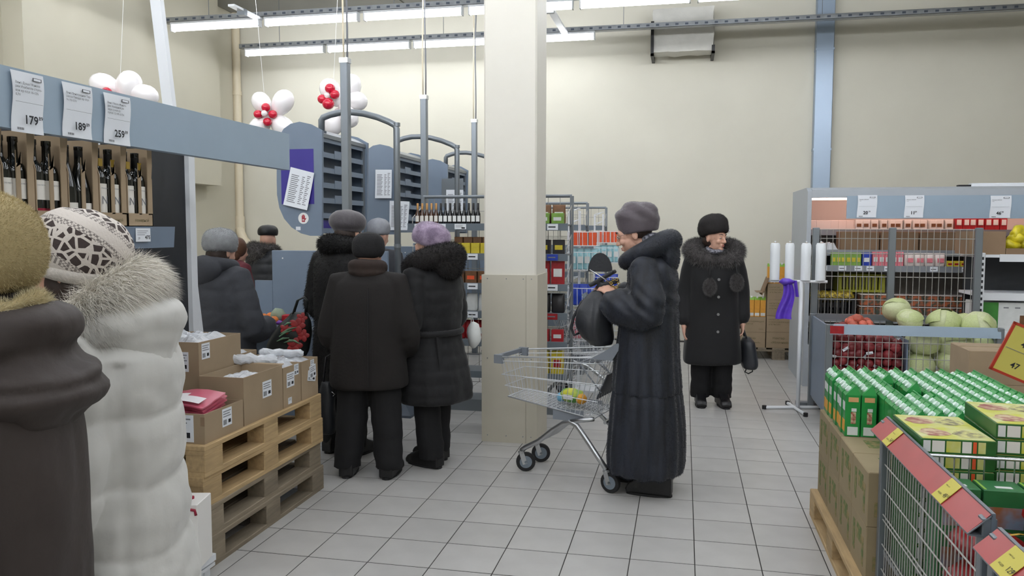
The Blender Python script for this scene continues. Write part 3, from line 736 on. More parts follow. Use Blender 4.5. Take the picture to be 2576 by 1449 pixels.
# ---- checkout counters
def counter(i):
    dy = 1.8*i
    t = thing('checkout_counter', ['nearest checkout counter with grey screen and belt', 'second checkout counter behind the grey screen', 'farthest checkout counter behind the pillar'][i], 'counter', (0, dy, 0), 0, 'checkout counters')
    MB().box(-3.85, -2.76, 5.5, 6.12, .06, .76).build('body', 'greyblue', t)
    MB().box(-3.8, -2.8, 5.55, 6.08, 0, .06).build('plinth', 'black', t)
    MB().cbox(-3.88, -2.74, 5.47, 6.14, .76, .8, .01).build('worktop', 'grey_metal', t)
    MB().box(-3.8, -2.8, 5.54, 6.02, .8, .804).build('belt', 'greyblue_dark', t)
    for z in (.3, .53): MB().box(-3.85, -2.76, 5.492, 5.5, z, z+.012).build('bumper', 'greyblue_dark', t)
    a = pY(683, 634, 6.16)
    s_ = MB().cbox(a.x, -2.36, 6.16, 6.19, .5, 1.375, .004).build('screen', 'greyblue', t)
    MB().box(a.x-.16, a.x, 6.16, 6.19, .5, 1.12).build('lower_screen', 'greyblue', t)
    for x in (a.x+.1, a.x+.5, a.x+.54, a.x+.9): MB().cyl((x, 6.158, 1.31), (x, 6.161, 1.31), .006, n=8).build('screw', 'white', s_)
    return t
for i in range(3): counter(i)
# goods on the nearest belt
mat('orange', rgb(214, 120, 50), .5, var=.1, vscale=30); mat('veg_bag', rgb(160, 175, 150), .3, alpha=.75); mat('red_box', rgb(176, 30, 40), .45); mat('purple_wrap', rgb(120, 60, 160), .35)
def at_belt(px, py, z=.804): return pZ(px, py, z)
for k, (px, py, r) in enumerate(((664, 812, .038), (682, 810, .04), (690, 818, .036), (672, 820, .037))):
    p = at_belt(px, py); o = MB().ell((0, 0, 0), (r, r, r*.92), 14, 10).build('orange', 'orange', None, smooth=True, loc=(p.x, p.y, .804+r*.9))
    MB().cyl((0, 0, r*.88), (0, 0, r*.96), .004, n=6).build('stem', 'carton_print', o); tag(o, ['orange beside the belt edge, left one of four', 'orange at the back of the four on the belt', 'orange on the right of the four on the belt', 'orange in front of the four on the belt'][k], 'orange', 'oranges on the checkout belt')
p = at_belt(684, 818); b = MB(); b.ell((0, 0, 0), (.06, .06, .06), 14, 10)
for i_ in range(len(b.v)):
    v = Vector(b.v[i_]); b.v[i_] = tuple(v*(1+.16*noise.noise(v*40)))
o = b.build('vegetable_bag', 'veg_bag', None, smooth=True, loc=(p.x, p.y+.1, .862)); tag(o, 'greenish see-through bag of vegetables on the checkout belt', 'bag')
p = at_belt(720, 820); t = thing('red_carton', 'flat red box lying on the checkout belt by the flowered bag', 'box', (p.x, p.y+.12, .804), .3)
MB().cbox(-.08, .08, -.05, .05, 0, .07, .002).build('body', 'red_box', t); MB().box(-.05, .05, -.0508, -.05, .02, .05).build('label', 'orange', t)
for k, (px, py) in enumerate(((700, 818), (715, 814), (735, 816))):
    p = at_belt(px, py); b = MB(); b.ell((0, 0, 0), (.04, .025, .018), 10, 7)
    for i_ in range(len(b.v)): v = Vector(b.v[i_]); b.v[i_] = tuple(v*(1+.25*noise.noise(v*60+Vector((k, 0, 0)))))
    o = b.build('wrapped_sweet', 'purple_wrap', None, smooth=True, loc=(p.x, p.y, .82)); tag(o, ['leftmost', 'middle', 'rightmost'][k]+' purple wrapped pack on the checkout belt', 'packet', 'purple packs on the belt')
# ---- impulse racks at the ends of the lanes
mat('rack_grey', rgb(120, 126, 132), .4, .3); mat('rail_grey', rgb(118, 128, 138), .45); mat('brown_pack', rgb(112, 76, 46), .5, var=.15, vscale=25); mat('yellow_pack', rgb(206, 186, 50), .45, var=.1, vscale=25)
mat('red_pack', rgb(158, 28, 36), .4, var=.2, vscale=30); mat('green_pack', rgb(120, 158, 70), .45, var=.15, vscale=25); mat('blue_pack', rgb(40, 66, 170), .3, var=.2, vscale=20); mat('cyan_pack', rgb(150, 196, 204), .35, var=.12, vscale=22)
mat('orange_pack', rgb(226, 88, 46), .45, var=.08, vscale=20); mat('pink_pack', rgb(214, 120, 130), .4, var=.15, vscale=25); mat('white_pack', rgb(216, 218, 216), .45, var=.06, vscale=20); mat('black_pack', rgb(34, 32, 36), .4)
mat('bottle_brown', rgb(70, 38, 18), .12, spec=.7); mat('foil_gold', rgb(176, 132, 80), .35, .6); mat('bottle_black', rgb(16, 17, 20), .15)
def rack(Y, X0, X1, label, levels, h=1.84):
    t = thing('impulse_rack', label, 'rack', (0, Y, 0), 0, 'impulse racks at the lane ends')
    for x in (X0, X1): MB().box(x-.015, x+.015, .28, .31, 0, h).build('upright', 'rack_grey', t)
    MB().cyl((X0, .295, h), (X1, .295, h), .014, n=8).build('top_bar', 'rack_grey', t)
    b = MB(); wires(b, (X0, .295, .2), (X1-X0, 0, 0), (0, 0, h-.2), int((X1-X0)/.1)+1, 14, .0028); gr = b.build('back_grid', 'wire', t); gr['kind'] = 'stuff'
    for z in levels:
        s_ = MB().box(X0, X1, 0, .28, z-.012, z).build('shelf', 'rack_grey', t)
        MB().prism([(-.008, z-.055), (.0, z-.055), (0, z+.004), (-.02, z+.004)], 'x', X0-.04, X1+.01).build('price_rail', 'rail_grey', s_)
        for x in (X0, X1):
            b = MB(); pts = [(x, .0, z), (x, .0, z+.05), (x, .28, z+.16), (x, .28, z)]; b.tube(pts, .004, 5); b.build('side_wire', 'wire', s_)
    MB().box(X0, X1, .02, .3, 0, .1).build('base', 'rack_grey', t)
    return t
RY = 6.52; RX0, RX1 = -2.27, -.94
LV = [.35, .62, .86, 1.1, 1.35, 1.6]
rack(RY, RX0, RX1, 'impulse rack with small bottles on its top shelf behind the pillar', LV)
rack(8.42, -2.0, -1.03, 'second impulse rack seen right of the pillar behind the white stand', LV)
rack(10.25, -2.0, -1.0, 'farthest impulse rack against the back wall', LV)
def mini(kind):
    t = thing('mini_bottle', '', 'bottle')
    MB().lathe([(.002, .001), (.019, 0), (.02, .01), (.02, .085), (.012, .11), (.0085, .125), (.0085, .165), (.002, .165)], 12).build('glass', 'bottle_brown' if kind == 'brown' else 'bottle_black', t, auto=50)
    MB().lathe([(.0092, .11), (.0098, .125), (.0098, .176), (.001, .178)], 10).build('foil', 'foil_gold' if kind == 'brown' else 'black', t, smooth=True)
    b = MB(); b.grid(lambda u, v: (-.0204*math.cos(R(40+100*u)), -.0204*math.sin(R(40+100*u)), .02+.05*v), 7, 2); b.build('label', 'label_cream' if kind == 'brown' else 'white', t, fix=False, smooth=True)
    return remember(t)
mb_ = {}
for k in range(14):
    kind = 'brown' if k < 5 else 'dark'
    loc = (pY(1050+k*11.7, 540, RY+.06).x, RY+.06, 1.6)
    lb = '%s small %s bottle from the left on the rack shelf' % ((ordn[k], 'gold-necked brown') if kind == 'brown' else (ordn[k-5], 'black white-labelled'))
    if kind not in mb_: mb_[kind] = mini(kind); o = mb_[kind]; o.location = loc; o['label'] = lb; o['group'] = 'small bottles on the rack'
    else: copy_tree(mb_[kind], None, loc, 0, lb, 'small bottles on the rack')
for k, px in enumerate((1042, 1092, 1143)):
    a = pY(px, 560, RY-.022); o = MB().box(0, .1, -.0015, 0, -.045, 0).build('shelf_label', 'paper', None, loc=(a.x, RY-.021, 1.6)); tag(o, ['left', 'middle', 'right'][k]+' white price label on the rail under the small bottles', 'price tag', 'labels under the small bottles')
    for j in range(2): MB().box(.01, .07, -.002, -.0015, -.014-.012*j, -.010-.012*j).build('print_line', 'ink_grey', o)
    MB().box(.06, .09, -.002, -.0015, -.04, -.028).build('price_print', 'ink', o)
# packed goods
def pouch_mesh(w, d, h, m, seed=0):
    b = MB(); n = 12
    rs = []
    for j, (z, s_, t_) in enumerate(((0, .85, .9), (.06, 1, 1), (.35, 1, 1.05), (.7, .98, .8), (.9, .95, .3), (1, 1, .06))):
        rs.append([(w/2*s_*max(-1, min(1, 1.25*math.cos(2*PI*i/n)))*(1+.04*noise.noise(Vector((i*.7, j*.9, seed)))), d/2*t_*math.sin(2*PI*i/n)*(1+.25*noise.noise(Vector((i*.5, j, seed+4)))), h*z) for i in range(n)])
    b.rings(rs); return b.mesh('pouch', m, True)
def boxpack_mesh(w, d, h, m): b = MB(); b.cbox(-w/2, w/2, -d/2, d/2, 0, h, .003); return b.mesh('pack', m)
packs = {}
def goods(kind, loc, label, cat, group, rz=0., sc=1., strip=None):
    """kind: (shape, w, d, h, material)"""
    if kind not in packs:
        shp, w, d, h, m = kind
        packs[kind] = (pouch_mesh(w, d, h, m, len(packs)) if shp == 'pouch' else boxpack_mesh(w, d, h, m))
    o = obj('snack_pouch' if kind[0] == 'pouch' else 'product_box', packs[kind], None, loc); o.rotation_euler = (0, 0, rz); o.scale = (sc, sc, sc)
    tag(o, label, cat, group)
    if strip:
        shp, w, d, h, m = kind; key = ('strip', kind, strip)
        if key not in packs: b = MB(); b.box(-w*.32, w*.32, -d*.5-.004-(.006 if shp == 'pouch' else 0), -d*.5-.001, h*.3, h*.62); packs[key] = b.mesh('label', strip)
        obj('label', packs[key], o)
    return o
def row(kind, n, xa, xb, Y, z, label, cat, group, strip=None, jit=.1):
    for k in range(n):
        goods(kind, (xa+(xb-xa)*(k+.5)/n, Y, z), label if '%s' not in label else label % (['leftmost', 'second', 'third', 'fourth', 'fifth', 'sixth', 'seventh', 'eighth', 'ninth', 'tenth', 'eleventh', 'last'][k]), cat, group, random.uniform(-jit, jit), strip=strip)
xl0, xl1 = -1.93, -1.6     # the part of the rack seen left of the pillar
row(('box', .075, .05, .14, 'brown_pack'), 4, xl0, xl1, RY+.12, 1.35, '%s brown pack from the left on the shelf below the small bottles', 'pack', 'brown packs on the rack', 'yellow_pack')
row(('box', .075, .05, .09, 'yellow_pack'), 4, xl0, xl1, RY+.05, 1.35, '%s yellow pack from the left on the shelf below the small bottles', 'pack', 'yellow packs on the rack')
row(('box', .1, .08, .1, 'brown_pack'), 3, xl0, xl1, RY+.08, 1.1, '%s brown box from the left beside the black fur collar', 'box', 'brown boxes on the rack', 'orange_pack')
row(('pouch', .1, .05, .15, 'white_pack'), 3, xl0, xl1, RY+.08, .86, '%s white pouch from the left on the rack behind the black coat', 'pouch', 'white pouches on the rack')
row(('pouch', .11, .06, .16, 'red_pack'), 3, xl0, xl1, RY+.08, .62, '%s dark red pouch from the left low on the rack', 'pouch', 'red pouches low on the rack', 'white_pack')
xr0, xr1 = -1.2, -.96      # the part seen right of the pillar
row(('pouch', .11, .06, .16, 'brown_pack'), 2, xr0, xr1, RY+.1, 1.6, '%s brown paper pouch on the top shelf right of the pillar', 'pouch', 'brown pouches by the pillar', 'white_pack')
row(('box', .1, .07, .09, 'green_pack'), 2, xr0, xr1, RY+.04, 1.6, '%s green-topped white tub on the rack right of the pillar', 'tub', 'green tubs by the pillar', 'white_pack')
row(('box', .1, .06, .12, 'black_pack'), 2, xr0, xr1, RY+.1, 1.35, '%s black pack on the rack right of the pillar', 'pack', 'black packs by the pillar', 'yellow_pack')
row(('box', .11, .06, .21, 'red_pack'), 2, xr0, xr1, RY+.06, 1.1, '%s tall red pack on the rack right of the pillar', 'pack', 'red packs by the pillar', 'white_pack')
row(('pouch', .11, .06, .16, 'black_pack'), 2, xr0, xr1, RY+.08, .86, '%s black pouch on the rack right of the pillar', 'pouch', 'black pouches by the pillar')
row(('box', .1, .07, .1, 'red_box'), 2, xr0, xr1, RY+.06, .62, '%s low red box on the rack right of the pillar', 'box', 'low red boxes by the pillar', 'white_pack')
row(('box', .1, .07, .19, 'yellow_pack'), 2, xr0, xr1, RY+.06, .35, '%s mustard pack near the floor right of the pillar', 'pack', 'mustard packs by the pillar', 'red_pack')
for k, (zz, m) in enumerate(((1.6, 'paper'), (1.35, 'blue_pack'), (1.1, 'paper'), (.86, 'red_pack'))):
    o = MB().box(0, .09, -.0015, 0, -.05, 0).build('shelf_label', m, None, loc=(-1.1, RY-.021, zz)); tag(o, ['white tag on the topmost rail right of the pillar', 'blue tag on the second rail right of the pillar', 'white tag on the rail under the tall red packs', 'red tag on the rail right of the pillar'][k], 'price tag')
    MB().box(.01, .07, -.002, -.0015, -.03, -.02).build('print_line', 'ink_grey' if m != 'paper' else 'ink', o)
for k, (zz) in enumerate((1.35, 1.1, .86)):
    o = MB().box(0, .09, -.0015, 0, -.05, 0).build('shelf_label', 'paper', None, loc=(-1.78, RY-.021, zz)); tag(o, ['upper', 'middle', 'lower'][k]+' white tag on the rack rails left of the pillar', 'price tag', 'rail tags left of the pillar')
    MB().box(.01, .07, -.002, -.0015, -.03, -.02).build('print_line', 'ink', o)
# ---- white wire stands with baskets
def wire_stand(i):
    dy = 1.8*i; Y = 7.68+dy; X = -1.09+.05*i
    t = thing('wire_stand', ['white wire ladder stand with baskets of orange, pale blue and blue packs', 'farther white wire stand with baskets behind the first one'][i], 'display stand', (X, Y, 0), 0, 'white wire stands')
    for (a, b_) in ((0, 0), (.1, 0), (0, .1), (.1, .1)):
        MB().cyl((a, b_, 0), (a, b_, 1.735), .006, n=5).build('rod', 'white_metal', t)
    b = MB()
    for k in range(16):
        z = .06+k*.11; b.cyl((0, 0, z), (.1, 0, z+.05), .004, n=4); b.cyl((.1, 0, z), (.1, .1, z), .004, n=4); b.cyl((0, .1, z), (0, 0, z), .004, n=4); b.cyl((0, .1, z+.03), (.1, .1, z+.05), .004, n=4)
    r = b.build('rungs', 'white_metal', t); r['kind'] = 'stuff'
    for z, h_ in ((1.40, .13), (1.17, .17), (.83, .17), (.5, .14)):
        b = MB(); x0_, x1_, y0_, y1_ = .02, .3, -.2, -.005
        for zz in (z, z+h_): b.tube([(x0_, y0_+.02*(zz == z), zz), (x1_, y0_+.02*(zz == z), zz), (x1_, y1_, zz), (x0_, y1_, zz), (x0_, y0_+.02*(zz == z), zz)], .0035, 4)
        for k in range(7): x = x0_+(x1_-x0_)*k/6; b.cyl((x, y0_+.02, z), (x, y0_, z+h_), .0028, n=4); b.cyl((x, y0_+.02, z), (x, y1_, z), .0028, n=4)
        for k in range(3): y = y0_+(y1_-y0_)*k/2; b.cyl((x0_, y, z), (x0_, y, z+h_), .0028, n=4); b.cyl((x1_, y, z), (x1_, y, z+h_), .0028, n=4)
        b.build('basket', 'white_metal', t)
    MB().box(-.05, .3, -.15, .16, 0, .015).build('base', 'white_metal', t)
    far = ' on the farther wire stand' if i else ' on the nearer wire stand'
    for k in range(3): goods(('box', .07, .05, .13, 'orange_pack'), (X+.075+.085*k, Y-.1, 1.405), ['left', 'middle', 'right'][k]+' orange box in the top basket'+far, 'box', 'orange boxes in the wire baskets')
    for k in range(4): goods(('pouch', .075, .05, .2, 'cyan_pack'), (X+.06+.068*k, Y-.08, 1.175), ordn[k]+' pale blue pouch in the middle basket'+far, 'pouch', 'pale blue pouches in the wire baskets', .15*(k % 2), strip='white_pack')
    for k in range(3): goods(('pouch', .1, .07, .2, 'blue_pack'), (X+.075+.085*k, Y-.09, .835), ['left', 'middle', 'right'][k]+' bright blue pouch in the lower basket'+far, 'pouch', 'bright blue pouches in the wire baskets', .2*(k-1))
    for k in range(2): goods(('pouch', .09, .05, .2, 'red_pack' if k else 'pink_pack'), (X+.1+.11*k, Y-.04, 1.0 if 0 else .505), ['pink', 'red'][k]+' pouch in the lowest basket'+far, 'pouch', 'pouches in the lowest wire baskets')
for i in range(2): wire_stand(i)
# ================================================================ RIGHT SIDE
# ---- wall duct and wrapped air unit
t = thing('wall_duct', 'pale blue metal duct rising up the back wall above the chiller', 'duct', (1.765, 11.33, 0))
MB().cbox(-.11, .11, -.07, .07, 0, hh-.02, .008).build('casing', 'duct', t) if False else None
mat('duct', rgb(154, 170, 188), .35, .3, var=.03, vscale=2)
MB().cbox(-.112, .112, -.07, .07, 0, hh-.02, .008).build('casing', 'duct', t)
for z in (1.2, 2.6, 3.9): MB().box(-.116, .116, -.074, .07, z, z+.03).build('joint_band', 'duct', t)
mat('wrap', rgb(206, 204, 196), .3, var=.04, vscale=9, bump=.5, bscale=9)
a, c = pY(1640, 22, 10.95), pY(1792, 124, 10.95)
t = thing('air_unit', 'white film-wrapped air unit on black brackets high on the back wall', 'air unit', ((a.x+c.x)/2, 11.095, c.z))
b = MB(); w_, h_ = (c.x-a.x)/2, a.z-c.z
def puffbox(b, sx, sy, sz, amp, seed, n=9):
    me = MB()
    for ax, sg in ((0, 1), (0, -1), (1, 1), (1, -1), (2, 1), (2, -1)):
        def fn(u, v):
            p = [0, 0, 0]; p[ax] = sg; p[(ax+1) % 3] = 2*u-1; p[(ax+2) % 3] = 2*v-1
            q = Vector((p[0]*sx, p[1]*sy, p[2]*sz)); d = Vector(p).normalized()
            return q + d*amp*noise.noise(q*7+Vector((seed, 0, 0)))
        b.grid(fn, n, n)
    return b
puffbox(b, w_, .15, h_/2, .025, 3); b.xf(Matrix.Translation((0, 0, h_/2))); b.build('wrapped_body', 'wrap', t, smooth=True)
for sx_ in (-1, 1):
    MB().box(sx_*w_-.02, sx_*w_+.02, -.2, .3, -.05, -.02).build('bracket', 'black', t)
    MB().box(sx_*w_-.02, sx_*w_+.02, .27, .3, -.05, h_*.85).build('bracket_plate', 'black', t)
    MB().box(sx_*w_-.02, sx_*w_+.02, -.2, -.17, -.05, h_*(.7 if sx_ < 0 else .1)).build('bracket_lip', 'black', t)
# ---- pallet with juice cartons against the back wall
o = copy_tree(pal, None, (1.13, 10.52, 0), PI/2 if False else 0, 'pallet under the juice cartons by the back wall', 'single pallets')
def sealed_carton(loc, w, d, h, label, group, m='cardboard', prints=(), rz=0., name='carton'):
    t = thing(name, label, 'carton', loc, rz, group)
    MB().cbox(-w/2, w/2, -d/2, d/2, 0, h, .004).build('body', m, t)
    MB().box(-w/2, w/2, -.02, .02, h, h+.0008).build('tape', 'tape', t)
    for (s_, sz, x, z, f) in prints:
        if f == 'f': text(s_, sz, 'carton_print', t, (x, -d/2-.001, z), F_FRONT, 'lettering')
        elif f == 'l': text(s_, sz, 'carton_print', t, (-w/2-.001, x, z), F_LEFT, 'lettering')
    return t
mat('tape', rgb(170, 148, 116), .25)
JY = 10.0
for r_ in range(2):
    sealed_carton((.845, JY+.13, .144+r_*.185), .265, .4, .183, 'brown juice carton in the left stack on the far pallet, '+['bottom', 'top'][r_]+' one', 'juice cartons on the far pallet',
                  prints=(('Нектар', .035, -.1, .1, 'f'), ('«Яблочный»', .03, -.1, .05, 'f')) if r_ == 0 else (('СОКОСОДЕРЖАЩИЙ', .022, -.12, .12, 'f'), ('НАПИТОК', .022, -.12, .09, 'f'), ('12X1L', .02, .05, .03, 'f')))
for r_ in range(4):
    sealed_carton((1.16, JY+.13, .144+r_*.193), .345, .4, .191, 'brown juice carton in the right stack on the far pallet, '+['bottom', 'second', 'third', 'top'][r_]+' one', 'juice cartons on the far pallet',
                  prints=(('Нектар', .04, -.1, .105, 'f'), ('«Яблочный»', .036, -.12, .055, 'f')) if r_ == 0 else (('НАПИТОК', .024, -.15, .14, 'f'), ('СОКОСОДЕРЖАЩИЙ', .024, -.15, .11, 'f'), ('АПЕЛЬСИН', .024, -.15, .08, 'f')))
mat('juice_orange', rgb(222, 158, 60), .4, var=.08, vscale=30); mat('juice_top', rgb(140, 186, 74), .4)
jm = MB(); jm.cbox(-.031, .031, -.045, .045, 0, .2, .003); jme = jm.mesh('juice_pack', 'juice_orange')
jt = MB(); jt.rings([[(-.031, -.045, .2), (.031, -.045, .2), (.031, .045, .2), (-.031, .045, .2)], [(-.031, -.012, .235), (.031, -.012, .235), (.031, .012, .235), (-.031, .012, .235)]]); jtm = jt.mesh('top', 'juice_top')
jp = MB(); jp.box(-.026, .026, -.0458, -.0445, 0.01, .045); jpm = jp.mesh('foot_print', 'white_pack')
jc = MB(); jc.cyl((0, -.02, .225), (0, -.03, .24), .012, n=8); jcm = jc.mesh('cap', 'white')
def jpack(loc, label):
    o = obj('juice_pack', jme, None, loc); tag(o, label, 'juice pack', 'orange juice packs on the far pallet')
    obj('gable_top', jtm, o); obj('foot_print', jpm, o); obj('cap', jcm, o)
for k in range(4): jpack((.745+.066*k, JY+.0, .514), ordn[k]+' orange juice pack with green top in the left far stack')
for k in range(5): jpack((1.02+.066*k, JY+.02, .916), ordn[k]+' orange juice pack with green top in the right far stack')
t = thing('cardboard_tray', 'torn brown cardboard tray leaning on the far juice packs', 'tray', (.96, JY+.04, .79), 0)
b = MB(); b.bx((0, 0, .09), (.012, .3, .22), Matrix.Rotation(.35, 3, 'Y')); b.build('panel', 'cardboard_dark', t); b = MB(); b.bx((-.05, 0, .02), (.1, .3, .006)); b.build('flap', 'cardboard', t)

# ---- open chiller
mat('chiller', rgb(168, 174, 180), .4, var=.02); mat('chiller_in', rgb(214, 206, 200), .5); mat('pink_lamp', (1, .6, .48), .5, emit=13.0); mat('shelf_grey', rgb(140, 144, 150), .4, .2)
FX0, FX1, FY0, FY1 = 1.205, 4.2, 8.3, 9.4
t = thing('open_chiller', 'long grey open chiller with pink lit shelves on the right', 'chiller', (0, 0, 0))
prof = [(FY0, 0), (FY1, 0), (FY1, 1.97), (FY0+.1, 1.97), (FY0, 1.9), (FY0, 1.75), (FY0+.05, .6), (FY0, .45)]
for x in (FX0, FX1): MB().prism([(FY0, 0), (FY1, 0), (FY1, 1.97), (FY0+.1, 1.97), (FY0, 1.93)], 'x', x-.025, x+.015).build('side_panel', 'chiller', t)
MB().box(FX0+.015, FX1-.025, FY1-.05, FY1, .1, 1.95).build('rear_wall', 'chiller_in', t)
MB().prism([(FY0-.005, 1.865), (FY0+.02, 1.865), (FY0+.6, 1.93), (FY1, 1.93), (FY1, 1.97), (FY0+.1, 1.97), (FY0-.005, 1.945)], 'x', FX0+.015, FX1-.025).build('canopy', 'chiller', t)
MB().box(FX0+.015, FX1-.025, FY0, FY1-.05, 0, .42).build('base', 'chiller', t)
MB().cyl((FX0+.03, FY0+.42, 1.875), (FX1-.05, FY0+.42, 1.875), .014, n=8).build('pink_tube', 'pink_lamp', t)
for z, yf in ((1.555, 8.82), (1.352, 8.55), (1.2, 8.42), (.7, 8.34)):
    s_ = MB().box(FX0+.015, FX1-.025, yf, FY1-.05, z-.015, z).build('shelf', 'shelf_grey', t)
    MB().box(FX0+.015, FX1-.025, yf-.012, yf, z-.055, z+.005).build('price_rail', 'shelf_grey', s_)
# signboard with three price sheets
a, c = pY(2130, 490, 8.26), pY(2130, 547, 8.26)
sb = MB().box(a.x, FX1, 8.255, 8.27, c.z, a.z).build('price_board', 'fascia'); tag(sb, 'grey-blue price board hung along the front of the chiller', 'price board')
for x in (a.x+.3, a.x+1.6): MB().box(x, x+.03, 8.27, 8.31, a.z-.06, a.z-.01).build('hook', 'chiller', sb)
for (pxa, pxb, pr_, ce_, lb) in ((2157, 2204, '20', '19', 'leftmost white price sheet on the chiller board'), (2276, 2322, '11', '29', 'middle white price sheet on the chiller board'), (2491, 2541, '46', '99', 'rightmost white price sheet on the chiller board')):
    a, b_ = pY(pxa, 488, 8.25), pY(pxb, 544, 8.25)
    o = price_sheet(None, b_.x-a.x, a.z-b_.z, ['Овощи свежие', '1 кг'], pr_, ce_, lb, curl=.002); o.location = (a.x, 8.252, a.z)
# chiller goods
mat('cup_clear', rgb(226, 214, 208), .2, alpha=.85)
row(('box', .075, .07, .1, 'cup_clear'), 6, 1.28, 1.72, 8.9, 1.555, '%s pale clear tub on the top chiller shelf, left group', 'tub', 'clear tubs in the chiller')
xa, xb = pY(2150, 560, 8.9).x, pY(2395, 560, 8.9).x
row(('box', .068, .06, .105, 'white_pack'), 12, xa, xb, 8.9, 1.555, '%s small white carton with brown side on the top chiller shelf', 'carton', 'small white cartons in the chiller', 'brown_pack', .5)
xa, xb = pY(2400, 560, 8.9).x, pY(2530, 560, 8.9).x
row(('box', .068, .06, .17, 'red_pack'), 7, xa, xb, 8.9, 1.555, '%s red pack from the left on the top chiller shelf', 'pack', 'red packs in the chiller', 'white_pack', .4)
for k, (pa_, pb_) in enumerate(((2113, 2212), (2214, 2311), (2313, 2405))):
    xa, xb = pY(pa_, 600, 8.56).x, pY(pb_, 600, 8.56).x
    sealed_carton(((xa+xb)/2, 8.68, 1.352), xb-xa-.006, .24, .185, ['left', 'middle', 'right'][k]+' brown carton in the row of three inside the chiller', 'cartons inside the chiller', 'cardboard_dark')
def span(pa_, pb_, Y): return pY(pa_, 640, Y).x, pY(pb_, 640, Y).x
for (pa_, pb_, n_, kind, lb, gr, st_) in (
    (2090, 2165, 6, ('box', .05, .05, .13, 'green_pack'), '%s pale green tub from the left on the middle chiller shelf', 'green tubs in the chiller', 'yellow_pack'),
    (2166, 2192, 1, ('box', .085, .06, .13, 'blue_pack'), 'dark blue and white box on the middle chiller shelf', None, 'white_pack'),
    (2193, 2272, 5, ('box', .055, .05, .14, 'pink_pack'), '%s pink and white pack from the left on the middle chiller shelf', 'pink packs in the chiller', 'white_pack'),
    (2274, 2376, 4, ('pouch', .09, .08, .13, 'cup_clear'), '%s clear wrapped pack from the left on the middle chiller shelf', 'clear packs in the chiller', 'pink_pack'),
    (2380, 2448, 4, ('box', .055, .05, .055, 'yellow_pack'), '%s low yellow and red pack on the middle chiller shelf', 'low packs in the chiller', 'red_pack')):
    xa, xb = span(pa_, pb_, 8.5); row(kind, n_, xa, xb, 8.5, 1.2, lb, 'pack', gr, st_, .06)
for k, px in enumerate((2062, 2110, 2150, 2180, 2225, 2340, 2420)):
    x = pY(px, 668, 8.4).x; o = MB().box(0, .07, -.0015, 0, -.045, 0).build('shelf_label', 'paper', None, loc=(x, 8.407, 1.2)); tag(o, ordn[k]+' white price label from the left on the middle chiller rail', 'price tag', 'labels on the chiller rail')
    MB().box(.008, .055, -.002, -.0015, -.03, -.02).build('print_line', 'ink_grey', o)
o = film('plastic_film', 'crumpled white bag on the chiller shelf behind the bag rolls', 1.42, 8.62, 1.352, .2, .16, .12, 21)
# crates and vegetable packs low in the chiller
mat('crate_yellow', rgb(150, 150, 40), .45); mat('crate_black', rgb(26, 26, 28), .5); mat('net_yellow', rgb(196, 170, 50), .5, col2=rgb(70, 60, 30), vscale=70); mat('carrot_pack', rgb(176, 96, 60), .35, col2=rgb(70, 76, 66), vscale=26, detail=2)
def crate(name, label, x0, x1, y0, y1, z0, z1, m, ns=12):
    t = thing(name, label, 'crate', ((x0+x1)/2, (y0+y1)/2, z0)); hx, hy, h = (x1-x0)/2, (y1-y0)/2, z1-z0
    MB().box(-hx, hx, -hy, hy, 0, .01).build('bottom', m, t)
    for sy in (-1, 1):
        for zz in (0, h-.025): MB().box(-hx, hx, sy*hy-.006, sy*hy+.006, zz, zz+.025).build('rim', m, t)
    for sx in (-1, 1): MB().box(sx*hx-.006, sx*hx+.006, -hy, hy, 0, h).build('end_wall', m, t)
    for k in range(ns): x = -hx+2*hx*(k+.5)/ns; MB().box(x-.008, x+.008, -hy-.004, -hy+.004, .02, h-.02).build('slat', m, t)
    return t
xa, xb = span(2046, 2152, 8.42)
crate('vegetable_crate', 'black crate of yellow netted potatoes low in the chiller', xa, xb, 8.4, 8.75, .7, .88, 'crate_black')
for k in range(5):
    x = xa+.05+(xb-xa-.1)*k/4; b = MB(); b.ell((0, 0, 0), (.075, .09, .06), 12, 8)
    for i_ in range(len(b.v)): v = Vector(b.v[i_]); b.v[i_] = tuple(v*(1+.2*noise.noise(v*30+Vector((k*3, 0, 0)))))
    o = b.build('net_bag', 'net_yellow', None, smooth=True, loc=(x, 8.52, .885)); tag(o, ordn[k]+' yellow net bag from the left in the black crate', 'net bag', 'yellow net bags in the crate')
xa, xb = span(2112, 2226, 8.6); crate('plastic_crate', 'empty yellow-green plastic crate on the chiller shelf', xa, xb, 8.58, 8.9, .93, 1.11, 'crate_yellow', 14)
crate('vegetable_crate', 'black crate under the yellow-green plastic crate in the chiller', xa-.06, xb-.02, 8.79, 9.05, .7, .925, 'crate_black', 8)
for k in range(7):
    xa, xb = span(2165, 2445, 8.45); x = xa+(xb-xa)*(k+.5)/7
    for lv in range(2):
        b = MB(); b.cbox(-.078, .078, -.07, .07, 0, .1, .012)
        o = b.build('vegetable_pack', 'carrot_pack', None, loc=(x+.01*lv, 8.46+.03*lv, .7+.115*lv)); tag(o, '%s clear pack of mixed vegetables in the %s layer low in the chiller' % (ordn[k], ['lower', 'upper'][lv]), 'vegetable pack', 'vegetable packs in the chiller')
        MB().cbox(-.08, .08, -.072, .072, .1, .108, .003).build('clear_lid', 'cup_clear', o)
t = thing('light_box', 'white strip light casing lying on top of the chiller', 'casing', (pY(2500, 462, 8.8).x, 8.8, 1.97))
MB().cbox(-.22, .3, -.05, .05, 0, .05, .006).build('casing', 'white_metal', t); MB().box(-.33, -.22, -.04, .04, 0, .035).build('plug', 'black', t)
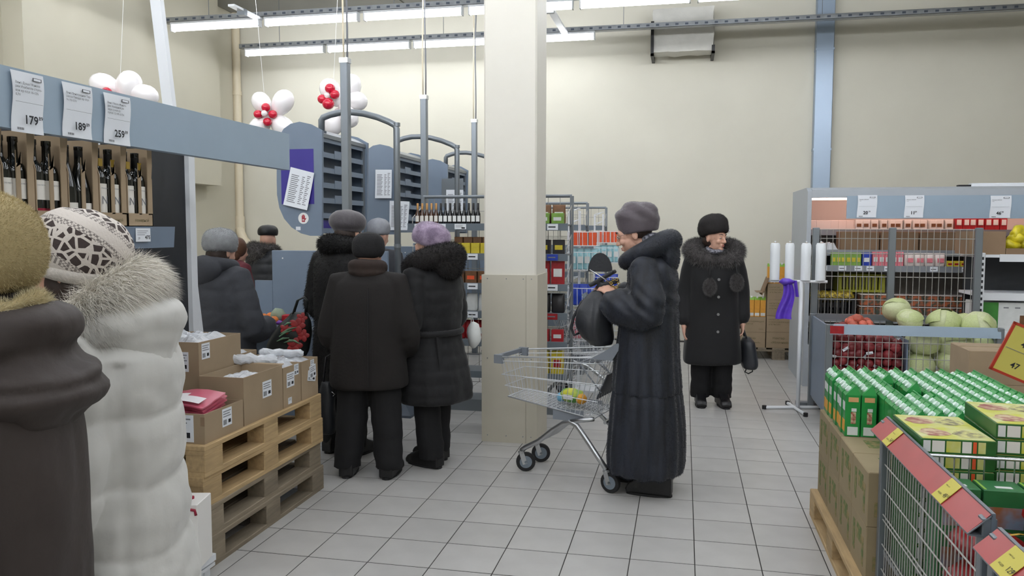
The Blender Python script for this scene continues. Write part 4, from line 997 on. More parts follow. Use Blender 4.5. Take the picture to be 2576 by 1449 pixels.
# ---- mesh partition
mp = thing('mesh_partition', 'tall grey wire mesh partition behind the onion and cabbage bin', 'partition', (0, 7.4, 0))
for x in (1.13, 1.75, 2.425): MB().cbox(x-.028, x+.028, -.02, .02, 0, 1.575, .004).build('post', 'grey_metal', mp)
for k in range(25):
    x = 1.17+k*.0505
    if k in (11, 12): continue
    MB().cyl((x, 0, .15), (x, 0, 1.56), .0028, n=4).build('wire', 'wire', mp)
for z in (.15, .35, .55, .75, .95, 1.15, 1.35, 1.48, 1.56): MB().cyl((1.13, .004, z), (2.42, .004, z), .0035, n=4).build('cross_wire', 'wire', mp)
MB().box(1.0, 2.5, -.04, .04, 0, .03).build('foot_rail', 'grey_metal', mp)
# ---- onion and cabbage bin
BX0, BX1, BY0, BY1, BZ = 1.11, 2.30, 6.5, 7.3, .832
bn = thing('produce_bin', 'grey wire produce bin of onions and cabbages', 'bin', (0, 0, 0))
for x in (BX0, BX1):
    for y in (BY0, BY1): MB().cbox(x-.025, x+.025, y-.025, y+.025, 0, BZ, .004).build('post', 'grey_metal', bn)
MB().prism([(BY0-.035, BZ-.075), (BY0+.01, BZ-.075), (BY0+.01, BZ), (BY0-.02, BZ)], 'x', BX0+.0, BX1+.0).build('front_rail', 'fascia', bn)
MB().box(BX0, BX0+.1, BY0-.036, BY0-.034, BZ-.07, BZ-.01).build('rail_tag', 'red_pack', bn)
MB().box(BX0, BX1, BY1-.01, BY1+.02, BZ-.05, BZ).build('rear_rail', 'grey_metal', bn)
MB().box(BX0-.008, BX0+.008, BY0, BY1, .12, BZ-.02).build('side_panel', 'greyblue', bn)
MB().box(BX1-.008, BX1+.008, BY0, BY1, .12, BZ-.02).build('side_panel', 'greyblue', bn)
MB().box(BX0, BX1, BY0, BY1, .1, .12).build('floor_panel', 'grey_metal', bn)
MB().box(1.672, 1.684, BY0+.02, BY1, .12, .72).build('divider', 'greyblue', bn)
for k in range(24): x = BX0+.045+k*.0485; MB().cyl((x, BY0, .12), (x, BY0, BZ-.07), .0028, n=4).build('wire', 'wire', bn)
for z in (.14, .24, .34, .36, .47, .58, .7): MB().cyl((BX0, BY0-.004, z), (BX1, BY0-.004, z), .0032, n=4).build('cross_wire', 'wire', bn)
mat('onion', rgb(118, 40, 44), .4, var=.35, vscale=18, rand=.3, stretch=(1, 1, .25)); mat('onion_light', rgb(196, 96, 76), .4, var=.2, vscale=18, rand=.25)
def onion_mesh(m):
    b = MB(); b.lathe([(.002, -.036), (.018, -.033), (.032, -.018), (.036, 0), (.031, .018), (.017, .031), (.008, .038), (.005, .048), (.001, .05)], 10); return b.mesh('onion', m, True)
om, om2 = onion_mesh('onion'), onion_mesh('onion_light')
placed = []
def hz(x, y): return .70 + .13*math.exp(-((x-1.42)/.14)**2-((y-6.98)/.2)**2) - .05*(x-1.4)
random.seed(11)
for layer in range(9):
    z = .16+layer*.062
    for k in range(9):   # against the front wires
        x = BX0+.06+k*.062+random.uniform(-.012, .012)
        if x < 1.64: placed.append((x, BY0+.05+random.uniform(0, .015), z+random.uniform(-.012, .012), 0))
for i in range(9):
    for j in range(10):
        x = BX0+.055+i*.064+random.uniform(-.012, .012); y = BY0+.1+j*.068+random.uniform(-.012, .012)
        if x < 1.64 and y < BY1-.05: placed.append((x, y, hz(x, y), 1))
for (x, y, z, top) in placed:
    lt = top and abs(x-1.42) < .1 and abs(y-6.98) < .17
    o = obj('onion', om2 if lt else om, None, (x, y, z)); o.rotation_euler = (random.uniform(0, 6), random.uniform(0, 6), random.uniform(0, 6)); s_ = random.uniform(.85, 1.2); o.scale = (s_, s_, s_)
    tag(o, 'orange-red onion on the peak of the onion pile' if lt else ('red onion on top of the onion heap in the bin' if top else 'red onion pressed against the front wires of the bin'), 'onion', 'onions on the peak' if lt else ('onions on top of the heap' if top else 'onions behind the front wires'))
ob_ = MB(); omv = [tuple(v.co) for v in om.vertices]; omf = [tuple(p.vertices) for p in om.polygons]
for i in range(8):
    for j in range(9):
        for k in range(7):
            c_ = Vector((BX0+.07+i*.066+random.uniform(-.01, .01), BY0+.13+j*.07, .17+k*.072)); r_ = Euler((random.uniform(0, 6), random.uniform(0, 6), 0)).to_matrix()
            if k == 6 or j == 0 or i in (0, 7): ob_.add([r_ @ Vector(v)+c_ for v in omv], omf)
o = ob_.build('onion_heap', 'onion', None, smooth=True, fix=False); tag(o, 'red onions lying deeper in the onion heap of the bin', 'onions', None, 'stuff')
for k, (px, py) in enumerate(((2128, 875), (2188, 885), (2096, 893), (2256, 845))):
    q = pY(px, py, BY0+.012); o = MB().bx((0, 0, 0), (.05, .002, .02), Matrix.Rotation(.4*(k-1.5), 3, 'Y')).build('net_tag', 'paper', None, loc=(q.x, BY0+.012, q.z)); tag(o, ordn[k]+' white paper tag from an onion net behind the bin wires', 'tag', 'onion net tags')
    MB().box(-.02, .02, -.002, -.0012, -.004, .0).build('print_line', 'ink_grey', o)
# cabbages
mat('cabbage', rgb(198, 204, 160), .45, var=.08, vscale=10, col2=None); mat('cabbage_leaf', rgb(186, 196, 140), .45, var=.1, vscale=14)
def cabbage_mesh(seed):
    b = MB(); b.ell((0, 0, 0), (1, 1, .86), 28, 18)
    for i in range(len(b.v)):
        v = Vector(b.v[i]); a = math.atan2(v.y, v.x)
        k = 1 + .035*abs(math.sin(a*3.5+seed))**3 + .03*noise.noise(v*2.2+Vector((seed, 0, 0))) + .012*noise.noise(v*7)
        b.v[i] = tuple(v*k)
    return b.mesh('cabbage', 'cabbage', True)
cm = [cabbage_mesh(s_) for s_ in (1, 5, 9)]
def leaf_mesh(seed):
    b = MB()
    b.grid(lambda u, v: (lambda a, t: (1.03*math.sin(t)*math.cos(a)*(1+.03*math.sin(9*a+seed)), 1.03*math.sin(t)*math.sin(a), .9*math.cos(t)+.03*math.sin(7*a)*v))((u-.5)*1.7+seed, .25+v*1.25+.1*math.sin(u*PI)), 12, 10)
    return b.mesh('leaf', 'cabbage_leaf', True, False)
lmz = [leaf_mesh(s_) for s_ in (0.5, 2.2, 4.4)]
cabs = [(2256, 777, .108, 7.0, 'uppermost cabbage resting on the mesh side'), (2289, 803, .1, 6.82, 'cabbage just under the uppermost one, leaning right'), (2375, 808, .115, 6.85, 'loose-leafed cabbage at the middle of the bin top'), (2425, 812, .1, 6.95, 'cabbage behind the loose-leafed one at the bin top'), (2462, 815, .12, 6.75, 'cabbage at the right end of the bin top'),
        (2322, 855, .125, 6.64, 'large cabbage behind the wires next to the onions'), (2405, 866, .14, 6.66, 'largest cabbage behind the wires in the middle'), (2475, 873, .11, 6.63, 'cabbage behind the wires at the right end'), (2310, 918, .12, 6.64, 'low cabbage behind the wires left of the carton'), (2392, 908, .105, 6.62, 'low round cabbage behind the wires in the middle'), (2455, 925, .11, 6.64, 'low cabbage behind the brown carton')]
cabw = [(1.82, 6.72, .26, .125, 'bottom cabbage at the divider corner of the bin'), (2.06, 6.7, .25, .12, 'bottom cabbage in the middle of the bin'), (2.2, 6.82, .27, .11, 'bottom cabbage at the right corner of the bin'), (1.84, 6.98, .3, .13, 'cabbage deep in the bin behind the divider'), (2.1, 7.0, .32, .13, 'cabbage deep in the bin on the right'), (1.86, 6.93, .55, .12, 'cabbage in the second layer behind the divider'), (2.12, 6.98, .57, .12, 'cabbage in the second layer on the right')]
for k, (px, py, r, Y, lb) in enumerate(cabs+cabw):
    if k < len(cabs): q = pY(px, py, Y)
    else: q = Vector((px, py, r)); r = Y
    t = thing('cabbage', lb, 'cabbage', q, random.uniform(0, 6), 'cabbages in the bin'); t.scale = (r, r, r*.98)
    o = obj('head', cm[k % 3], t); o.rotation_euler = (random.uniform(-.6, .6), random.uniform(-.6, .6), 0)
    for j in range(3 if k != 2 else 3): l = obj('leaf', lmz[j], t); l.rotation_euler = (random.uniform(-.7, .7), random.uniform(-.7, .7), j*2.1+k); l.scale = (1, 1, 1) if k != 2 else (1.07+.04*j, 1.07, 1.1)


# ---- bag roll stand
st = thing('bag_roll_stand', 'white stand holding four rolls of plastic bags', 'stand', (.99, 7.19, 0))
MB().cyl((0, 0, .0), (0, 0, 1.115), .017, n=10).build('pole', 'white_metal', st, smooth=True)
MB().cyl((-.25, 0, 1.115), (.21, 0, 1.115), .012, n=8).build('cross_bar', 'white_metal', st)
for (a, b_) in (((-.28, -.03, .015), (.2, .08, .015)), ((-.06, .2, .015), (.03, -.25, .015))): MB().cyl(a, b_, .014, n=8).build('foot_bar', 'white_metal', st)
for (a) in ((-.28, -.03), (.03, -.25), (.2, .08), (-.06, .2)): MB().cyl((a[0], a[1], 0), (a[0], a[1], .032), .019, n=8).build('foot_cap', 'black_rubber', st)
for k, px in enumerate((1949, 1986, 2027, 2064)):
    x = pY(px, 660, 7.19).x; MB().cyl((x-.99, 0, 1.1), (x-.99, 0, 1.46), .006, n=6).build('pin', 'white_metal', st)
    t = thing('bag_roll', ordn[k].replace('leftmost', 'first')+' white roll of plastic bags from the left on the stand', 'bag roll', (x, 7.19, 1.125), 0, 'rolls of plastic bags')
    b = MB(); r = .041-.003*(k == 1); b.lathe([(.008, .0), (r, 0), (r*1.02, .1), (r, .2), (r*1.01, .3), (r*.8, .318), (.012, .318), (.008, .31)], 16)
    b.build('film_roll', 'roll_white', t, auto=50) if 'roll_white' in MATS else (mat('roll_white', rgb(228, 232, 236), .35), b.build('film_roll', 'roll_white', t, auto=50))
    MB().lathe([(.007, .305), (.011, .305), (.011, .322), (.007, .322)], 10).build('core', 'cardboard', t)
mat('purple_bag', rgb(96, 60, 190), .35, var=.15, vscale=18, spec=.6)
b = MB()
def ribbon(u, v):
    w_ = .035+.03*v; x = (u-.5)*2*w_+.02*math.sin(v*5); y = -.03+.02*math.sin(u*9+v*3)
    return (x, y, -.33*v)
b.grid(ribbon, 9, 14); o = b.build('purple_bag', 'purple_bag', None, smooth=True, loc=(pY(1978, 705, 7.16).x, 7.16, 1.125), fix=False); tag(o, 'purple plastic bag knotted on the bag roll stand', 'bag')
bb = MB(); bb.ell((.0, -.02, -.01), (.06, .045, .03), 10, 7)
for i_ in range(len(bb.v)): v = Vector(bb.v[i_]); bb.v[i_] = tuple(v*(1+.3*noise.noise(v*40)))
bb.build('knot', 'purple_bag', o, smooth=True)
b = MB(); b.grid(lambda u, v: (.07+.03*(u-.5)+.02*v, -.02+.015*math.sin(u*7), -.14*v), 5, 8); b.build('loose_end', 'purple_bag', o, smooth=True, fix=False)

# ---- shelving at the right edge with yellow bags
t = thing('white_gondola', 'white perforated shelving with black back at the right edge', 'shelving', (0, 7.6, 0))
MB().cbox(2.5, 2.545, -.02, .03, 0, 1.36, .004).build('post', 'white_metal', t)
for k in range(12): MB().box(2.512, 2.532, -.0215, -.02, .75+k*.05, .775+k*.05).build('slot', 'dark_panel', t)
MB().box(2.52, 4.1, .42, .45, 0, 1.5).build('back_panel', 'dark_panel', t)
MB().cbox(4.1, 4.145, -.02, .03, 0, 1.36, .004).build('post', 'white_metal', t)
for z in (1.345, 1.01, .68, .2):
    s_ = MB().box(2.48, 4.1, 0, .42, z-.025, z).build('shelf', 'white_metal', t)
    MB().box(2.66 if z > 1.3 else 2.5, 4.1, -.012, 0, z-.06, z+.004).build('price_rail', 'white_metal', s_)
MB().box(2.48, 4.1, 0, .42, 0, .12).build('base', 'white_metal', t)
o, hx, hy, h = open_carton('carton', 'brown carton of yellow bags on the shelf at the right edge', 2.42, 2.71, 7.62, 7.98, 1.345, 1.545, 'cardboard_dark', 'cartons on the right shelving')
o, hx, hy, h = open_carton('carton', 'low brown carton under the yellow bags at the right edge', 2.715, 3.1, 7.62, 7.98, 1.345, 1.40, 'cardboard_dark', 'cartons on the right shelving')
mat('yellow_bag', rgb(206, 190, 40), .3, var=.25, vscale=14, bump=.5, bscale=18)
for k in range(6):
    b = MB(); b.ell((0, 0, 0), (.08, .06, .05), 14, 10)
    for i_ in range(len(b.v)): v = Vector(b.v[i_]); b.v[i_] = tuple(v*(1+.35*noise.noise(v*22+Vector((k*5, 0, 0)))))
    o = b.build('yellow_bag', 'yellow_bag', None, smooth=True, loc=(2.79+.11*(k % 2)+.02*(k//2), 7.7+.05*(k % 2), 1.43+.05*(k//2))); o.rotation_euler = (.3*k, .2*k, k); tag(o, ['front left', 'front right', 'middle left', 'middle right', 'top left', 'top right'][k]+' crumpled yellow bag in the carton at the right edge', 'bag', 'yellow bags at the right edge')
mat('green_box', rgb(60, 132, 52), .45, var=.12, vscale=14)
t = thing('printed_carton', 'green and white printed carton on the lower shelf at the right edge', 'carton', (2.75, 7.78, .68), 0)
MB().cbox(-.24, .25, -.15, .15, 0, .25, .004).build('body', 'white_pack', t); MB().box(-.241, -.07, -.1515, -.15, .0, .25).build('green_print', 'green_box', t); MB().box(.1, .2, -.1515, -.15, .06, .14).build('picture', 'brown_pack', t)
for k in range(3): MB().box(-.03+.09*k, .01+.09*k, -.1515, -.15, .2, .21).build('print_line', 'ink_grey', t)
goods(('box', .5, .26, .3, 'brown_pack'), (2.8, 7.8, .2), 'large brown carton on the lowest shelf at the right edge', 'carton', None)
# ---- carton stack and yellow price placard
for r_ in range(4): sealed_carton((1.98, 5.5, r_*.206), .52, .36, .205, ['bottom', 'second', 'third', 'topmost'][r_]+' brown carton of the stack beside the yellow placard', 'cartons beside the placard', prints=(('Bonus', .04, -.14, .1, 'f'),) if r_ == 3 else ())
mat('placard', rgb(200, 188, 92), .45); mat('placard_red', rgb(176, 52, 30), .4)
t = thing('price_placard', 'tilted yellow price placard in a red frame at the right edge', 'price placard', (1.79, 4.72, 0), -.05)
MB().cyl((.06, .02, 0), (.06, .02, 1.2), .012, n=8).build('pole', 'placard_red', t)
MB().cyl((.06, .02, 0), (.06, .02, .02), .14, n=16).build('base', 'placard_red', t)
rt = Matrix.Translation((.02, -.01, .885)) @ Matrix.Rotation(R(23), 4, 'Y')
bd = MB().box(-.13, .16, -.004, .004, -.13, .13).xf(rt).build('board', 'placard', t)
for a in ((-.142, -.128, -.142, .142), (.158, .172, -.142, .142), (-.142, .172, -.142, -.128), (-.142, .172, .128, .142)): MB().box(a[0], a[1], -.007, .007, a[2], a[3]).xf(rt).build('frame_strip', 'placard_red', t)
for (s_, x, z) in (('47', -.06, .03), ('47', -.06, -.09), ('-', .03, .03), ('47', .06, .03), ('47', .06, -.09)):
    o = text(s_, .045, 'ink', t, (0, 0, 0), None, 'lettering', bold=.0006); o.matrix_parent_inverse = Matrix(); o.matrix_local = rt @ Matrix.Translation((x, -.0055, z)) @ F_FRONT.to_4x4()
MB().box(-.12, .15, -.006, -.0045, .0, .003).xf(rt).build('rule', 'ink_grey', bd)

# ---- right pallet: brown cartons and green juice packs
o = copy_tree(pal2, None, (1.1, 3.93, 0), 0, 'honey-coloured pallet under the green juice display', 'single pallets')
CY0, CY1, CX0, CX1, CZ = 3.36, 4.52, .735, 1.485, .144
mat('carton_khaki', rgb(150, 134, 104), .85, var=.06, vscale=7, rand=.06); mat('carton_green_print', rgb(92, 112, 62), .9, col2=rgb(150, 132, 92), vscale=40)
cw, cd, chh = (CX1-CX0)/2, (CY1-CY0)/4, .222
for lv in range(2):
    for j in range(4):
        for i in range(2):
            t = thing('juice_carton', 'brown carton %s from front, %s column, %s layer under the juice packs' % (ordn[j].replace('leftmost', 'first'), ['left', 'right'][i], ['lower', 'upper'][lv]), 'carton', (CX0+cw*(i+.5), CY0+cd*(j+.5), CZ+lv*(chh+.001)), 0, 'cartons under the juice packs')
            MB().cbox(-cw/2+.002, cw/2-.002, -cd/2+.002, cd/2-.002, 0, chh, .004).build('body', 'carton_khaki', t)
            if i == 0:
                for (yy, ww, z0_, z1_) in ((-.02, .09, .12, .185), (.075, .035, .05, .18), (-.09, .03, .04, .16)): MB().box(-cw/2+.0005, -cw/2+.002, yy-ww/2, yy+ww/2, z0_, z1_).build('print', 'carton_green_print', t)
            if j == 0: MB().box(-cw/2+.03, -cw/2+.12, -cd/2+.0008, -cd/2+.002, .04, .1).build('print', 'carton_green_print', t)
            if lv == 1: MB().box(-.1, .1, -.05, .08, chh, chh+.0006).build('top_print', 'carton_green_print', t)
mat('juice_green', rgb(38, 138, 66), .32, var=.06, vscale=18, coat=.2); mat('juice_green_top', rgb(58, 158, 82), .3, coat=.2); mat('cap_white', rgb(226, 240, 234), .35); mat('label_orange', rgb(206, 156, 106), .5); mat('fruit', rgb(226, 160, 48), .45, var=.2, vscale=40); mat('photo_red', rgb(150, 60, 50), .5, col2=rgb(200, 180, 150), vscale=60)
W2, HB = .0335, .195
b = MB(); b.cbox(-W2, W2, -W2, W2, 0, HB, .002)
b.m = 1; b.rings([[(-W2, -W2, HB), (W2, -W2, HB), (W2, W2, HB), (-W2, W2, HB)], [(.006, -W2*.92, HB+.042), (.016, -W2*.92, HB+.042), (.016, W2*.92, HB+.042), (.006, W2*.92, HB+.042)]])
b.box(.0085, .0135, -W2, W2, HB+.04, HB+.05)
gme = b.mesh('green_juice_pack', ['juice_green', 'juice_green_top'])
ax = Vector((-.72, 0, .69)); c0 = Vector((-.011, 0, HB+.019))
b = MB(); b.cyl(c0, c0+ax*.006, .0155, n=12); b.cyl(c0+ax*.006, c0+ax*.017, .0142, .0135, n=12); capm = b.mesh('cap', 'cap_white')
dl = {}
def decal(nm, m, *a): b = MB(); b.box(*a); dl[nm] = b.mesh(nm, m)
decal('label', 'label_orange', -.02, .024, -W2-.001, -W2, .163, .185); decal('picture', 'photo_red', -.008, .014, -W2-.001, -W2, .06, .115); decal('caption', 'white_pack', -.006, .016, -W2-.001, -W2, .118, .133); decal('nutrition', 'white_pack', -.022, .024, -W2-.001, -W2, .006, .045)
decal('fruit_print', 'fruit', -W2-.001, -W2, -.03, .03, .02, .075); decal('brand_print', 'white_pack', -W2-.001, -W2, -.026, .026, .12, .16)
ZT = CZ+2*(chh+.001)
ORD = ['first', 'second', 'third', 'fourth', 'fifth', 'sixth', 'seventh', 'eighth', 'ninth', 'tenth', 'eleventh', 'twelfth', 'thirteenth', 'fourteenth', 'fifteenth']
np_ = 0
for i in range(10):
    for j in range(15):
        x = CX0+.052+i*.0755+random.uniform(-.003, .003); y = 4.475-j*.0715+random.uniform(-.003, .003)
        if i < 2 and y < 3.93: continue
        if y < 3.46: continue
        if i == 0 and 4.2 < y < 4.28: continue
        if i in (3,) and 3.86 < y < 4.27: continue
        if i in (4,) and 3.86 < y < 4.1: continue
        o = obj('green_juice_pack', gme, None, (x, y, ZT)); o.rotation_euler = (0, 0, random.uniform(-.03, .03)); np_ += 1
        front = (i < 2 and y < 4.0) or (i == 3 and 4.27 <= y < 4.35) or (i == 4 and 4.1 <= y < 4.18) or False
        tag(o, '%s green juice pack from the back, %s column of the juice display' % (ORD[j], ORD[i]), 'juice pack', 'green juice packs on the pallet')
        obj('cap', capm, o)
        if front:
            for k in ('label', 'picture', 'caption', 'nutrition'): obj(k, dl[k], o)
        if i == 0:
            for k in ('fruit_print', 'brand_print'): obj(k, dl[k], o)
# ---- wire promotion bins with red price rails in the foreground
mat('rail_red', rgb(168, 66, 66), .35, var=.06, vscale=9); mat('tag_yellow', rgb(200, 188, 76), .5)
def promo(ya, yb, zt, label, tags, X=.79, X1=1.75):
    t = thing('promotion_bin', label, 'wire bin', (0, 0, 0), 0, 'wire promotion bins')
    for (x, y) in ((X, ya+.02), (X, yb-.02), (X1, ya+.02), (X1, yb-.02)): MB().cbox(x-.018, x+.018, y-.018, y+.018, 0, zt-.01, .003).build('post', 'grey_metal', t)
    MB().prism([(X+.004, zt), (X-.053, zt-.053), (X-.053, zt-.057), (X+.004, zt-.004)], 'y', ya, yb).build('price_rail', 'grey_metal', t)
    MB().prism([(X+.001, zt+.0005), (X-.053, zt-.0525), (X-.052, zt-.0535), (X+.002, zt)], 'y', ya+.004, yb-.002).build('red_insert', 'rail_red', t)
    MB().box(X+.002, X+.012, ya, yb, zt-.06, zt+.004).build('rail_back', 'grey_metal', t)
    MB().prism([(X+.004, zt-.058), (X-.05, zt-.054), (X-.05, zt-.058), (X+.004, zt-.063)], 'y', ya, yb).build('rail_base', 'grey_metal', t)
    L_ = yb-ya; n_ = int(L_/.032)
    for k in range(n_): y = ya+.03+k*(L_-.06)/(n_-1); MB().cyl((X, y, .1), (X, y, zt-.06), .0024, n=4).build('wire', 'wire', t)
    for z in (.12, .22, .32, .42, .44, .54, .64): MB().cyl((X-.004, ya, z), (X-.004, yb, z), .0034, n=4).build('cross_wire', 'wire', t)
    for y in (ya, yb):
        b = MB(); wires(b, (X, y, .12), (X1-X, 0, 0), (0, 0, zt-.2), 20, 6, .0026); b.build('end_grid', 'wire', t)
    MB().box(X, X1, ya, yb, .28, .3).build('tray', 'grey_metal', t)
    MB().box(X1-.004, X1+.004, ya, yb, .1, zt).build('rear_sheet', 'greyblue_dark', t)
    for k, (y, w_, pr_, lb) in enumerate(tags):
        # sloped tag on the red rail
        o = MB().prism([(-.0535, -.0515), (0.0005, .0025), (.0, .0035), (-.0545, -.0505)], 'y', -w_/2, w_/2).build('shelf_label', 'tag_yellow', None, loc=(X, y, zt+.001)); tag(o, lb, 'price tag', 'yellow tags on red rails')
        m3 = Matrix.Rotation(-PI/2, 4, 'Z') @ Matrix.Rotation(PI/4, 4, 'X')
        for (s_, sz, u, v) in ((pr_, .022, .012, -.02), ('00', .012, .038, -.012), ('АКЦИЯ', .008, -.03, -.02), ('цена за шт', .006, -.03, .012)):
            tx = text(s_, sz, 'ink', o, (0, 0, 0), None, 'lettering'); tx.matrix_local = Matrix.Translation((-.0275, 0, -.0235)) @ m3 @ Matrix.Translation((u*w_/.09, v, .0012))
    return t
promo(2.235, 3.345, .82, 'wire promotion bin with red price rail and green boxes', ((3.12, .075, '54', 'yellow tag on the red rail near the juice cartons'), (2.5, .085, '49', 'yellow tag in the middle of the nearer part of the red rail')))
promo(1.02, 2.195, .80, 'nearest wire promotion bin with red price rail at the photo corner', ((2.03, .09, '129', 'large yellow tag on the nearest red rail'),))
t = thing('wire_divider', 'chrome wire divider standing across the promotion bin', 'divider', (0, 2.9, 0))
MB().tube([(.815, 0, .3), (.815, 0, .78), (.83, 0, .795), (1.72, 0, .795), (1.735, 0, .78), (1.735, 0, .3)], .006, 6).build('frame', 'chrome', t, smooth=True)
for k in range(19): x = .86+k*.046; MB().cyl((x, 0, .3), (x, 0, .795), .0026, n=4).build('wire', 'chrome', t)
# green sweet boxes
mat('sweet_green', rgb(40, 96, 40), .4, var=.12, vscale=20); mat('sweet_top', rgb(196, 196, 70), .4, col2=rgb(206, 206, 150), vscale=12); mat('sweet_pic', rgb(150, 84, 74), .45, col2=rgb(206, 186, 150), vscale=30); mat('sweet_pic2', rgb(120, 112, 90), .45, col2=rgb(210, 206, 130), vscale=40)
def sweet_box(loc, label, rz=0., w=.235, d=.36, h=.052, top=True):
    t = thing('sweet_box', label, 'box', loc, rz, 'green sweet boxes')
    MB().cbox(-w/2, w/2, -d/2, d/2, 0, h-.0015, .0015).build('body', 'sweet_green', t)
    MB().box(-w/2+.004, w/2-.003, -d/2+.003, d/2-.003, h-.0015, h).build('lid_print', 'sweet_top', t)
    if top:
        for (cx_, cy_, m) in ((-.05, -.09, 'sweet_pic'), (.055, -.1, 'sweet_pic2'), (-.05, .085, 'sweet_pic'), (.05, .08, 'sweet_pic2')):
            b = MB(); n_ = 14; vs = [(cx_+.048*math.cos(2*PI*k/n_)*(1+.12*math.sin(3*k)), cy_+.055*math.sin(2*PI*k/n_)*(1+.1*math.sin(5*k)), h+.0006) for k in range(n_)]; b.add(vs, [tuple(range(n_))]); b.build('picture', m, t, fix=False)
    x = -w/2+.006
    for ww, m in ((.028, 'white_pack'), (.045, 'label_cream'), (.05, 'sweet_top'), (.034, 'label_cream'), (.016, 'orange_pack'), (.028, 'sweet_top')):
        MB().box(x, x+ww-.005, -d/2-.0008, -d/2, .006, h-.007).build('panel_print', m, t); x += ww
    return t
for k in range(10): sweet_box((.925, 3.115, .302+.0545*k), '%s green sweet box from the bottom in the stack beside the red rail' % ORD[k], .006*(k-6), top=(k == 9))
for k in range(11): sweet_box((1.18, 3.15, .302+.0545*k), '%s green sweet box from the bottom in the taller stack right of the first' % ORD[k], -.004*k, top=(k == 10))
for k in range(10): sweet_box((1.435, 3.1, .302+.0545*k), '%s green sweet box from the bottom in the stack at the right edge' % ORD[k], .02, top=(k == 9))
# green cartons with picture below the divider
mat('cookie_pic', rgb(150, 98, 60), .45, col2=rgb(130, 150, 170), vscale=14); mat('cookie_green', rgb(44, 110, 62), .4, var=.12, vscale=16)
for lv in range(3):
    for k in range(5):
        t = thing('cookie_box', '%s green picture box from the left, %s layer, in front of the divider' % (ORD[k], ['bottom', 'middle', 'top'][lv]), 'box', (.885+k*.135, 2.825, .302+.142*lv), 0, 'green picture boxes')
        MB().cbox(-.064, .064, -.055, .055, 0, .14, .003).build('body', 'cookie_green', t); MB().box(-.05, .055, -.0562, -.055, .015, .085).build('picture', 'cookie_pic', t)
        if lv == 2: MB().box(-.02, .03, -.03, -.01, .14, .1406).build('white_sticker', 'white_pack', t); MB().box(-.062, -.054, -.05, .05, .14, .1406).build('stripe', 'juice_top', t)
# red bags
mat('red_bag', rgb(160, 24, 30), .28, col2=rgb(120, 12, 20), vscale=8, bump=.25, bscale=20, spec=.7); mat('gold_foil', rgb(214, 168, 60), .3, .5)
for lv in range(3):
    for k in range(8):
        b = MB(); b.ell((0, 0, 0), (.11, .085, .06), 20, 12)
        for i_ in range(len(b.v)): v = Vector(b.v[i_]); b.v[i_] = tuple(v*(1+.28*noise.noise(v*14+Vector((k*5+lv*40, 0, 0)))+.14*noise.noise(v*40)))
        o = b.build('red_bag', 'red_bag', None, smooth=True, loc=(.92+.19*(k % 4), 2.62-.2*(k//4), .37+.112*lv+(.03*((k*3) % 4) if lv == 2 else 0))); o.rotation_euler = (.25*math.sin(k), .25*math.cos(k*2), k*1.1)
        tag(o, '%s shiny red bag from the left, %s row, %s layer of the promotion bin' % (ORD[k % 4], ['rear', 'front'][k//4], ['bottom', 'middle', 'top'][lv]), 'bag', 'red bags in the promotion bin')
        b = MB(); b.grid(lambda u, v: ((u-.5)*.18, -.01+(v-.5)*.012, .062+.012*math.sin(u*8+k)), 9, 2); b.build('gold_edge', 'gold_foil', o, fix=False)
mat('blue_box', rgb(70, 130, 176), .4, var=.06, vscale=9); mat('box_lid', rgb(214, 206, 190), .45, var=.05, vscale=10)
for k in range(8):
    for c_ in range(2):
        t = thing('blue_box', '%s blue-sided white box from the bottom in the %s stack of the nearest bin' % (ORD[k], ['far', 'near'][c_]), 'box', (1.05, 2.03-.32*c_, .302+.0655*k), .05, 'blue boxes in the nearest bin')
        MB().cbox(-.2, .2, -.14, .14, 0, .062, .003).build('body', 'blue_box', t); MB().box(-.197, .197, -.137, .137, .062, .0645).build('lid', 'box_lid', t)
        if k == 7: MB().box(-.05, .1, -.06, .06, .0645, .065).build('picture', 'sweet_pic2', t)
# ================================================================ PEOPLE
TMP = bpy.data.scenes.new('tmp')
def remesh(me, voxel, smooth=3, sf=.5):
    o = bpy.data.objects.new('tmp', me); TMP.collection.objects.link(o)
    m = o.modifiers.new('r', 'REMESH'); m.mode = 'VOXEL'; m.voxel_size = voxel; m.use_smooth_shade = True
    if smooth: s_ = o.modifiers.new('s', 'SMOOTH'); s_.factor = sf; s_.iterations = smooth
    vl = TMP.view_layers[0]; vl.update(); dg = vl.depsgraph or bpy.context.evaluated_depsgraph_get(); dg.update()
    r = bpy.data.meshes.new_from_object(o.evaluated_get(dg)); bpy.data.objects.remove(o); bpy.data.meshes.remove(me)
    return r
def vco(me):
    a = np.empty(len(me.vertices)*3, np.float32); me.vertices.foreach_get('co', a); return a.reshape(-1, 3)
def vno(me):
    a = np.empty(len(me.vertices)*3, np.float32); me.vertex_normals.foreach_get('vector', a); return a.reshape(-1, 3)
def nz(P, sc, seed=0.):
    sc = np.array(sc if isinstance(sc, (tuple, list)) else (sc,)*3)
    return np.array([noise.noise(Vector(p)) for p in P*sc+seed], np.float32)
def blob(name, b, m, parent, voxel=.012, smooth=3, disp=None):
    me = remesh(b.mesh(name, [m]), voxel, smooth); me.name = name
    if disp is not None:
        P, N = vco(me), vno(me); P = P + N*disp(P, N)[:, None]; me.vertices.foreach_set('co', P.astype(np.float32).ravel()); me.update()
    me.materials.clear(); me.materials.append(M(m))
    me.polygons.foreach_set('material_index', [0]*len(me.polygons)); me.polygons.foreach_set('use_smooth', [True]*len(me.polygons))
    return obj(name, me, parent)
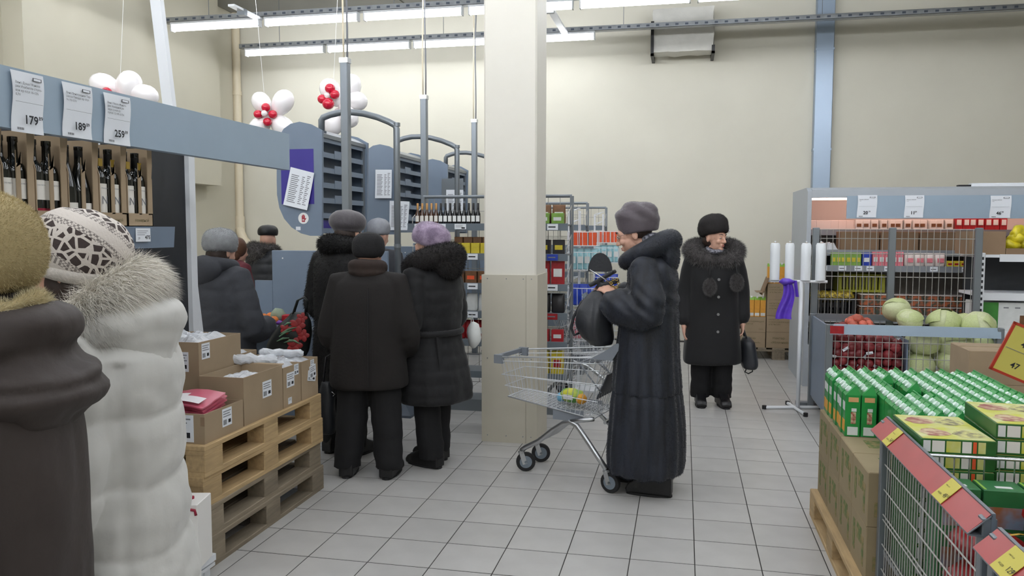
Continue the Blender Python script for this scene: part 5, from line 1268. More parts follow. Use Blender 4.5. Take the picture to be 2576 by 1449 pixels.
def fur(name, src, n, length, width, colf, flow, parent, lift=.5, rnd=.35, droop=.25, mask=None, seed=1, mname='fur_strand'):
    """short strands standing on the surface of src (local coordinates)"""
    me = src.data; me.calc_loop_triangles(); rs = np.random.RandomState(seed)
    T = np.empty(len(me.loop_triangles)*3, np.int32); me.loop_triangles.foreach_get('vertices', T); T = T.reshape(-1, 3)
    P = vco(me); N = vno(me); A = np.linalg.norm(np.cross(P[T[:, 1]]-P[T[:, 0]], P[T[:, 2]]-P[T[:, 0]]), axis=1)
    if mask is not None: A = A*mask(P[T].mean(1))
    ti = rs.choice(len(T), n, p=A/A.sum()); r1, r2 = np.sqrt(rs.rand(n)), rs.rand(n); w = np.stack([1-r1, r1*(1-r2), r1*r2], 1)
    p = (P[T[ti]]*w[:, :, None]).sum(1); nn = (N[T[ti]]*w[:, :, None]).sum(1); nn /= np.linalg.norm(nn, axis=1)[:, None]+1e-6
    F = flow(p, nn) if callable(flow) else np.tile(np.array(flow, float), (n, 1))
    d = nn*lift + F*(1-lift) + rs.normal(0, rnd, (n, 3)); d /= np.linalg.norm(d, axis=1)[:, None]
    L = length*(.6+.8*rs.rand(n))[:, None]; sd = np.cross(d, rs.normal(0, 1, (n, 3))); sd /= np.linalg.norm(sd, axis=1)[:, None]
    mid = p+d*L*.55; tip = p+d*L; tip[:, 2] -= L[:, 0]*droop
    V = np.stack([p-sd*width-nn*.002, p+sd*width-nn*.002, mid+sd*width*.7, mid-sd*width*.7, tip], 1).reshape(-1, 3)
    base = np.arange(n)[:, None]*5
    f4 = (base+np.array([0, 1, 2, 3])); f3 = (base+np.array([3, 2, 4]))
    m2 = bpy.data.meshes.new(name); m2.vertices.add(len(V)); m2.vertices.foreach_set('co', V.astype(np.float32).ravel())
    loops = np.concatenate([np.concatenate([f4, f3], 1).reshape(-1)]); m2.loops.add(len(loops)); m2.loops.foreach_set('vertex_index', loops.astype(np.int32))
    m2.polygons.add(2*n); st = np.stack([np.arange(n)*7, np.arange(n)*7+4], 1).reshape(-1); m2.polygons.foreach_set('loop_start', st.astype(np.int32))
    m2.update(calc_edges=True); m2.validate()
    c0, c1 = colf(p, nn, rs)
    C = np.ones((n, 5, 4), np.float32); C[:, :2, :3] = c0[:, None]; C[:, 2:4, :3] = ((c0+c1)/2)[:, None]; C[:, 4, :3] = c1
    at_ = m2.color_attributes.new('col', 'FLOAT_COLOR', 'POINT'); at_.data.foreach_set('color', C.ravel())
    m2.materials.append(M(mname)); o = obj(name, m2, parent); o['kind'] = 'stuff'; return o
mat('fur_strand', (.5, .5, .5), .6, attr='col', spec=.3)
def fcol(c0, c1, v=.25):
    c0, c1 = np.array(c0), np.array(c1)
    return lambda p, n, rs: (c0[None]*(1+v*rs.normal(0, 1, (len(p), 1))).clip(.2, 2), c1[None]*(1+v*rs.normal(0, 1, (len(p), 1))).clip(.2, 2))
def loft(b, rings, n=30, fold=0., k=7, ph=0.):
    """rings: (z, cx, cy, rx, ry)"""
    rs = []; zt, zb = rings[0][0], rings[-1][0]
    for (z, cx, cy, rx, ry) in rings:
        t = (z-rings[0][0])/((rings[-1][0]-rings[0][0]) or 1)
        rs.append([Vector((cx+rx*(1+fold*t*math.sin(k*a+ph+2*t))*math.copysign(abs(math.cos(a))**.85, math.cos(a)), cy+ry*(1+fold*t*math.sin(k*a+ph+2*t))*math.copysign(abs(math.sin(a))**.85, math.sin(a)), z)) for a in [2*PI*i/n for i in range(n)]])
    return b.rings(rs)
def dens(rings, m=4):
    """smooth interpolation between rings"""
    out = []; R_ = [np.array(r, float) for r in rings]
    for i in range(len(R_)-1):
        p0, p1, p2, p3 = R_[max(i-1, 0)], R_[i], R_[i+1], R_[min(i+2, len(R_)-1)]
        for j in range(m):
            t = j/m; q = .5*((2*p1)+(-p0+p2)*t+(2*p0-5*p1+4*p2-p3)*t*t+(-p0+3*p1-3*p2+p3)*t**3); q[0] = p1[0]+(p2[0]-p1[0])*t; out.append(tuple(q))
    return out+[tuple(R_[-1])]
def head(b, c, yaw=0., pitch=0., s=1.):
    """head facing -y, centre c (between the ears), pitch > 0 looks down"""
    i0 = len(b.v)
    b.ell((0, .012, .025), (.074, .092, .09), 18, 12); b.ell((0, -.03, -.035), (.056, .06, .072), 16, 10); b.ell((0, -.055, .01), (.06, .042, .055), 14, 10)
    b.ell((0, -.07, -.094), (.024, .022, .018), 10, 7); b.ell((0, -.02, -.08), (.046, .05, .03), 12, 8)
    b.capsule([(0, -.09, .012), (0, -.103, -.012), (0, -.112, -.03)], [.008, .010, .0125], 8)
    for sx in (-1, 1):
        b.ell((sx*.011, -.1, -.034), (.009, .011, .008), 8, 6); b.ell((sx*.034, -.068, -.028), (.024, .024, .022), 10, 7)
        b.capsule([(sx*.012, -.09, .024), (sx*.034, -.086, .028), (sx*.052, -.07, .02)], [.0085, .0095, .007], 7)
        b.ell((sx*.076, .012, -.008), (.009, .02, .032), 8, 8)
        b.ell((sx*.033, -.081, .004), (.0125, .0095, .0095), 8, 6)
    b.ell((0, -.089, -.059), (.022, .011, .0055), 10, 6); b.ell((0, -.087, -.071), (.019, .011, .006), 10, 6)
    m = Matrix.Translation(c) @ Matrix.Rotation(yaw, 4, 'Z') @ Matrix.Rotation(pitch, 4, 'X') @ Matrix.Scale(s, 4)
    b.xf(m, i0); return m
def hand(b, w, d, up, curl=.5, side=1, s=1.):
    """hand from wrist w along d; up = back of the hand; side = direction of the thumb (+1/-1 across)"""
    d = Vector(d).normalized(); up = Vector(up); up = (up-d*up.dot(d)).normalized(); ac = d.cross(up)*side
    w = Vector(w); i0 = len(b.v)
    m = Matrix((ac, d, up)).transposed().to_4x4(); m.translation = w
    b.ell((0, .045*s, 0), (.038*s, .05*s, .016*s), 12, 8)
    b.capsule([(0, -.02*s, 0), (0, .02*s, 0)], [.024*s, .026*s], 8)
    for k, (x, ln, r) in enumerate(((.029, .066, .0082), (.0105, .076, .0086), (-.009, .07, .0082), (-.027, .055, .0072))):
        p = Vector((x*s, .082*s, 0)); pts = [p+Vector((0, -.03*s, 0)), p]; a = 0.; 
        for j, fr in enumerate((.45, .32, .23)):
            a += curl*(.75 if j == 0 else .9); p = p+Vector((0, math.cos(a), -math.sin(a)))*ln*fr*s; pts.append(p.copy())
        b.capsule(pts, [r*s*q for q in (1.05, 1.05, 1, .92, .8)], 8)
    p = Vector((.03*s, .022*s, -.004*s)); pts = [Vector((.012*s, .012*s, 0)), p, p+Vector((.02, .024, -.01))*s, p+Vector((.022, .046, -.018-.012*curl))*s]
    b.capsule(pts, [.012*s, .0115*s, .0098*s, .0085*s], 8)
    b.xf(m, i0)
def body(t, S, voxel):
    b = MB(); h = S['h']
    hm = head(b, S['head'], S.get('yaw', 0), S.get('pitch', 0), S.get('hs', 1.))
    hd = Vector(S['head']); nk = Vector(S.get('neck', (0, .02, .845*h)))
    b.capsule([nk-Vector((0, 0, .05)), nk+(hd-nk)*.5, hd+Vector((0, .02, -.04))], [.06, .052, .055], 12)
    b.ell((nk.x, nk.y, .74*h), (.155, .1, .14), 18, 12); b.ell((0, 0, .60*h), (.13, .1, .13), 16, 10); b.ell((0, .01, .52*h), (.155, .11, .1), 16, 10)
    for sx, nm in ((1, 'L'), (-1, 'R')):
        fx, fy = S['feet'][nm][:2]
        hip = Vector((sx*.085, 0, .51*h)); ank = Vector((fx, fy+.04, .075)); kn = (hip+ank)/2+Vector((0, -.02, 0)); 
        b.capsule([hip, (hip+kn)/2, kn, (kn+ank)/2+Vector((0, .012, .02)), ank], [.082, .07, .05, .048, .034], 12)
        b.capsule([ank, Vector((fx, fy+.02, .065)), Vector((fx, fy-.03, .055))], [.03, .026, .02], 10)
        sh = Vector((sx*S.get('shw', .165), nk.y+.0, S.get('shz', .815*h))); el, wr = Vector(S['arms'][nm][0]), Vector(S['arms'][nm][1])
        b.capsule([Vector((sx*.06, nk.y, sh.z)), sh, (sh+el)/2, el, (el+wr)/2, wr], [.06, .05, .043, .037, .033, .024], 12)
        a = S['arms'][nm]; hd_ = a[2] if len(a) > 2 else (wr-el); up = a[3] if len(a) > 3 else (sx*1., 0, .2); cu = a[4] if len(a) > 4 else .5
        hand(b, wr+Vector(hd_).normalized()*.012, hd_, up, cu, -sx if len(a) < 6 else a[5])
    o = blob('body', b, 'skin', t, voxel, 2)
    if voxel < .008:
        for sx in (-1, 1):
            e = MB(); e.ell((0, 0, 0), (.0115, .0085, .0062), 10, 8); q = hm @ Vector((sx*.033, -.0855, .001)); oo = e.build('eye', 'eye_white', o, smooth=True, loc=q)
            e = MB(); v = (hm.to_3x3() @ Vector((0, -1, 0))).normalized(); e.ell(v*.0068, .0036, 8, 6); e.build('iris', 'eye_dark', oo, smooth=True)
        l = MB(); l.ell((0, -.0955, -.0605), (.018, .006, .0038), 10, 6); l.ell((0, -.0935, -.0705), (.0155, .006, .0042), 10, 6); l.xf(hm); l.build('lips', 'lips', o, smooth=True)
        for sx in (-1, 1):
            e = MB(); e.capsule([(sx*.015, -.0985, .0295), (sx*.034, -.0955, .036), (sx*.05, -.082, .03)], [.003, .0034, .002], 6); e.xf(hm); e.build('eyebrow', 'hair_dark', o, smooth=True)
    return o, hm
mat('eye_white', rgb(150, 142, 136), .3); mat('eye_dark', rgb(40, 30, 26), .3); mat('lips', rgb(176, 96, 96), .45); mat('hair_dark', rgb(52, 38, 32), .6, var=.2, vscale=40); mat('hair_brown', rgb(92, 62, 44), .6, var=.2, vscale=40, stretch=(6, 6, 1))
mat('trouser_black', rgb(16, 16, 19), .85, var=.12, vscale=10, bump=.1, bscale=80); mat('boot', rgb(20, 20, 22), .4, var=.1, vscale=9)
def coat(t, S, rings, m, sleeve, voxel=.012, disp=None, fold=.0, k=7, cuff=None, extra=None, name='coat', smooth=2):
    b = MB(); loft(b, dens(rings), 34, fold, k)
    sh_z = S.get('shz', .815*S['h']); nk = Vector(S.get('neck', (0, .02, .845*S['h'])))
    for sx, nm in ((1, 'L'), (-1, 'R')):
        sh = Vector((sx*(S.get('shw', .165)+.005), nk.y, sh_z)); el, wr = Vector(S['arms'][nm][0]), Vector(S['arms'][nm][1])
        q = Vector(S['cuff'][nm]) if 'cuff' in S else el+(wr-el)*.93
        e0, e1 = sh+(el-sh)*.78, el+(q-el)*.22; em = (e0+e1)*.25+el*.5; e00, e11 = sh+(el-sh)*.6, el+(q-el)*.4
        P = [Vector((sx*.07, nk.y, sh_z+.015)), sh, sh+(el-sh)*.35, e00, e0, em, e1, e11, q-(q-el).normalized()*.02]
        b.capsule(P, [sleeve[0]*.95, sleeve[0], sleeve[0]*.5+sleeve[1]*.5, sleeve[1], sleeve[1], sleeve[1], sleeve[1]*.8+sleeve[2]*.2, (sleeve[1]+sleeve[2])/2, sleeve[2]], 16)
    if extra: extra(b)
    return blob(name, b, m, t, voxel, smooth, disp)
def wrinkle(amp=.006, sc=(9, 9, 5), seed=0., fine=0.):
    def f(P, N):
        d = amp*nz(P, sc, seed)
        if fine: d = d+fine*nz(P, 45, seed+7)
        return d
    return f
def puffs(z0, h, amp, seed=0., wr=.004, tilt=0.):
    def f(P, N):
        ph = (P[:, 2]-z0+tilt*P[:, 1]+.012*nz(P, 4, seed))/h
        a = np.abs(np.sin(PI*ph))**.55-.75
        return amp*a*(1-np.abs(N[:, 2])**2) + wr*nz(P, (14, 14, 22), seed)
    return f
def trousers(t, S, top, m='trouser_black', r=(.1, .085, .075), hem=.06):
    b = MB(); h = S['h']
    b.ell((0, .005, .5*h), (.165, .125, .12), 18, 12)
    for sx, nm in ((1, 'L'), (-1, 'R')):
        fx, fy = S['feet'][nm][:2]; hip = Vector((sx*.085, 0, .5*h)); an = Vector((fx, fy+.035, hem)); kn = (hip+an)/2+Vector((0, -.015, 0))
        b.tube([hip, (hip+kn)/2, kn, (kn+an)/2, an+Vector((0, 0, .03)), an], [r[0], (r[0]+r[1])/2, r[1], (r[1]+r[2])/2, r[2], r[2]*1.02], 16)
    return blob('trousers', b, m, t, .012, 2, wrinkle(.008, (6, 6, 16), 3.))
def shoes(t, S, m='boot', heel=.0, high=.1, L=.25):
    for nm in ('L', 'R'):
        fx, fy = S['feet'][nm][:2]; rz = (S['feet'][nm][2] if len(S['feet'][nm]) > 2 else 0.)*.6
        zt = .1+high+heel
        pr = [(-.15, .012), (-.158, .035), (-.14, .062+heel*.2), (-.095, .08+heel*.5), (-.045, .108+heel*.8), (-.015, .14+heel), (.0, zt), (.105, zt), (.102, .11+heel), (.112, .07+heel), (.112, .012)]
        b = MB(); b.prism(pr, 'x', -.044, .044); b.ell((0, -.1, .045), (.05, .055, .035), 14, 9)
        mx = Matrix.Translation((fx, fy, 0)) @ Matrix.Rotation(rz, 4, 'Z'); b.xf(mx)
        o = blob('boot', b, m, t, .007, 5)
        P = vco(o.data); P[:, 2] = np.maximum(P[:, 2], .008); o.data.vertices.foreach_set('co', P.ravel())
        sl = MB(); n_ = 20; out = []
        for k in range(n_):
            a = 2*PI*k/n_; y = -.022+.136*math.sin(a); x = .046*(1-.12*(y > .03)+.0)*math.copysign(abs(math.cos(a))**.6, math.cos(a)); out.append((x, y))
        sl.prism(out, 'z', 0, .014); sl.xf(mx); sl.build('sole', 'black_rubber', o)
def ring_path(c, rx, ry, tilt, n=20, a0=0., a1=2*PI, z=lambda a: 0.):
    """ellipse around the neck; tilt raises the back (+y)"""
    return [Vector((c[0]+rx*math.sin(a), c[1]+ry*-math.cos(a), c[2]+tilt*-math.cos(a)+z(a))) for a in [a0+(a1-a0)*i/(n-1) for i in range(n)]]
def person(label, loc, rz): return thing('person', label, 'person', (loc[0], loc[1], 0), rz)
def stdarms(h, x=.2, y=0., bend=.04):
    return {'L': ((x, y+.04, .62*h), (x+.01, y-bend, .47*h)), 'R': ((-x, y+.04, .62*h), (-x-.01, y-bend, .47*h))}
def hat_blob(t, c, r, m, yaw=0., pitch=0., band=None, disp=None, voxel=.008, name='hat', squash=None, cut=-.55):
    b = MB(); n = 26
    rs = []
    for j in range(13):
        v = -1+2*j/12; zz = max(v, cut); rr = math.sqrt(max(0, 1-min(1, abs(zz))**2.4)) if v > cut else math.sqrt(max(0, 1-abs(cut)**2.4))*(1-(cut-v)/(1+cut)*1.0)
        rs.append([Vector((r[0]*max(rr, .02)*math.cos(2*PI*i/n), r[1]*max(rr, .02)*math.sin(2*PI*i/n), r[2]*zz)) for i in range(n)])
    b.rings(rs)
    if band: b.lathe([(band[0]*.6, -r[2]*.95+0), (band[0], -r[2]*.9), (band[0]*1.03, -r[2]*.6), (band[0], -r[2]*.35), (band[0]*.6, -r[2]*.3)], 24)
    b.xf(Matrix.Translation(c) @ Matrix.Rotation(yaw, 4, 'Z') @ Matrix.Rotation(pitch, 4, 'X'))
    return blob(name, b, m, t, voxel, 3, disp)

# ---------------- woman in the grey fur coat with the trolley
mat('mink', rgb(27, 31, 41), .6, var=.55, vscale=5, stretch=(5, 5, .8), sheen=.15); mat('mink_hat', rgb(92, 84, 90), .6, var=.16, vscale=9, sheen=.4); mat('leather_black', rgb(40, 42, 47), .45, var=.08, vscale=12, bump=.12, bscale=60); mat('glasses', rgb(190, 160, 150), .2, .6); mat('scarf', rgb(150, 150, 160), .6, col2=rgb(60, 60, 70), vscale=60)
KL = (-.2, 4.77); KR_ = R(-97)
K = dict(h=1.64, head=(0, -.085, 1.53), yaw=0., pitch=.3, hs=1.02, neck=(0, .0, 1.40), shz=1.33, shw=.17,
         feet={'L': (.1, .06, 0), 'R': (-.12, -.1, 0)},
         arms={'L': ((.255, .06, 1.07), (.10, -.165, 1.165), (-.25, -.85, .5), (.6, .1, .7), .7), 'R': ((-.25, .03, 1.09), (-.07, -.2, 1.18), (.25, -.85, .35), (-.6, .1, .7), .7)},
         cuff={'L': (.125, -.165, 1.115), 'R': (-.1, -.19, 1.13)})
t = person('woman in a long grey fur coat and grey hat beside the trolley, searching her handbag', KL, KR_)
pk, hm = body(t, K, .0045)
rings = [(1.43, 0, .01, .08, .07), (1.385, 0, .02, .15, .1), (1.33, 0, .025, .205, .135), (1.24, 0, .025, .215, .15), (1.1, 0, .01, .215, .165), (.95, 0, .005, .22, .175), (.78, 0, .0, .235, .19), (.605, 0, .0, .25, .203)]
def kd(P, N): return .008*nz(P, (5, 5, 2.2), 2.) + .0045*np.sin(np.arctan2(P[:, 1], P[:, 0])*16+1.5*nz(P, (3, 3, 2), 5.))*np.clip((1.2-P[:, 2])*2, 0, 1) + .009*nz(P, (10, 10, 14), 8.)*np.clip((P[:, 2]-1.0)*4, 0, 1) + .008*np.sin(P[:, 2]*70+P[:, 1]*55+2*nz(P, 5, 9.))*np.clip((P[:, 2]-1.02)*6, 0, 1)*np.clip(1.3-P[:, 2], 0, .2)*5
kc = coat(t, K, rings, 'mink', (.082, .098, .108), .011, kd, .02, 8)
b = MB(); loft(b, dens([(.66, 0, .0, .236, .19), (.56, 0, .0, .25, .204), (.4, 0, .005, .262, .217), (.24, 0, .005, .272, .225), (.15, 0, .005, .272, .222), (.125, 0, .0, .262, .212)]), 40, .025, 9)
kc2 = blob('coat_skirt', b, 'mink', t, .011, 2, kd)
b = MB(); b.capsule(ring_path((0, -.005, 1.43), .125, .13, .045, 24, .22, 2*PI-.22, lambda a: -.02*math.cos(a)), [.045+.022*math.sin(PI*i/23) for i in range(24)], 14); b.ell((0, .105, 1.45), (.125, .07, .085), 18, 12); b.ell((0, .13, 1.40), (.13, .05, .1), 16, 10)
kh = blob('hood', b, 'mink', t, .01, 3, lambda P, N: .006*nz(P, (8, 8, 8), 3.))
fl_dn = lambda p, n: np.tile(np.array([0, 0, -1.]), (len(p), 1))
def kcol(p, n, rs):
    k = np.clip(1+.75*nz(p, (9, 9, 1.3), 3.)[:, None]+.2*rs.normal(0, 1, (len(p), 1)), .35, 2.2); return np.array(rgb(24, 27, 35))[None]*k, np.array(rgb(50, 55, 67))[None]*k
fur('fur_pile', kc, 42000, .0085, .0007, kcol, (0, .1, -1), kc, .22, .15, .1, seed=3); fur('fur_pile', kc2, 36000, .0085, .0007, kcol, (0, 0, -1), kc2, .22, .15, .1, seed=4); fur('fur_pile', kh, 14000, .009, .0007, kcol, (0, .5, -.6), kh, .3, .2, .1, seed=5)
b = MB()   # toque: band with a folded crown
b.rings([[Vector((rx*math.cos(a), ry*math.sin(a), z)) for a in [2*PI*i/30 for i in range(30)]] for z, rx, ry in ((-.09, .05, .06), (-.09, .096, .110), (-.06, .104, .12), (-.03, .107, .126), (.0, .109, .13), (.03, .105, .126), (.055, .092, .112), (.076, .07, .086), (.09, .042, .05), (.095, .012, .012))])
b.xf(Matrix.Translation((0, -.07, 1.628)) @ Matrix.Rotation(.16, 4, 'X'))
kf = lambda P, N: .006*np.sin((P[:, 2]*62+P[:, 1]*30)+3*nz(P, 7, 1.))*np.clip((P[:, 2]-1.6)*30, 0, 1)+.003*nz(P, 20, 4.)
kt = blob('hat', b, 'mink_hat', t, .007, 2, kf); fur('fur_pile', kt, 9000, .003, .0006, fcol(rgb(84, 76, 84), rgb(118, 108, 116), .2), (0, .3, -.3), kt, .6, .3, 0, seed=6)
for sx in (-1, 1):
    g_ = MB(); n_ = 16; g_.tube([hm @ Vector((sx*.033+.021*math.cos(2*PI*i/n_), -.1005+.004*abs(math.cos(2*PI*i/n_)), .0+.016*math.sin(2*PI*i/n_))) for i in range(n_+1)], .0014, 5); g_.build('spectacle_rim', 'glasses', t, smooth=True)
    g_ = MB(); g_.tube([hm @ Vector(p) for p in ((sx*.054, -.096, .006), (sx*.066, -.06, .01), (sx*.076, .0, .008))], .0013, 5); g_.build('spectacle_temple', 'glasses', t, smooth=True)
g_ = MB(); g_.tube([hm @ Vector(p) for p in ((-.012, -.1, .004), (0, -.106, .008), (.012, -.1, .004))], .0013, 5); g_.build('spectacle_bridge', 'glasses', t, smooth=True)
b = MB(); b.ell((0, .02, 1.50), (.082, .07, .04), 16, 10); blob('scarf', b, 'scarf', t, .008, 2)
b = MB(); b.ell(hm @ Vector((0, .028, .012)), (.086, .08, .062), 16, 10); blob('hair', b, 'hair_dark', t, .008, 2)
shoes(t, K, 'boot', .045, .06)
trousers(t, K, .5, r=(.09, .07, .06), hem=.1)
# her handbag and open purse
hb = thing('handbag', 'slouchy black leather handbag held by the woman in the grey fur coat', 'handbag', (KL[0], KL[1], 0), KR_)
b = MB(); loft(b, dens([(1.19, .04, -.275, .05, .045), (1.15, .05, -.285, .085, .08), (1.08, .05, -.305, .12, .1), (.99, .05, -.31, .135, .108), (.91, .045, -.29, .125, .095), (.87, .04, -.265, .1, .06)]), 26, .05, 5)
bagd = lambda P, N: .008*nz(P, (9, 9, 7), 4.)-.006*np.exp(-((P[:, 1]+.30)/.012)**2)*np.clip(N[:, 0], 0, 1)
blob('bag_body', b, 'leather_black', hb, .009, 2, bagd)
b = MB(); b.tube([(.05, -.33, 1.17), (.06, -.39, 1.12), (.07, -.435, 1.03), (.07, -.45, .96), (.07, -.43, .92), (.06, -.40, .935)], .0085, 8); b.build('strap', 'leather_black', hb, smooth=True)
b = MB(); b.bx((.045, -.37, 1.16), (.05, .025, .03), Matrix.Rotation(.5, 3, 'X')); b.build('zip_tab', 'rail_grey', hb)
pu = thing('open_purse', 'black open purse with metal chain in the hands of the fur coat woman', 'purse', (KL[0], KL[1], 0), KR_)
b = MB(); b.bx((.02, -.27, 1.265), (.1, .17, .022), Matrix.Rotation(.55, 3, 'X')); b.bx((.02, -.235, 1.235), (.09, .12, .03), Matrix.Rotation(.3, 3, 'X')); blob('purse_body', b, 'leather_black', pu, .006, 2)
b = MB(); b.prism([(-.30+.075*math.cos(a), 1.30+.115*math.sin(a)) for a in [PI*k/12 for k in range(13)]], 'x', -.045, -.035); b.build('raised_flap', 'leather_black', pu)
b = MB(); b.tube([(.07, -.34, 1.318), (.07, -.28, 1.283), (.07, -.2, 1.235)], .004, 6); b.build('metal_frame', 'chrome', pu, smooth=True)
for k in range(6):
    a = k*1.05; b = MB(); c_ = Vector((.075, -.185+.022*math.cos(a), 1.24+.026*math.sin(a))); b.tube([c_+Vector((0, .008*math.cos(q), .008*math.sin(q))) for q in [2*PI*i/8 for i in range(9)]], .0022, 5); b.build('chain_link', 'gold', pu, smooth=True)

# ---------------- woman in the black coat with a fur collar
mat('coat_black', rgb(18, 18, 21), .8, var=.14, vscale=7, bump=.1, bscale=70, sheen=.15); mat('fur_black', rgb(30, 26, 26), .8, var=.2, vscale=20); mat('fur_grey', rgb(70, 66, 66), .8, var=.25, vscale=14); mat('button', rgb(150, 150, 152), .3, .5)
L_ = dict(h=1.58, head=(0, -.03, 1.485), yaw=.75, pitch=.05, neck=(0, .0, 1.36), shz=1.30, shw=.185,
          feet={'L': (.1, .0, .15), 'R': (-.09, .02, -.1)},
          arms={'L': ((.255, .05, 1.0), (.255, -.02, .76), (0, -.1, -1), (1, 0, 0), .6), 'R': ((-.25, .04, .98), (-.25, -.03, .735), (0, -.1, -1), (-1, 0, 0), .35)})
t = person('woman in a black coat with grey fur collar and dark fur hat, looking right', (.26, 7.2), .12)
pl_, hm = body(t, L_, .005)
rings = [(1.40, 0, .0, .07, .06), (1.36, 0, .01, .15, .1), (1.30, 0, .01, .215, .135), (1.18, 0, .0, .22, .155), (1.0, 0, .0, .215, .16), (.82, 0, .0, .225, .165), (.6, 0, .0, .24, .175), (.42, 0, .0, .25, .18), (.385, 0, .0, .245, .175)]
lc = coat(t, L_, rings, 'coat_black', (.078, .072, .068), .012, wrinkle(.008, (6, 6, 4), 4.), .015)
for z in (1.13, .98, .83, .68): b = MB(); b.cyl((.02, -.175, z), (.02, -.165, z), .012, n=10); b.build('button', 'button', lc)
b = MB(); b.capsule(ring_path((0, .0, 1.375), .19, .125, .035, 26, .28, 2*PI-.28, lambda a: -.05*(math.cos(a) > .3)*math.cos(a)), [.055+.025*math.sin(PI*i/25) for i in range(26)], 14)
lf = blob('fur_collar', b, 'fur_grey', t, .012, 2, wrinkle(.008, 9, 2.))
def lcol(p, n, rs):
    k = (.35+.5*rs.rand(len(p), 1)); c = np.array(rgb(60, 57, 58))*k*2; return c*.6, np.array(rgb(150, 146, 146))*np.clip(k+.35*nz(p, 9, 2.)[:, None], .1, 1)
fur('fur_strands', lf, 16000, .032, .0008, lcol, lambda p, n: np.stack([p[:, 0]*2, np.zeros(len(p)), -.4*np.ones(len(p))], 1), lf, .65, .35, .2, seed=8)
for k, (x, z) in enumerate(((-.06, 1.07), (.165, 1.11))):
    b = MB(); b.ell((x, -.2, z), (.045, .04, .065), 14, 10); o = blob('pompom', b, 'fur_grey', t, .01, 2); fur('fur_strands', o, 4000, .022, .0007, lcol, (0, 0, -.5), o, .7, .35, .2, seed=10+k)
    b = MB(); b.tube([(x*.9, -.16, 1.3), (x, -.19, 1.2), (x, -.2, z+.06)], .005, 6); b.build('cord', 'black', o, smooth=True)
lh = hat_blob(t, hm @ Vector((0, .024, .09)), (.126, .136, .122), 'fur_black', .75, -.22, None, wrinkle(.008, 14, 3.), name='hat', cut=-.55)
fur('fur_strands', lh, 8000, .007, .0007, fcol(rgb(22, 19, 19), rgb(60, 54, 54), .3), (0, .2, -.4), lh, .55, .35, 0, seed=12)
b = MB(); b.tube([hm @ Vector(p) for p in ((.02, -.125, .05), (.04, -.12, .06), (.035, -.115, .075))], .004, 6); b.build('brooch', 'chrome', lh, smooth=True)
b = MB(); b.ell(hm @ Vector((0, .04, -.02)), (.078, .065, .07), 14, 10); blob('hair', b, 'hair_dark', t, .008, 2)
b = MB(); b.capsule(ring_path((0, -.03, 1.385), .06, .07, .02, 14), .022, 8); blob('neck_scarf', b, 'scarf', t, .008, 2)
trousers(t, L_, .5, r=(.1, .09, .085), hem=.07); shoes(t, L_, 'boot', 0, .08)
hb = thing('handbag', 'black handbag hanging at the side of the woman with the grey fur collar', 'handbag', (.26, 7.2, 0), .12)
b = MB(); loft(b, dens([(.62, .3, .0, .03, .05), (.58, .305, .0, .055, .11), (.48, .315, .0, .065, .13), (.38, .325, .0, .07, .135), (.345, .325, .0, .06, .12)]), 20, .04, 5); blob('bag_body', b, 'leather_black', hb, .011, 2, wrinkle(.006, 10, 6.))
b = MB(); b.tube([(.29, -.05, .6), (.262, -.05, .68), (.262, -.02, .71), (.262, .03, .7), (.29, .06, .6)], .007, 7); b.build('strap', 'leather_black', hb, smooth=True)
b = MB(); b.tube([(.3, -.02, .345), (.285, -.02, .31), (.315, -.02, .295), (.35, -.02, .315), (.345, -.02, .35)], .006, 7); b.build('loop_strap', 'leather_black', hb, smooth=True)

# ---------------- queue: brown coat, black coat with lilac hat, black fur coat
mat('coat_brown', rgb(25, 21, 20), .85, var=.12, vscale=8, bump=.15, bscale=70); mat('scarf_brown', rgb(52, 41, 37), .9, var=.15, vscale=14); mat('knit_black', rgb(26, 25, 27), .9, var=.2, vscale=60, bump=.3, bscale=110)
H_ = dict(h=1.5, head=(0, -.02, 1.405), yaw=-.2, pitch=.1, neck=(0, .0, 1.28), shz=1.215, shw=.18,
          feet={'L': (.135, .0, .15), 'R': (-.135, .0, -.1)}, arms={'L': ((.25, .02, .9), (.21, -.14, .76)), 'R': ((-.255, .02, .9), (-.22, -.14, .78))})
t = person('person in a dark brown coat and black knit hat seen from behind in the queue', (-1.925, 4.68), R(186))
body(t, H_, .012)
rings = [(1.31, 0, .0, .07, .06), (1.275, 0, .01, .13, .09), (1.22, 0, .01, .2, .125), (1.1, 0, .01, .22, .15), (.92, 0, .01, .225, .16), (.75, 0, .005, .235, .165), (.6, 0, .0, .245, .17), (.565, 0, .0, .24, .165)]
hc = coat(t, H_, rings, 'coat_brown', (.08, .08, .068), .012, wrinkle(.008, (7, 7, 4), 9.), .012)
b = MB(); b.tube([(-.05, .172, 1.2), (-.05, .19, .9), (-.05, .19, .6)], .003, 5); b.build('back_seam', 'black', hc)
b = MB(); b.capsule(ring_path((0, .0, 1.32), .085, .085, .012, 20), .042, 12); b.ell((0, .02, 1.29), (.12, .1, .05), 16, 10); blob('scarf', b, 'scarf_brown', t, .01, 2, wrinkle(.006, (10, 10, 24), 1.))
hh_ = hat_blob(t, (0, -.015, 1.445), (.102, .11, .098), 'knit_black', 0, .05, None, wrinkle(.004, (9, 9, 20), 2.), name='knit_hat', cut=-.75)
trousers(t, H_, .5, r=(.105, .1, .088), hem=.06); shoes(t, H_, 'boot', 0, .05)

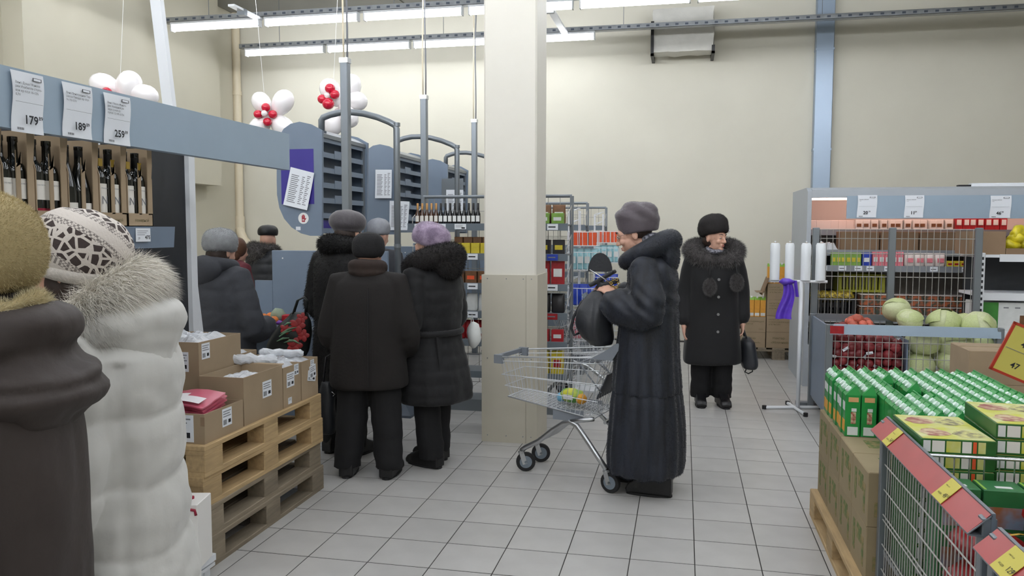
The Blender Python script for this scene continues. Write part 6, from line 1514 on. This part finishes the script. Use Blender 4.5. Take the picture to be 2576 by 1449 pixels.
mat('lilac_hat', rgb(176, 158, 182), .75, var=.1, vscale=16, col2=rgb(120, 104, 126), sheen=.4)
I_ = dict(h=1.55, head=(0, -.03, 1.425), yaw=-.05, pitch=.05, neck=(0, .0, 1.31), shz=1.245, shw=.18,
          feet={'L': (.09, .02, 0), 'R': (-.08, -.07, 0)}, arms={'L': ((.25, .02, .95), (.2, -.17, .84)), 'R': ((-.24, .02, .95), (-.18, -.17, .86))})
t = person('woman in a lilac hat and long black padded coat facing left beside the pillar', (-1.61, 5.02), R(-112))
pi_, hm = body(t, I_, .007)
rings = [(1.34, 0, .0, .07, .06), (1.3, 0, .01, .14, .1), (1.245, 0, .01, .205, .135), (1.12, 0, .01, .215, .16), (.98, 0, .005, .205, .16), (.87, 0, .0, .205, .16), (.72, 0, .0, .235, .19), (.55, 0, .01, .26, .22), (.455, 0, .01, .265, .23), (.43, 0, .01, .255, .22)]
ic = coat(t, I_, rings, 'coat_black', (.085, .08, .07), .012, puffs(.4, .085, .006, 3., .004), .03, 9)
b = MB(); b.tube(ring_path((0, .0, .885), .213, .17, 0, 30), .022, 8); o = blob('belt', b, 'coat_black', t, .01, 1)
b = MB(); b.bx((.12, .16, .72), (.05, .012, .3), Matrix.Rotation(.12, 3, 'X')); b.build('belt_end', 'coat_black', o)
b = MB(); b.capsule(ring_path((0, .005, 1.345), .15, .135, .05, 24, .3, 2*PI-.3), [.055+.02*math.sin(PI*i/23) for i in range(24)], 14); b.ell((0, .14, 1.33), (.13, .075, .1), 16, 10)
fi = blob('fur_hood', b, 'fur_black', t, .012, 2, wrinkle(.006, 9, 2.)); fur('fur_strands', fi, 14000, .018, .0008, fcol(rgb(16, 15, 16), rgb(46, 44, 46), .3), (0, .2, -.4), fi, .65, .35, .1, seed=15)
oh = hat_blob(t, hm @ Vector((0, .025, .08)), (.118, .132, .098), 'lilac_hat', -.05, -.25, None, wrinkle(.006, 12, 2.), cut=-.55)
fur('fur_strands', oh, 9000, .006, .0006, fcol(rgb(150, 132, 156), rgb(206, 192, 212), .18), (0, .3, -.3), oh, .6, .3, 0, seed=16)
b = MB(); b.ell(hm @ Vector((0, .03, -.01)), (.08, .07, .06), 14, 10); blob('hair', b, 'hair_dark', t, .008, 2)
trousers(t, I_, .5, r=(.095, .09, .085), hem=.06); shoes(t, I_, 'boot', 0, .06)
b = MB(); b.ell((0, 0, 0), (.05, .06, .09), 12, 9)
for i_ in range(len(b.v)): v = Vector(b.v[i_]); b.v[i_] = tuple(v*(1+.2*noise.noise(v*20)))
q = pD(1193, 842, 5.5); 
vb = thing('shopping_bag', 'white carrier bag beside the black padded coat, half behind the pillar', 'bag', q); b.build('bag_body', 'white_pack', vb, smooth=True); MB().tube([(0, -.01, .08), (-.01, -.015, .14), (-.02, -.01, .08)], .004, 5).build('handle', 'white_pack', vb)

mat('grey_beret', rgb(92, 88, 92), .85, var=.12, vscale=30, sheen=.3, bump=.2, bscale=120); mat('furcoat_black', rgb(14, 13, 14), .8, var=.2, vscale=14)
GL = (-2.27, 5.12)
G_ = dict(h=1.63, head=(0, -.04, 1.52), yaw=.2, pitch=.15, neck=(0, .0, 1.40), shz=1.33, shw=.19,
          feet={'L': (.1, .0, 0), 'R': (-.1, .0, 0)}, arms={'L': ((.285, .0, 1.02), (.27, -.2, .98)), 'R': ((-.28, .02, 1.0), (-.24, -.16, .9))})
t = person('woman in a black fur coat and grey beret carrying a flowered bag', GL, R(160))
body(t, G_, .012)
rings = [(1.44, 0, .0, .08, .07), (1.40, 0, .01, .15, .11), (1.33, 0, .01, .22, .15), (1.2, 0, .01, .235, .17), (1.0, 0, .0, .235, .175), (.8, 0, .0, .24, .18), (.55, 0, .0, .25, .19), (.42, 0, .0, .25, .19)]
gc = coat(t, G_, rings, 'furcoat_black', (.1, .1, .095), .013, wrinkle(.012, (7, 7, 5), 4.), .02)
gcol = fcol(rgb(9, 9, 10), rgb(28, 27, 28), .35); fur('fur_strands', gc, 24000, .016, .0009, gcol, (0, .1, -1), gc, .45, .35, .2, seed=18)
b = MB(); b.capsule(ring_path((0, .01, 1.43), .12, .115, .03, 22, .3, 2*PI-.3), .06, 12); o = blob('fur_collar', b, 'furcoat_black', t, .012, 2); fur('fur_strands', o, 9000, .02, .0009, gcol, (0, .2, -.4), o, .6, .35, .1, seed=19)
hat_blob(t, (0, -.03, 1.607), (.128, .135, .082), 'grey_beret', .2, .12, (.092,), wrinkle(.007, 9, 6.), name='beret', cut=-.7)
b = MB(); b.ell((0, -.01, 1.52), (.08, .085, .08), 14, 10); blob('hair', b, 'hair_dark', t, .01, 2)
trousers(t, G_, .5, r=(.095, .085, .08), hem=.06); shoes(t, G_, 'boot', 0, .06)
fb_ = thing('shopping_bag', 'black shopping bag printed with red flowers on the arm of the fur coat woman', 'bag', pD(730, 792, 5.25), CYAW+.1)
mat('bag_black', rgb(26, 30, 30), .35, var=.12, vscale=12, bump=.25, bscale=20); mat('flower_red', rgb(150, 44, 46), .4, var=.25, vscale=40); mat('leaf_green', rgb(88, 120, 92), .45, var=.2, vscale=30)
b = MB(); loft(b, dens([(.01, .06, 0, .055, .03), (-.06, .035, 0, .1, .05), (-.15, .0, 0, .135, .06), (-.24, -.02, 0, .135, .055), (-.31, -.01, 0, .09, .03)]), 22, .04, 5); fbo = blob('bag_body', b, 'bag_black', fb_, .01, 2, wrinkle(.007, 12, 2.))
for (x, z, r) in ((.055, -.07, .05), (.085, -.02, .034), (.035, -.2, .05), (.09, -.135, .04), (-.02, -.09, .034)):
    for k in range(5):
        a = k*1.257; b = MB(); b.ell((0, 0, 0), (r*.62, .0025, r*.42), 10, 6); b.xf(Matrix.Translation((x+r*.5*math.cos(a), -.0635-.001*(k % 3)+.16*max(0, x-.05)**1.0*.5, z+r*.5*math.sin(a))) @ Matrix.Rotation(-a, 4, 'Y')); b.build('flower_petal', 'flower_red', fbo, smooth=True)
for (x0_, z0_, x1_, z1_) in ((-.06, -.14, .02, -.1), (-.075, -.17, .0, -.15), (-.05, -.12, .05, -.08), (-.03, -.18, .05, -.17), (.0, -.16, .07, -.19), (-.03, -.07, .02, -.05)):
    b = MB(); b.capsule([(x0_, -.064, z0_), ((x0_+x1_)/2, -.068, (z0_+z1_)/2+.008), (x1_, -.064, z1_)], [.003, .008, .003], 6); b.build('printed_leaf', 'leaf_green', fbo, smooth=True)
text('Lilia', .035, 'leaf_green', fbo, (-.05, -.068, -.275), F_FRONT, 'lettering')
for dy in (-.02, .03): b = MB(); b.tube([(.02, dy, .0), (.05, dy, .09), (.09, dy, .11), (.11, dy, .09), (.1, dy, .0)], .006, 7); b.build('handle', 'bag_black', fb_, smooth=True)
hb = thing('handbag', 'black handbag hanging low beside the pallets', 'handbag', pD(822, 985, 5.15), CYAW)
b = MB(); loft(b, dens([(.06, 0, 0, .035, .025), (.0, 0, 0, .05, .045), (-.12, .0, 0, .06, .055), (-.24, .005, 0, .055, .05), (-.28, .005, 0, .045, .04)]), 18); blob('bag_body', b, 'leather_black', hb, .01, 2, wrinkle(.006, 12, 1.))
b = MB(); b.tube([(-.02, 0, .04), (0, 0, .22), (.03, .02, .24), (.03, .02, .05)], .006, 6); b.build('strap', 'leather_black', hb, smooth=True); b = MB(); b.tube([(.04, -.03, .0), (.06, -.03, -.015), (.045, -.03, -.03)], .004, 6); b.build('buckle', 'chrome', hb, smooth=True)

# ---------------- shoppers near the counters
mat('coat_slate', rgb(56, 58, 64), .8, var=.1, vscale=8, bump=.15, bscale=60); mat('fluffy_grey', rgb(150, 152, 154), .9, var=.14, vscale=22); mat('maroon', rgb(96, 34, 44), .8, var=.1, vscale=12); mat('coat_navy', rgb(34, 37, 42), .6, var=.1, vscale=9); mat('hat_silver', rgb(150, 152, 158), .8, var=.12, vscale=20)
def simple(label, loc, rz, h, coatm, hatm, hat_r, slv=(.08, .078, .068), arms=None, disp=None, hood=None, hem=.55, hatname='hat', hair=None, furc=None, hatfur=None, yaw=0., hatoff=(0, .01, .075), cut=-.6, wide=1.):
    S = dict(h=h, head=(0, -.03, h-.115), yaw=yaw, pitch=.12, neck=(0, .0, .845*h), shz=.81*h, shw=.18, feet={'L': (.1, 0, .1), 'R': (-.1, 0, -.1)}, arms=arms or stdarms(h, .245))
    t = person(label, loc, rz); body(t, S, .012)
    w = wide; rings = [(.865*h, 0, .0, .07, .06), (.85*h, 0, .01, .14, .1), (.81*h, 0, .01, .2*w, .135*w), (.72*h, 0, .01, .22*w, .16*w), (.6*h, 0, .01, .225*w, .17*w), (.45*h, 0, .0, .24*w, .18*w), (hem+.03, 0, 0, .25*w, .185*w), (hem, 0, 0, .24*w, .175*w)]
    c = coat(t, S, rings, coatm, slv, .013, disp or wrinkle(.009, (7, 7, 5), h*10), .015)
    if hood:
        b = MB(); b.capsule(ring_path((0, .02, .868*h), .12, .11, .02, 20, .4, 2*PI-.4), .05, 12); b.ell((0, .13, .845*h), (.15, .08, .11), 16, 10); o = blob('hood', b, hood, t, .012, 2, wrinkle(.009, 8, 3.))
        if furc is not None: fur('fur_strands', o, 6000, .035, .0014, furc, (0, .3, -.2), o, .65, .4, .1, seed=int(h*1000))
    hc_ = Vector(S['head'])+Vector(hatoff)
    o = hat_blob(t, hc_, hat_r, hatm, yaw, .05, None, wrinkle(.005, 12, h*7), name=hatname, cut=cut)
    if hatfur is not None: fur('fur_strands', o, 8000, .007, .0007, hatfur, (0, .2, -.3), o, .6, .3, 0, seed=int(h*900))
    if hair: b = MB(); b.ell(Vector(S['head'])+Vector((0, .035, -.01)), (.085, .075, .1), 14, 10); blob('hair', b, hair, t, .01, 2, wrinkle(.006, 20, 2.))
    trousers(t, S, .5); shoes(t, S)
    return t
simple('woman in a slate hooded coat and fluffy grey hat at the checkout belt', (-3.2, 5.06), R(165), 1.5, 'coat_slate', 'fluffy_grey', (.118, .122, .108), (.095, .092, .085), {'L': ((.27, .0, .88), (.2, -.2, .85)), 'R': ((-.3, -.02, .84), (-.22, -.24, .86))}, puffs(.3, .14, .006, 2.), 'coat_slate', .4, 'hat', 'hair_dark', None, fcol(rgb(120, 122, 124), rgb(196, 198, 200), .15), wide=1.12)
simple('cashier in a maroon vest with brown hair behind the slate coat', (-4.02, 6.6), R(150), 1.47, 'maroon', 'hair_brown', (.098, .1, .1), (.07, .065, .058), None, None, None, .6, 'hair', 'hair_brown', cut=-.85, hatoff=(0, .01, .03))
simple('shopper in a dark padded jacket with fur hood and black cap near the corner', (-4.2, 7.5), R(150), 1.55, 'coat_navy', 'black', (.1, .12, .075), (.1, .095, .085), None, puffs(.5, .1, .012, 5.), 'fur_grey', .6, 'cap', None, fcol(rgb(50, 48, 46), rgb(130, 126, 120), .3), None, .6, (.0, .0, .09), -.5, 1.15)
simple('shopper in burgundy partly hidden behind the checkout screen', (-3.82, 8.35), R(-60), 1.52, 'maroon', 'hair_dark', (.098, .1, .095), hem=.6, hatname='hair', cut=-.4, hatoff=(0, .02, .04))
simple('shopper in a silvery hat mostly hidden behind the grey beret', (-2.71, 6.82), R(170), 1.6, 'coat_slate', 'hat_silver', (.108, .112, .1), hem=.5)
# ---------------- foreground: brown leather jacket and white down coat
mat('puffer_white', rgb(198, 197, 192), .62, var=.04, vscale=9, bump=.06, bscale=70, sheen=.2); mat('leather_brown', rgb(56, 48, 45), .72, var=.12, vscale=7, bump=.14, bscale=50); mat('mohair', rgb(168, 152, 112), .9, var=.1, vscale=16); mat('fur_cream', rgb(186, 178, 164), .85, var=.2, vscale=18)
def knit_material():
    m = bpy.data.materials.new('knit_pattern'); m.use_nodes = True; MATS['knit_pattern'] = m; nt = m.node_tree; L = nt.links.new; bs = nt.nodes['Principled BSDF']; bs.inputs['Roughness'].default_value = .9
    tc = nt.nodes.new('ShaderNodeTexCoord'); mp = nt.nodes.new('ShaderNodeMapping'); mp.inputs['Rotation'].default_value = (.5, .55, 0); L(tc.outputs['Object'], mp.inputs['Vector'])
    sp = nt.nodes.new('ShaderNodeSeparateXYZ'); L(mp.outputs[0], sp.inputs[0])
    def math_(op, a, b_=None):
        n = nt.nodes.new('ShaderNodeMath'); n.operation = op
        for k, v in enumerate((a, b_)):
            if v is None: continue
            if isinstance(v, (int, float)): n.inputs[k].default_value = v
            else: L(v, n.inputs[k])
        return n.outputs[0]
    vo = nt.nodes.new('ShaderNodeTexVoronoi'); vo.feature = 'DISTANCE_TO_EDGE'; vo.inputs['Scale'].default_value = 42; L(mp.outputs[0], vo.inputs['Vector'])
    motif = math_('GREATER_THAN', vo.outputs['Distance'], .12)
    band = math_('GREATER_THAN', math_('SINE', math_('MULTIPLY', sp.outputs['Z'], 48)), -.1)
    big = math_('MULTIPLY', motif, band)
    ch = nt.nodes.new('ShaderNodeTexChecker'); ch.inputs['Scale'].default_value = 170; L(mp.outputs[0], ch.inputs['Vector'])
    band2 = math_('GREATER_THAN', math_('SINE', math_('MULTIPLY', sp.outputs['Z'], 48)), -.75)
    small = math_('MULTIPLY', math_('MULTIPLY', ch.outputs['Fac'], math_('SUBTRACT', band2, band)), .7)
    f = math_('MAXIMUM', big, small)
    mx = nt.nodes.new('ShaderNodeMix'); mx.data_type = 'RGBA'; mx.inputs[6].default_value = (*rgb(206, 198, 190), 1); mx.inputs[7].default_value = (*rgb(66, 56, 54), 1); L(f, mx.inputs[0]); L(mx.outputs[2], bs.inputs['Base Color'])
    n = nt.nodes.new('ShaderNodeTexNoise'); n.inputs['Scale'].default_value = 160; L(tc.outputs['Object'], n.inputs['Vector']); bp = nt.nodes.new('ShaderNodeBump'); bp.inputs['Strength'].default_value = .5; bp.inputs['Distance'].default_value = .004; L(n.outputs['Fac'], bp.inputs['Height']); L(bp.outputs[0], bs.inputs['Normal'])
knit_material()
mat('knit_cream', rgb(196, 190, 182), .9, var=.08, vscale=60, bump=.4, bscale=150)
BL = (-1.44, 1.73); BR = R(-74)
B_ = dict(h=1.54, head=(0, -.055, 1.43), yaw=.1, pitch=.2, neck=(0, .0, 1.32), shz=1.25, shw=.18, feet={'L': (.1, 0, 0), 'R': (-.1, 0, 0)},
          arms={'L': ((.245, .03, .95), (.22, -.12, .74)), 'R': ((-.245, .03, .95), (-.22, -.14, .76))})
t = person('person in a white quilted down coat with fur-trimmed hood and patterned knit hat', BL, BR)
body(t, B_, .01)
rings = [(1.34, 0, .0, .09, .08), (1.31, 0, .02, .15, .12), (1.25, 0, .03, .2, .155), (1.12, 0, .02, .215, .17), (.95, 0, .01, .22, .18), (.78, 0, .01, .235, .19), (.6, 0, .02, .25, .205), (.4, 0, .02, .26, .215), (.3, 0, .02, .255, .21)]
_bp = puffs(.32, .165, .016, 2., .006, .25)
def bd_(P, N): return _bp(P, N) - .009*np.exp(-((P[:, 1]-.125-.03*(1.2-P[:, 2]))/.014)**2)*(P[:, 0] > .03)*(P[:, 2] < 1.24)
bc = coat(t, B_, rings, 'puffer_white', (.092, .09, .08), .009, bd_, .0, smooth=1)
b = MB(); b.ell((0, .115, 1.31), (.155, .085, .1), 18, 12); b.ell((0, .125, 1.24), (.14, .06, .07), 16, 10); b.capsule(ring_path((0, .02, 1.305), .15, .145, .03, 20, .5, 2*PI-.5), .048, 12)
blob('hood', b, 'puffer_white', t, .009, 2, lambda P, N: .010*nz(P, (9, 9, 11), 4.)+.004*nz(P, (22, 22, 30), 7.))
b = MB(); b.capsule(ring_path((0, -.02, 1.335), .13, .115, .085, 26, .45, 2*PI-.45, lambda a: -.035*abs(math.sin(a))), [.034+.024*math.sin(PI*i/25) for i in range(26)], 14)
ft = blob('fur_trim', b, 'fur_cream', t, .01, 2, wrinkle(.006, 12, 3.))
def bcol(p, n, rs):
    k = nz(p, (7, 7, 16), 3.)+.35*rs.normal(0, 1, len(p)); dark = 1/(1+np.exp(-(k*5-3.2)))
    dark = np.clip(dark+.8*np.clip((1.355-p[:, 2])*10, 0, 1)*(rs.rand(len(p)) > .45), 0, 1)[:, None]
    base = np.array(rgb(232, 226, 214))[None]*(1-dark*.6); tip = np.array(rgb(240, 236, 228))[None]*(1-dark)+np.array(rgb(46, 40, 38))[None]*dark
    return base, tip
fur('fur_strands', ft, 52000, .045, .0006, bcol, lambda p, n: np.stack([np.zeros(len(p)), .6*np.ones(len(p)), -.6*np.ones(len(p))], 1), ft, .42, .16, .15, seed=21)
bh = hat_blob(t, (0, -.03, 1.502), (.112, .122, .108), 'knit_pattern', .1, -.32, None, wrinkle(.004, 14, 3.), .007, 'knit_hat', cut=-.6)
b = MB(); b.tube([Vector((0, -.034, 1.449))+Matrix.Rotation(-.24, 3, 'X') @ Vector((.09*math.cos(a), .094*math.sin(a), 0)) for a in [2*PI*i/24 for i in range(25)]], .021, 10); blob('ribbed_band', b, 'knit_cream', t, .006, 1)
b = MB(); b.ell((0, -.03, 1.42), (.088, .09, .075), 14, 10); blob('hair', b, 'hair_dark', t, .009, 2, wrinkle(.008, 25, 2.))
trousers(t, B_, .5); shoes(t, B_)

AL = (-1.325, 1.25); AR = R(-64)
A_ = dict(h=1.57, head=(0, -.03, 1.45), yaw=.0, pitch=.1, neck=(0, .0, 1.34), shz=1.25, shw=.175, feet={'L': (.1, 0, 0), 'R': (-.1, 0, 0)},
          arms={'L': ((.24, .04, .95), (.2, -.12, .76)), 'R': ((-.24, .04, .95), (-.2, -.12, .76))})
t = person('person in a dark brown leather jacket and fuzzy olive hat at the left edge', AL, AR)
body(t, A_, .01)
rings = [(1.36, 0, .0, .09, .08), (1.33, 0, .02, .14, .12), (1.26, 0, .02, .195, .15), (1.12, 0, .02, .21, .17), (.95, 0, .015, .215, .175), (.78, 0, .01, .22, .18), (.6, 0, .01, .225, .185), (.45, 0, .01, .225, .185)]
ac = coat(t, A_, rings, 'leather_brown', (.088, .082, .072), .009, lambda P, N: .009*nz(P, (7, 7, 3.5), 5.)+.004*nz(P, (18, 18, 9), 2.)-.008*np.exp(-((P[:, 1]-.1-.02*(1.2-P[:, 2]))/.006)**2)*(P[:, 0] > .05), .0, smooth=2)
b = MB(); b.ell((0, .11, 1.28), (.17, .085, .085), 20, 12); b.ell((0, .135, 1.215), (.155, .06, .05), 16, 10); b.capsule(ring_path((0, .02, 1.345), .14, .13, .02, 22, .4, 2*PI-.4), .05, 12); b.capsule(ring_path((0, .04, 1.27), .17, .15, -.02, 22, .7, 2*PI-.7), .045, 12)
blob('hood', b, 'leather_brown', t, .009, 2, lambda P, N: .012*nz(P, (6, 6, 14), 3.)+.005*nz(P, (16, 16, 26), 8.)-.012*np.exp(-((P[:, 2]-1.285+.1*P[:, 1])/.012)**2))
ah = hat_blob(t, (0, -.01, 1.516), (.134, .15, .12), 'mohair', 0, .1, None, wrinkle(.005, 9, 3.), .008, 'fuzzy_hat', cut=-.75)
acol = fcol(rgb(172, 156, 114), rgb(200, 186, 144), .1); fur('wool_fuzz', ah, 40000, .007, .0004, acol, (0, .1, -.2), ah, .7, .5, .0, seed=23)
b = MB(); b.capsule([Vector((.13*math.sin(a), -.01-.14*math.cos(a), 1.428+.014*math.sin(5*a)+.02*math.cos(a))) for a in [2*PI*i/30 for i in range(30)]], [.018+.008*math.sin(9*i/30*2*PI) for i in range(30)], 10); o = blob('hat_brim', b, 'mohair', t, .007, 2); fur('wool_fuzz', o, 14000, .011, .0004, fcol(rgb(196, 184, 146), rgb(220, 210, 178), .1), (0, .1, -.2), o, .8, .5, 0, seed=24)
b = MB(); b.tube([(.132, -.02, 1.44), (.146, .04, 1.43), (.146, .08, 1.437)], .007, 8); b.build('hat_cord', 'black', t, smooth=True)
b = MB(); b.ell((0, .0, 1.42), (.09, .095, .07), 14, 10); blob('hair', b, 'hair_dark', t, .009, 2)
trousers(t, A_, .5); shoes(t, A_)

# ================================================================ SHOPPING TROLLEYS
mat('trolley_grey', rgb(132, 138, 146), .4, .2); mat('trolley_wire', rgb(204, 207, 211), .35, .35); mat('trolley_pad', rgb(72, 76, 84), .6)
def trolley(label, loc, rz):
    """front towards -x; origin on the floor midway between the wheels"""
    t = thing('shopping_trolley', label, 'shopping trolley', loc, rz, 'shopping trolleys')
    # basket corner functions
    def P(u, v, s_):   # u 0 front..1 back, v -1..1 side, s 0 bottom..1 top
        xt, xb = -.46+.79*u, -.40+.61*u
        wt, wb = .185+.075*u, .14+.055*u
        zt, zb = .742+.065*u, .485-.07*u
        return Vector((xb+(xt-xb)*s_, v*(wb+(wt-wb)*s_), zb+(zt-zb)*s_))
    bk = MB()
    def seg(pts, r, n=5): bk.tube(pts, r, n)
    rim = [P(0, -1, 1), P(1, -1, 1), P(1, 1, 1), P(0, 1, 1), P(0, -1, 1)]; seg(rim, .0055, 6)
    seg([P(0, -1, 0), P(1, -1, 0), P(1, 1, 0), P(0, 1, 0), P(0, -1, 0)], .0045, 5)
    bask = bk.build('basket_rim', 'trolley_wire', t, smooth=True)
    w = MB(); tb_ = w
    for s_ in (.28, .56, .9):
        for v in (-1, 1): w.tube([P(0, v, s_), P(1, v, s_)], .003, 5)
        w.tube([P(0, -1, s_), P(0, 1, s_)], .003, 5)
    for k in range(1, 19):
        for v in (-1, 1): u = k/19; w.cyl(P(u, v, 0), P(u, v, .97), .0019, n=4)
    for k in range(1, 9): v = -1+2*k/9; w.cyl(P(0, v, 0), P(0, v, 1), .0019, n=4)
    w.build('side_wires', 'trolley_wire', bask)['kind'] = 'stuff'
    w = MB()
    for k in range(1, 22): u = k/22; w.cyl(P(u, -1, 0), P(u, 1, 0), .0019, n=4)
    for k in range(1, 12): v = -1+2*k/12; w.cyl(P(0, v, 0), P(1, v, 0), .0019, n=4)
    w.build('floor_wires', 'trolley_wire', bask)['kind'] = 'stuff'
    w = MB()   # rear gate, leaning forward inside
    for k in range(10):
        v = -.92+1.84*k/9; w.cyl(P(1, v, 0)+Vector((-.03, 0, .01)), P(1, v, 1)+Vector((-.045, 0, 0)), .002, n=4)
    for s_ in (.05, .35, .65, .97): w.cyl(P(1, -.92, s_)+Vector((-.035, 0, .01)), P(1, .92, s_)+Vector((-.035, 0, .01)), .0026, n=4)
    w.build('rear_gate', 'trolley_wire', t)['kind'] = 'stuff'
    w = MB()   # folding child seat
    w.tube([P(.99, -.7, .95), Vector((.16, -.16, .755)), Vector((.08, -.16, .735)), Vector((.08, .16, .735)), Vector((.16, .16, .755)), P(.99, .7, .95)], .005, 6)
    w.tube([Vector((.1, -.15, .735)), Vector((.18, -.15, .64)), Vector((.24, -.15, .57))], .0045, 6); w.tube([Vector((.1, .15, .735)), Vector((.18, .15, .64)), Vector((.24, .15, .57))], .0045, 6)
    w.build('child_seat_frame', 'trolley_grey', t, smooth=True)
    b = MB(); b.bx((.235, 0, .6), (.006, .26, .17), Matrix.Rotation(.42, 3, 'Y')); b.build('seat_pad', 'trolley_pad', t)
    for v in (-1, 1):
        b = MB(); c_ = P(0, v, 1); b.bx(c_+Vector((.015, -v*.006, -.012)), (.06, .03, .055)); b.build('front_corner', 'trolley_grey', t)
        b = MB(); e = P(1, v, 1); b.prism([(e.x-.12, e.z-.015), (e.x+.02, e.z-.015), (e.x+.075, e.z+.075), (e.x+.04, e.z+.085), (e.x-.03, e.z+.035)], 'y', e.y-.011, e.y+.011); b.build('handle_bracket', 'trolley_grey', t)
    b = MB(); b.bx((P(0, 0, 1).x-.004, 0, P(0, 0, 1).z-.002), (.022, .36, .026)); b.build('front_bumper', 'trolley_grey', t)
    e = P(1, 1, 1); MB().cyl((e.x+.052, -e.y-.01, e.z+.072), (e.x+.052, e.y+.01, e.z+.072), .016, n=12).build('handle', 'trolley_grey', t, smooth=True)
    # oval tube chassis: front wheel up to the bend under the basket and down to the rear wheel
    for v in (-1, 1):
        fw, rw = Vector((-.315, v*.115, .135)), Vector((.315, v*.25, .135))
        pts = [fw, fw+Vector((.03, v*.002, .025)), Vector((-.18, v*.135, .22)), Vector((-.08, v*.15, .305)), Vector((-.0, v*.165, .36)), Vector((.05, v*.175, .375)), Vector((.1, v*.188, .36)), Vector((.16, v*.205, .3)), Vector((.25, v*.235, .205)), rw]
        MB().tube(pts, .0165, 10).build('chassis_tube', 'steel', t, smooth=True)
        b = MB(); b.bx((.03, v*.165, .415), (.2, .012, .07)); b.build('support_plate', 'trolley_grey', t)
        MB().tube([Vector((.05, v*.175, .378)), Vector((.12, v*.185, .395)), P(1, v, .0)], .014, 8).build('rear_strut', 'steel', t, smooth=True)
        for w_, sw in ((fw, .5), (rw, -.15)):
            m = Matrix.Translation(w_) @ Matrix.Rotation(sw, 4, 'Z')
            b = MB(); b.cyl((0, 0, -.02), (0, 0, .0), .02, n=10); b.cyl((0, 0, -.012), (0, 0, -.006), .024, n=10); b.bx((.012, .016, -.05), (.03, .004, .075), Matrix.Rotation(-.3, 3, 'Y')); b.bx((.012, -.016, -.05), (.03, .004, .075), Matrix.Rotation(-.3, 3, 'Y')); b.xf(m); fk = b.build('caster_fork', 'steel', t)
            b = MB(); b.lathe([(.03, -.013), (.0595, -.013), (.0625, -.008), (.0625, .008), (.0595, .013), (.03, .013)], 24); b.xf(m @ Matrix.Translation((.028, 0, -.0725)) @ Matrix.Rotation(PI/2, 4, 'X')); b.build('tyre', 'black_rubber', fk, smooth=False)
            b = MB(); b.cyl((.028, -.0145, -.0725), (.028, .0145, -.0725), .04, n=18); b.cyl((.028, -.018, -.0725), (.028, .018, -.0725), .01, n=8); b.xf(m); b.build('hub', 'rail_grey', fk)
    for x in (-.05, .28): MB().cyl((x, -.19+.02*(x < 0), .39 if x < 0 else .40), (x, .19-.02*(x < 0), .39 if x < 0 else .40), .011, n=8).build('cross_tube', 'steel', t)
    return t
TL = (-.665, 4.985)
trolley('empty wire shopping trolley in front of the woman in the grey fur coat', (*TL, 0), R(-15))
trolley('second wire shopping trolley parked beyond the pillar', (-.8, 7.12, 0), R(172))
# yellow-green tin pack in the trolley
mat('pack_yellow', rgb(206, 204, 60), .4, col2=rgb(90, 160, 70), vscale=16); mat('pack_blue', rgb(110, 170, 200), .4)
q = Matrix.Translation((TL[0], TL[1], 0)) @ Matrix.Rotation(R(-15), 4, 'Z') @ Vector((-.005, -.02, .46))
t = thing('food_pack', 'yellow and green wrapped food pack lying in the trolley', 'food pack', q, R(-25))
b = MB(); b.ell((0, 0, .045), (.09, .055, .045), 18, 12)
for i_ in range(len(b.v)): v = Vector(b.v[i_]); b.v[i_] = tuple(v*(1+.1*noise.noise(v*30)))
b.build('wrapper', 'pack_yellow', t, smooth=True)
b = MB(); b.ell((-.07, -.01, .03), (.035, .045, .03), 12, 8); b.build('blue_end', 'pack_blue', t, smooth=True)
b = MB(); b.ell((.075, -.01, .035), (.035, .04, .033), 12, 8); b.build('fruit_print', 'fruit', t, smooth=True)
MB().box(-.03, .04, -.0575, -.054, .03, .06).build('label', 'white_pack', t)
for o_ in list(TMP.collection.objects): bpy.data.objects.remove(o_)
bpy.data.scenes.remove(TMP)
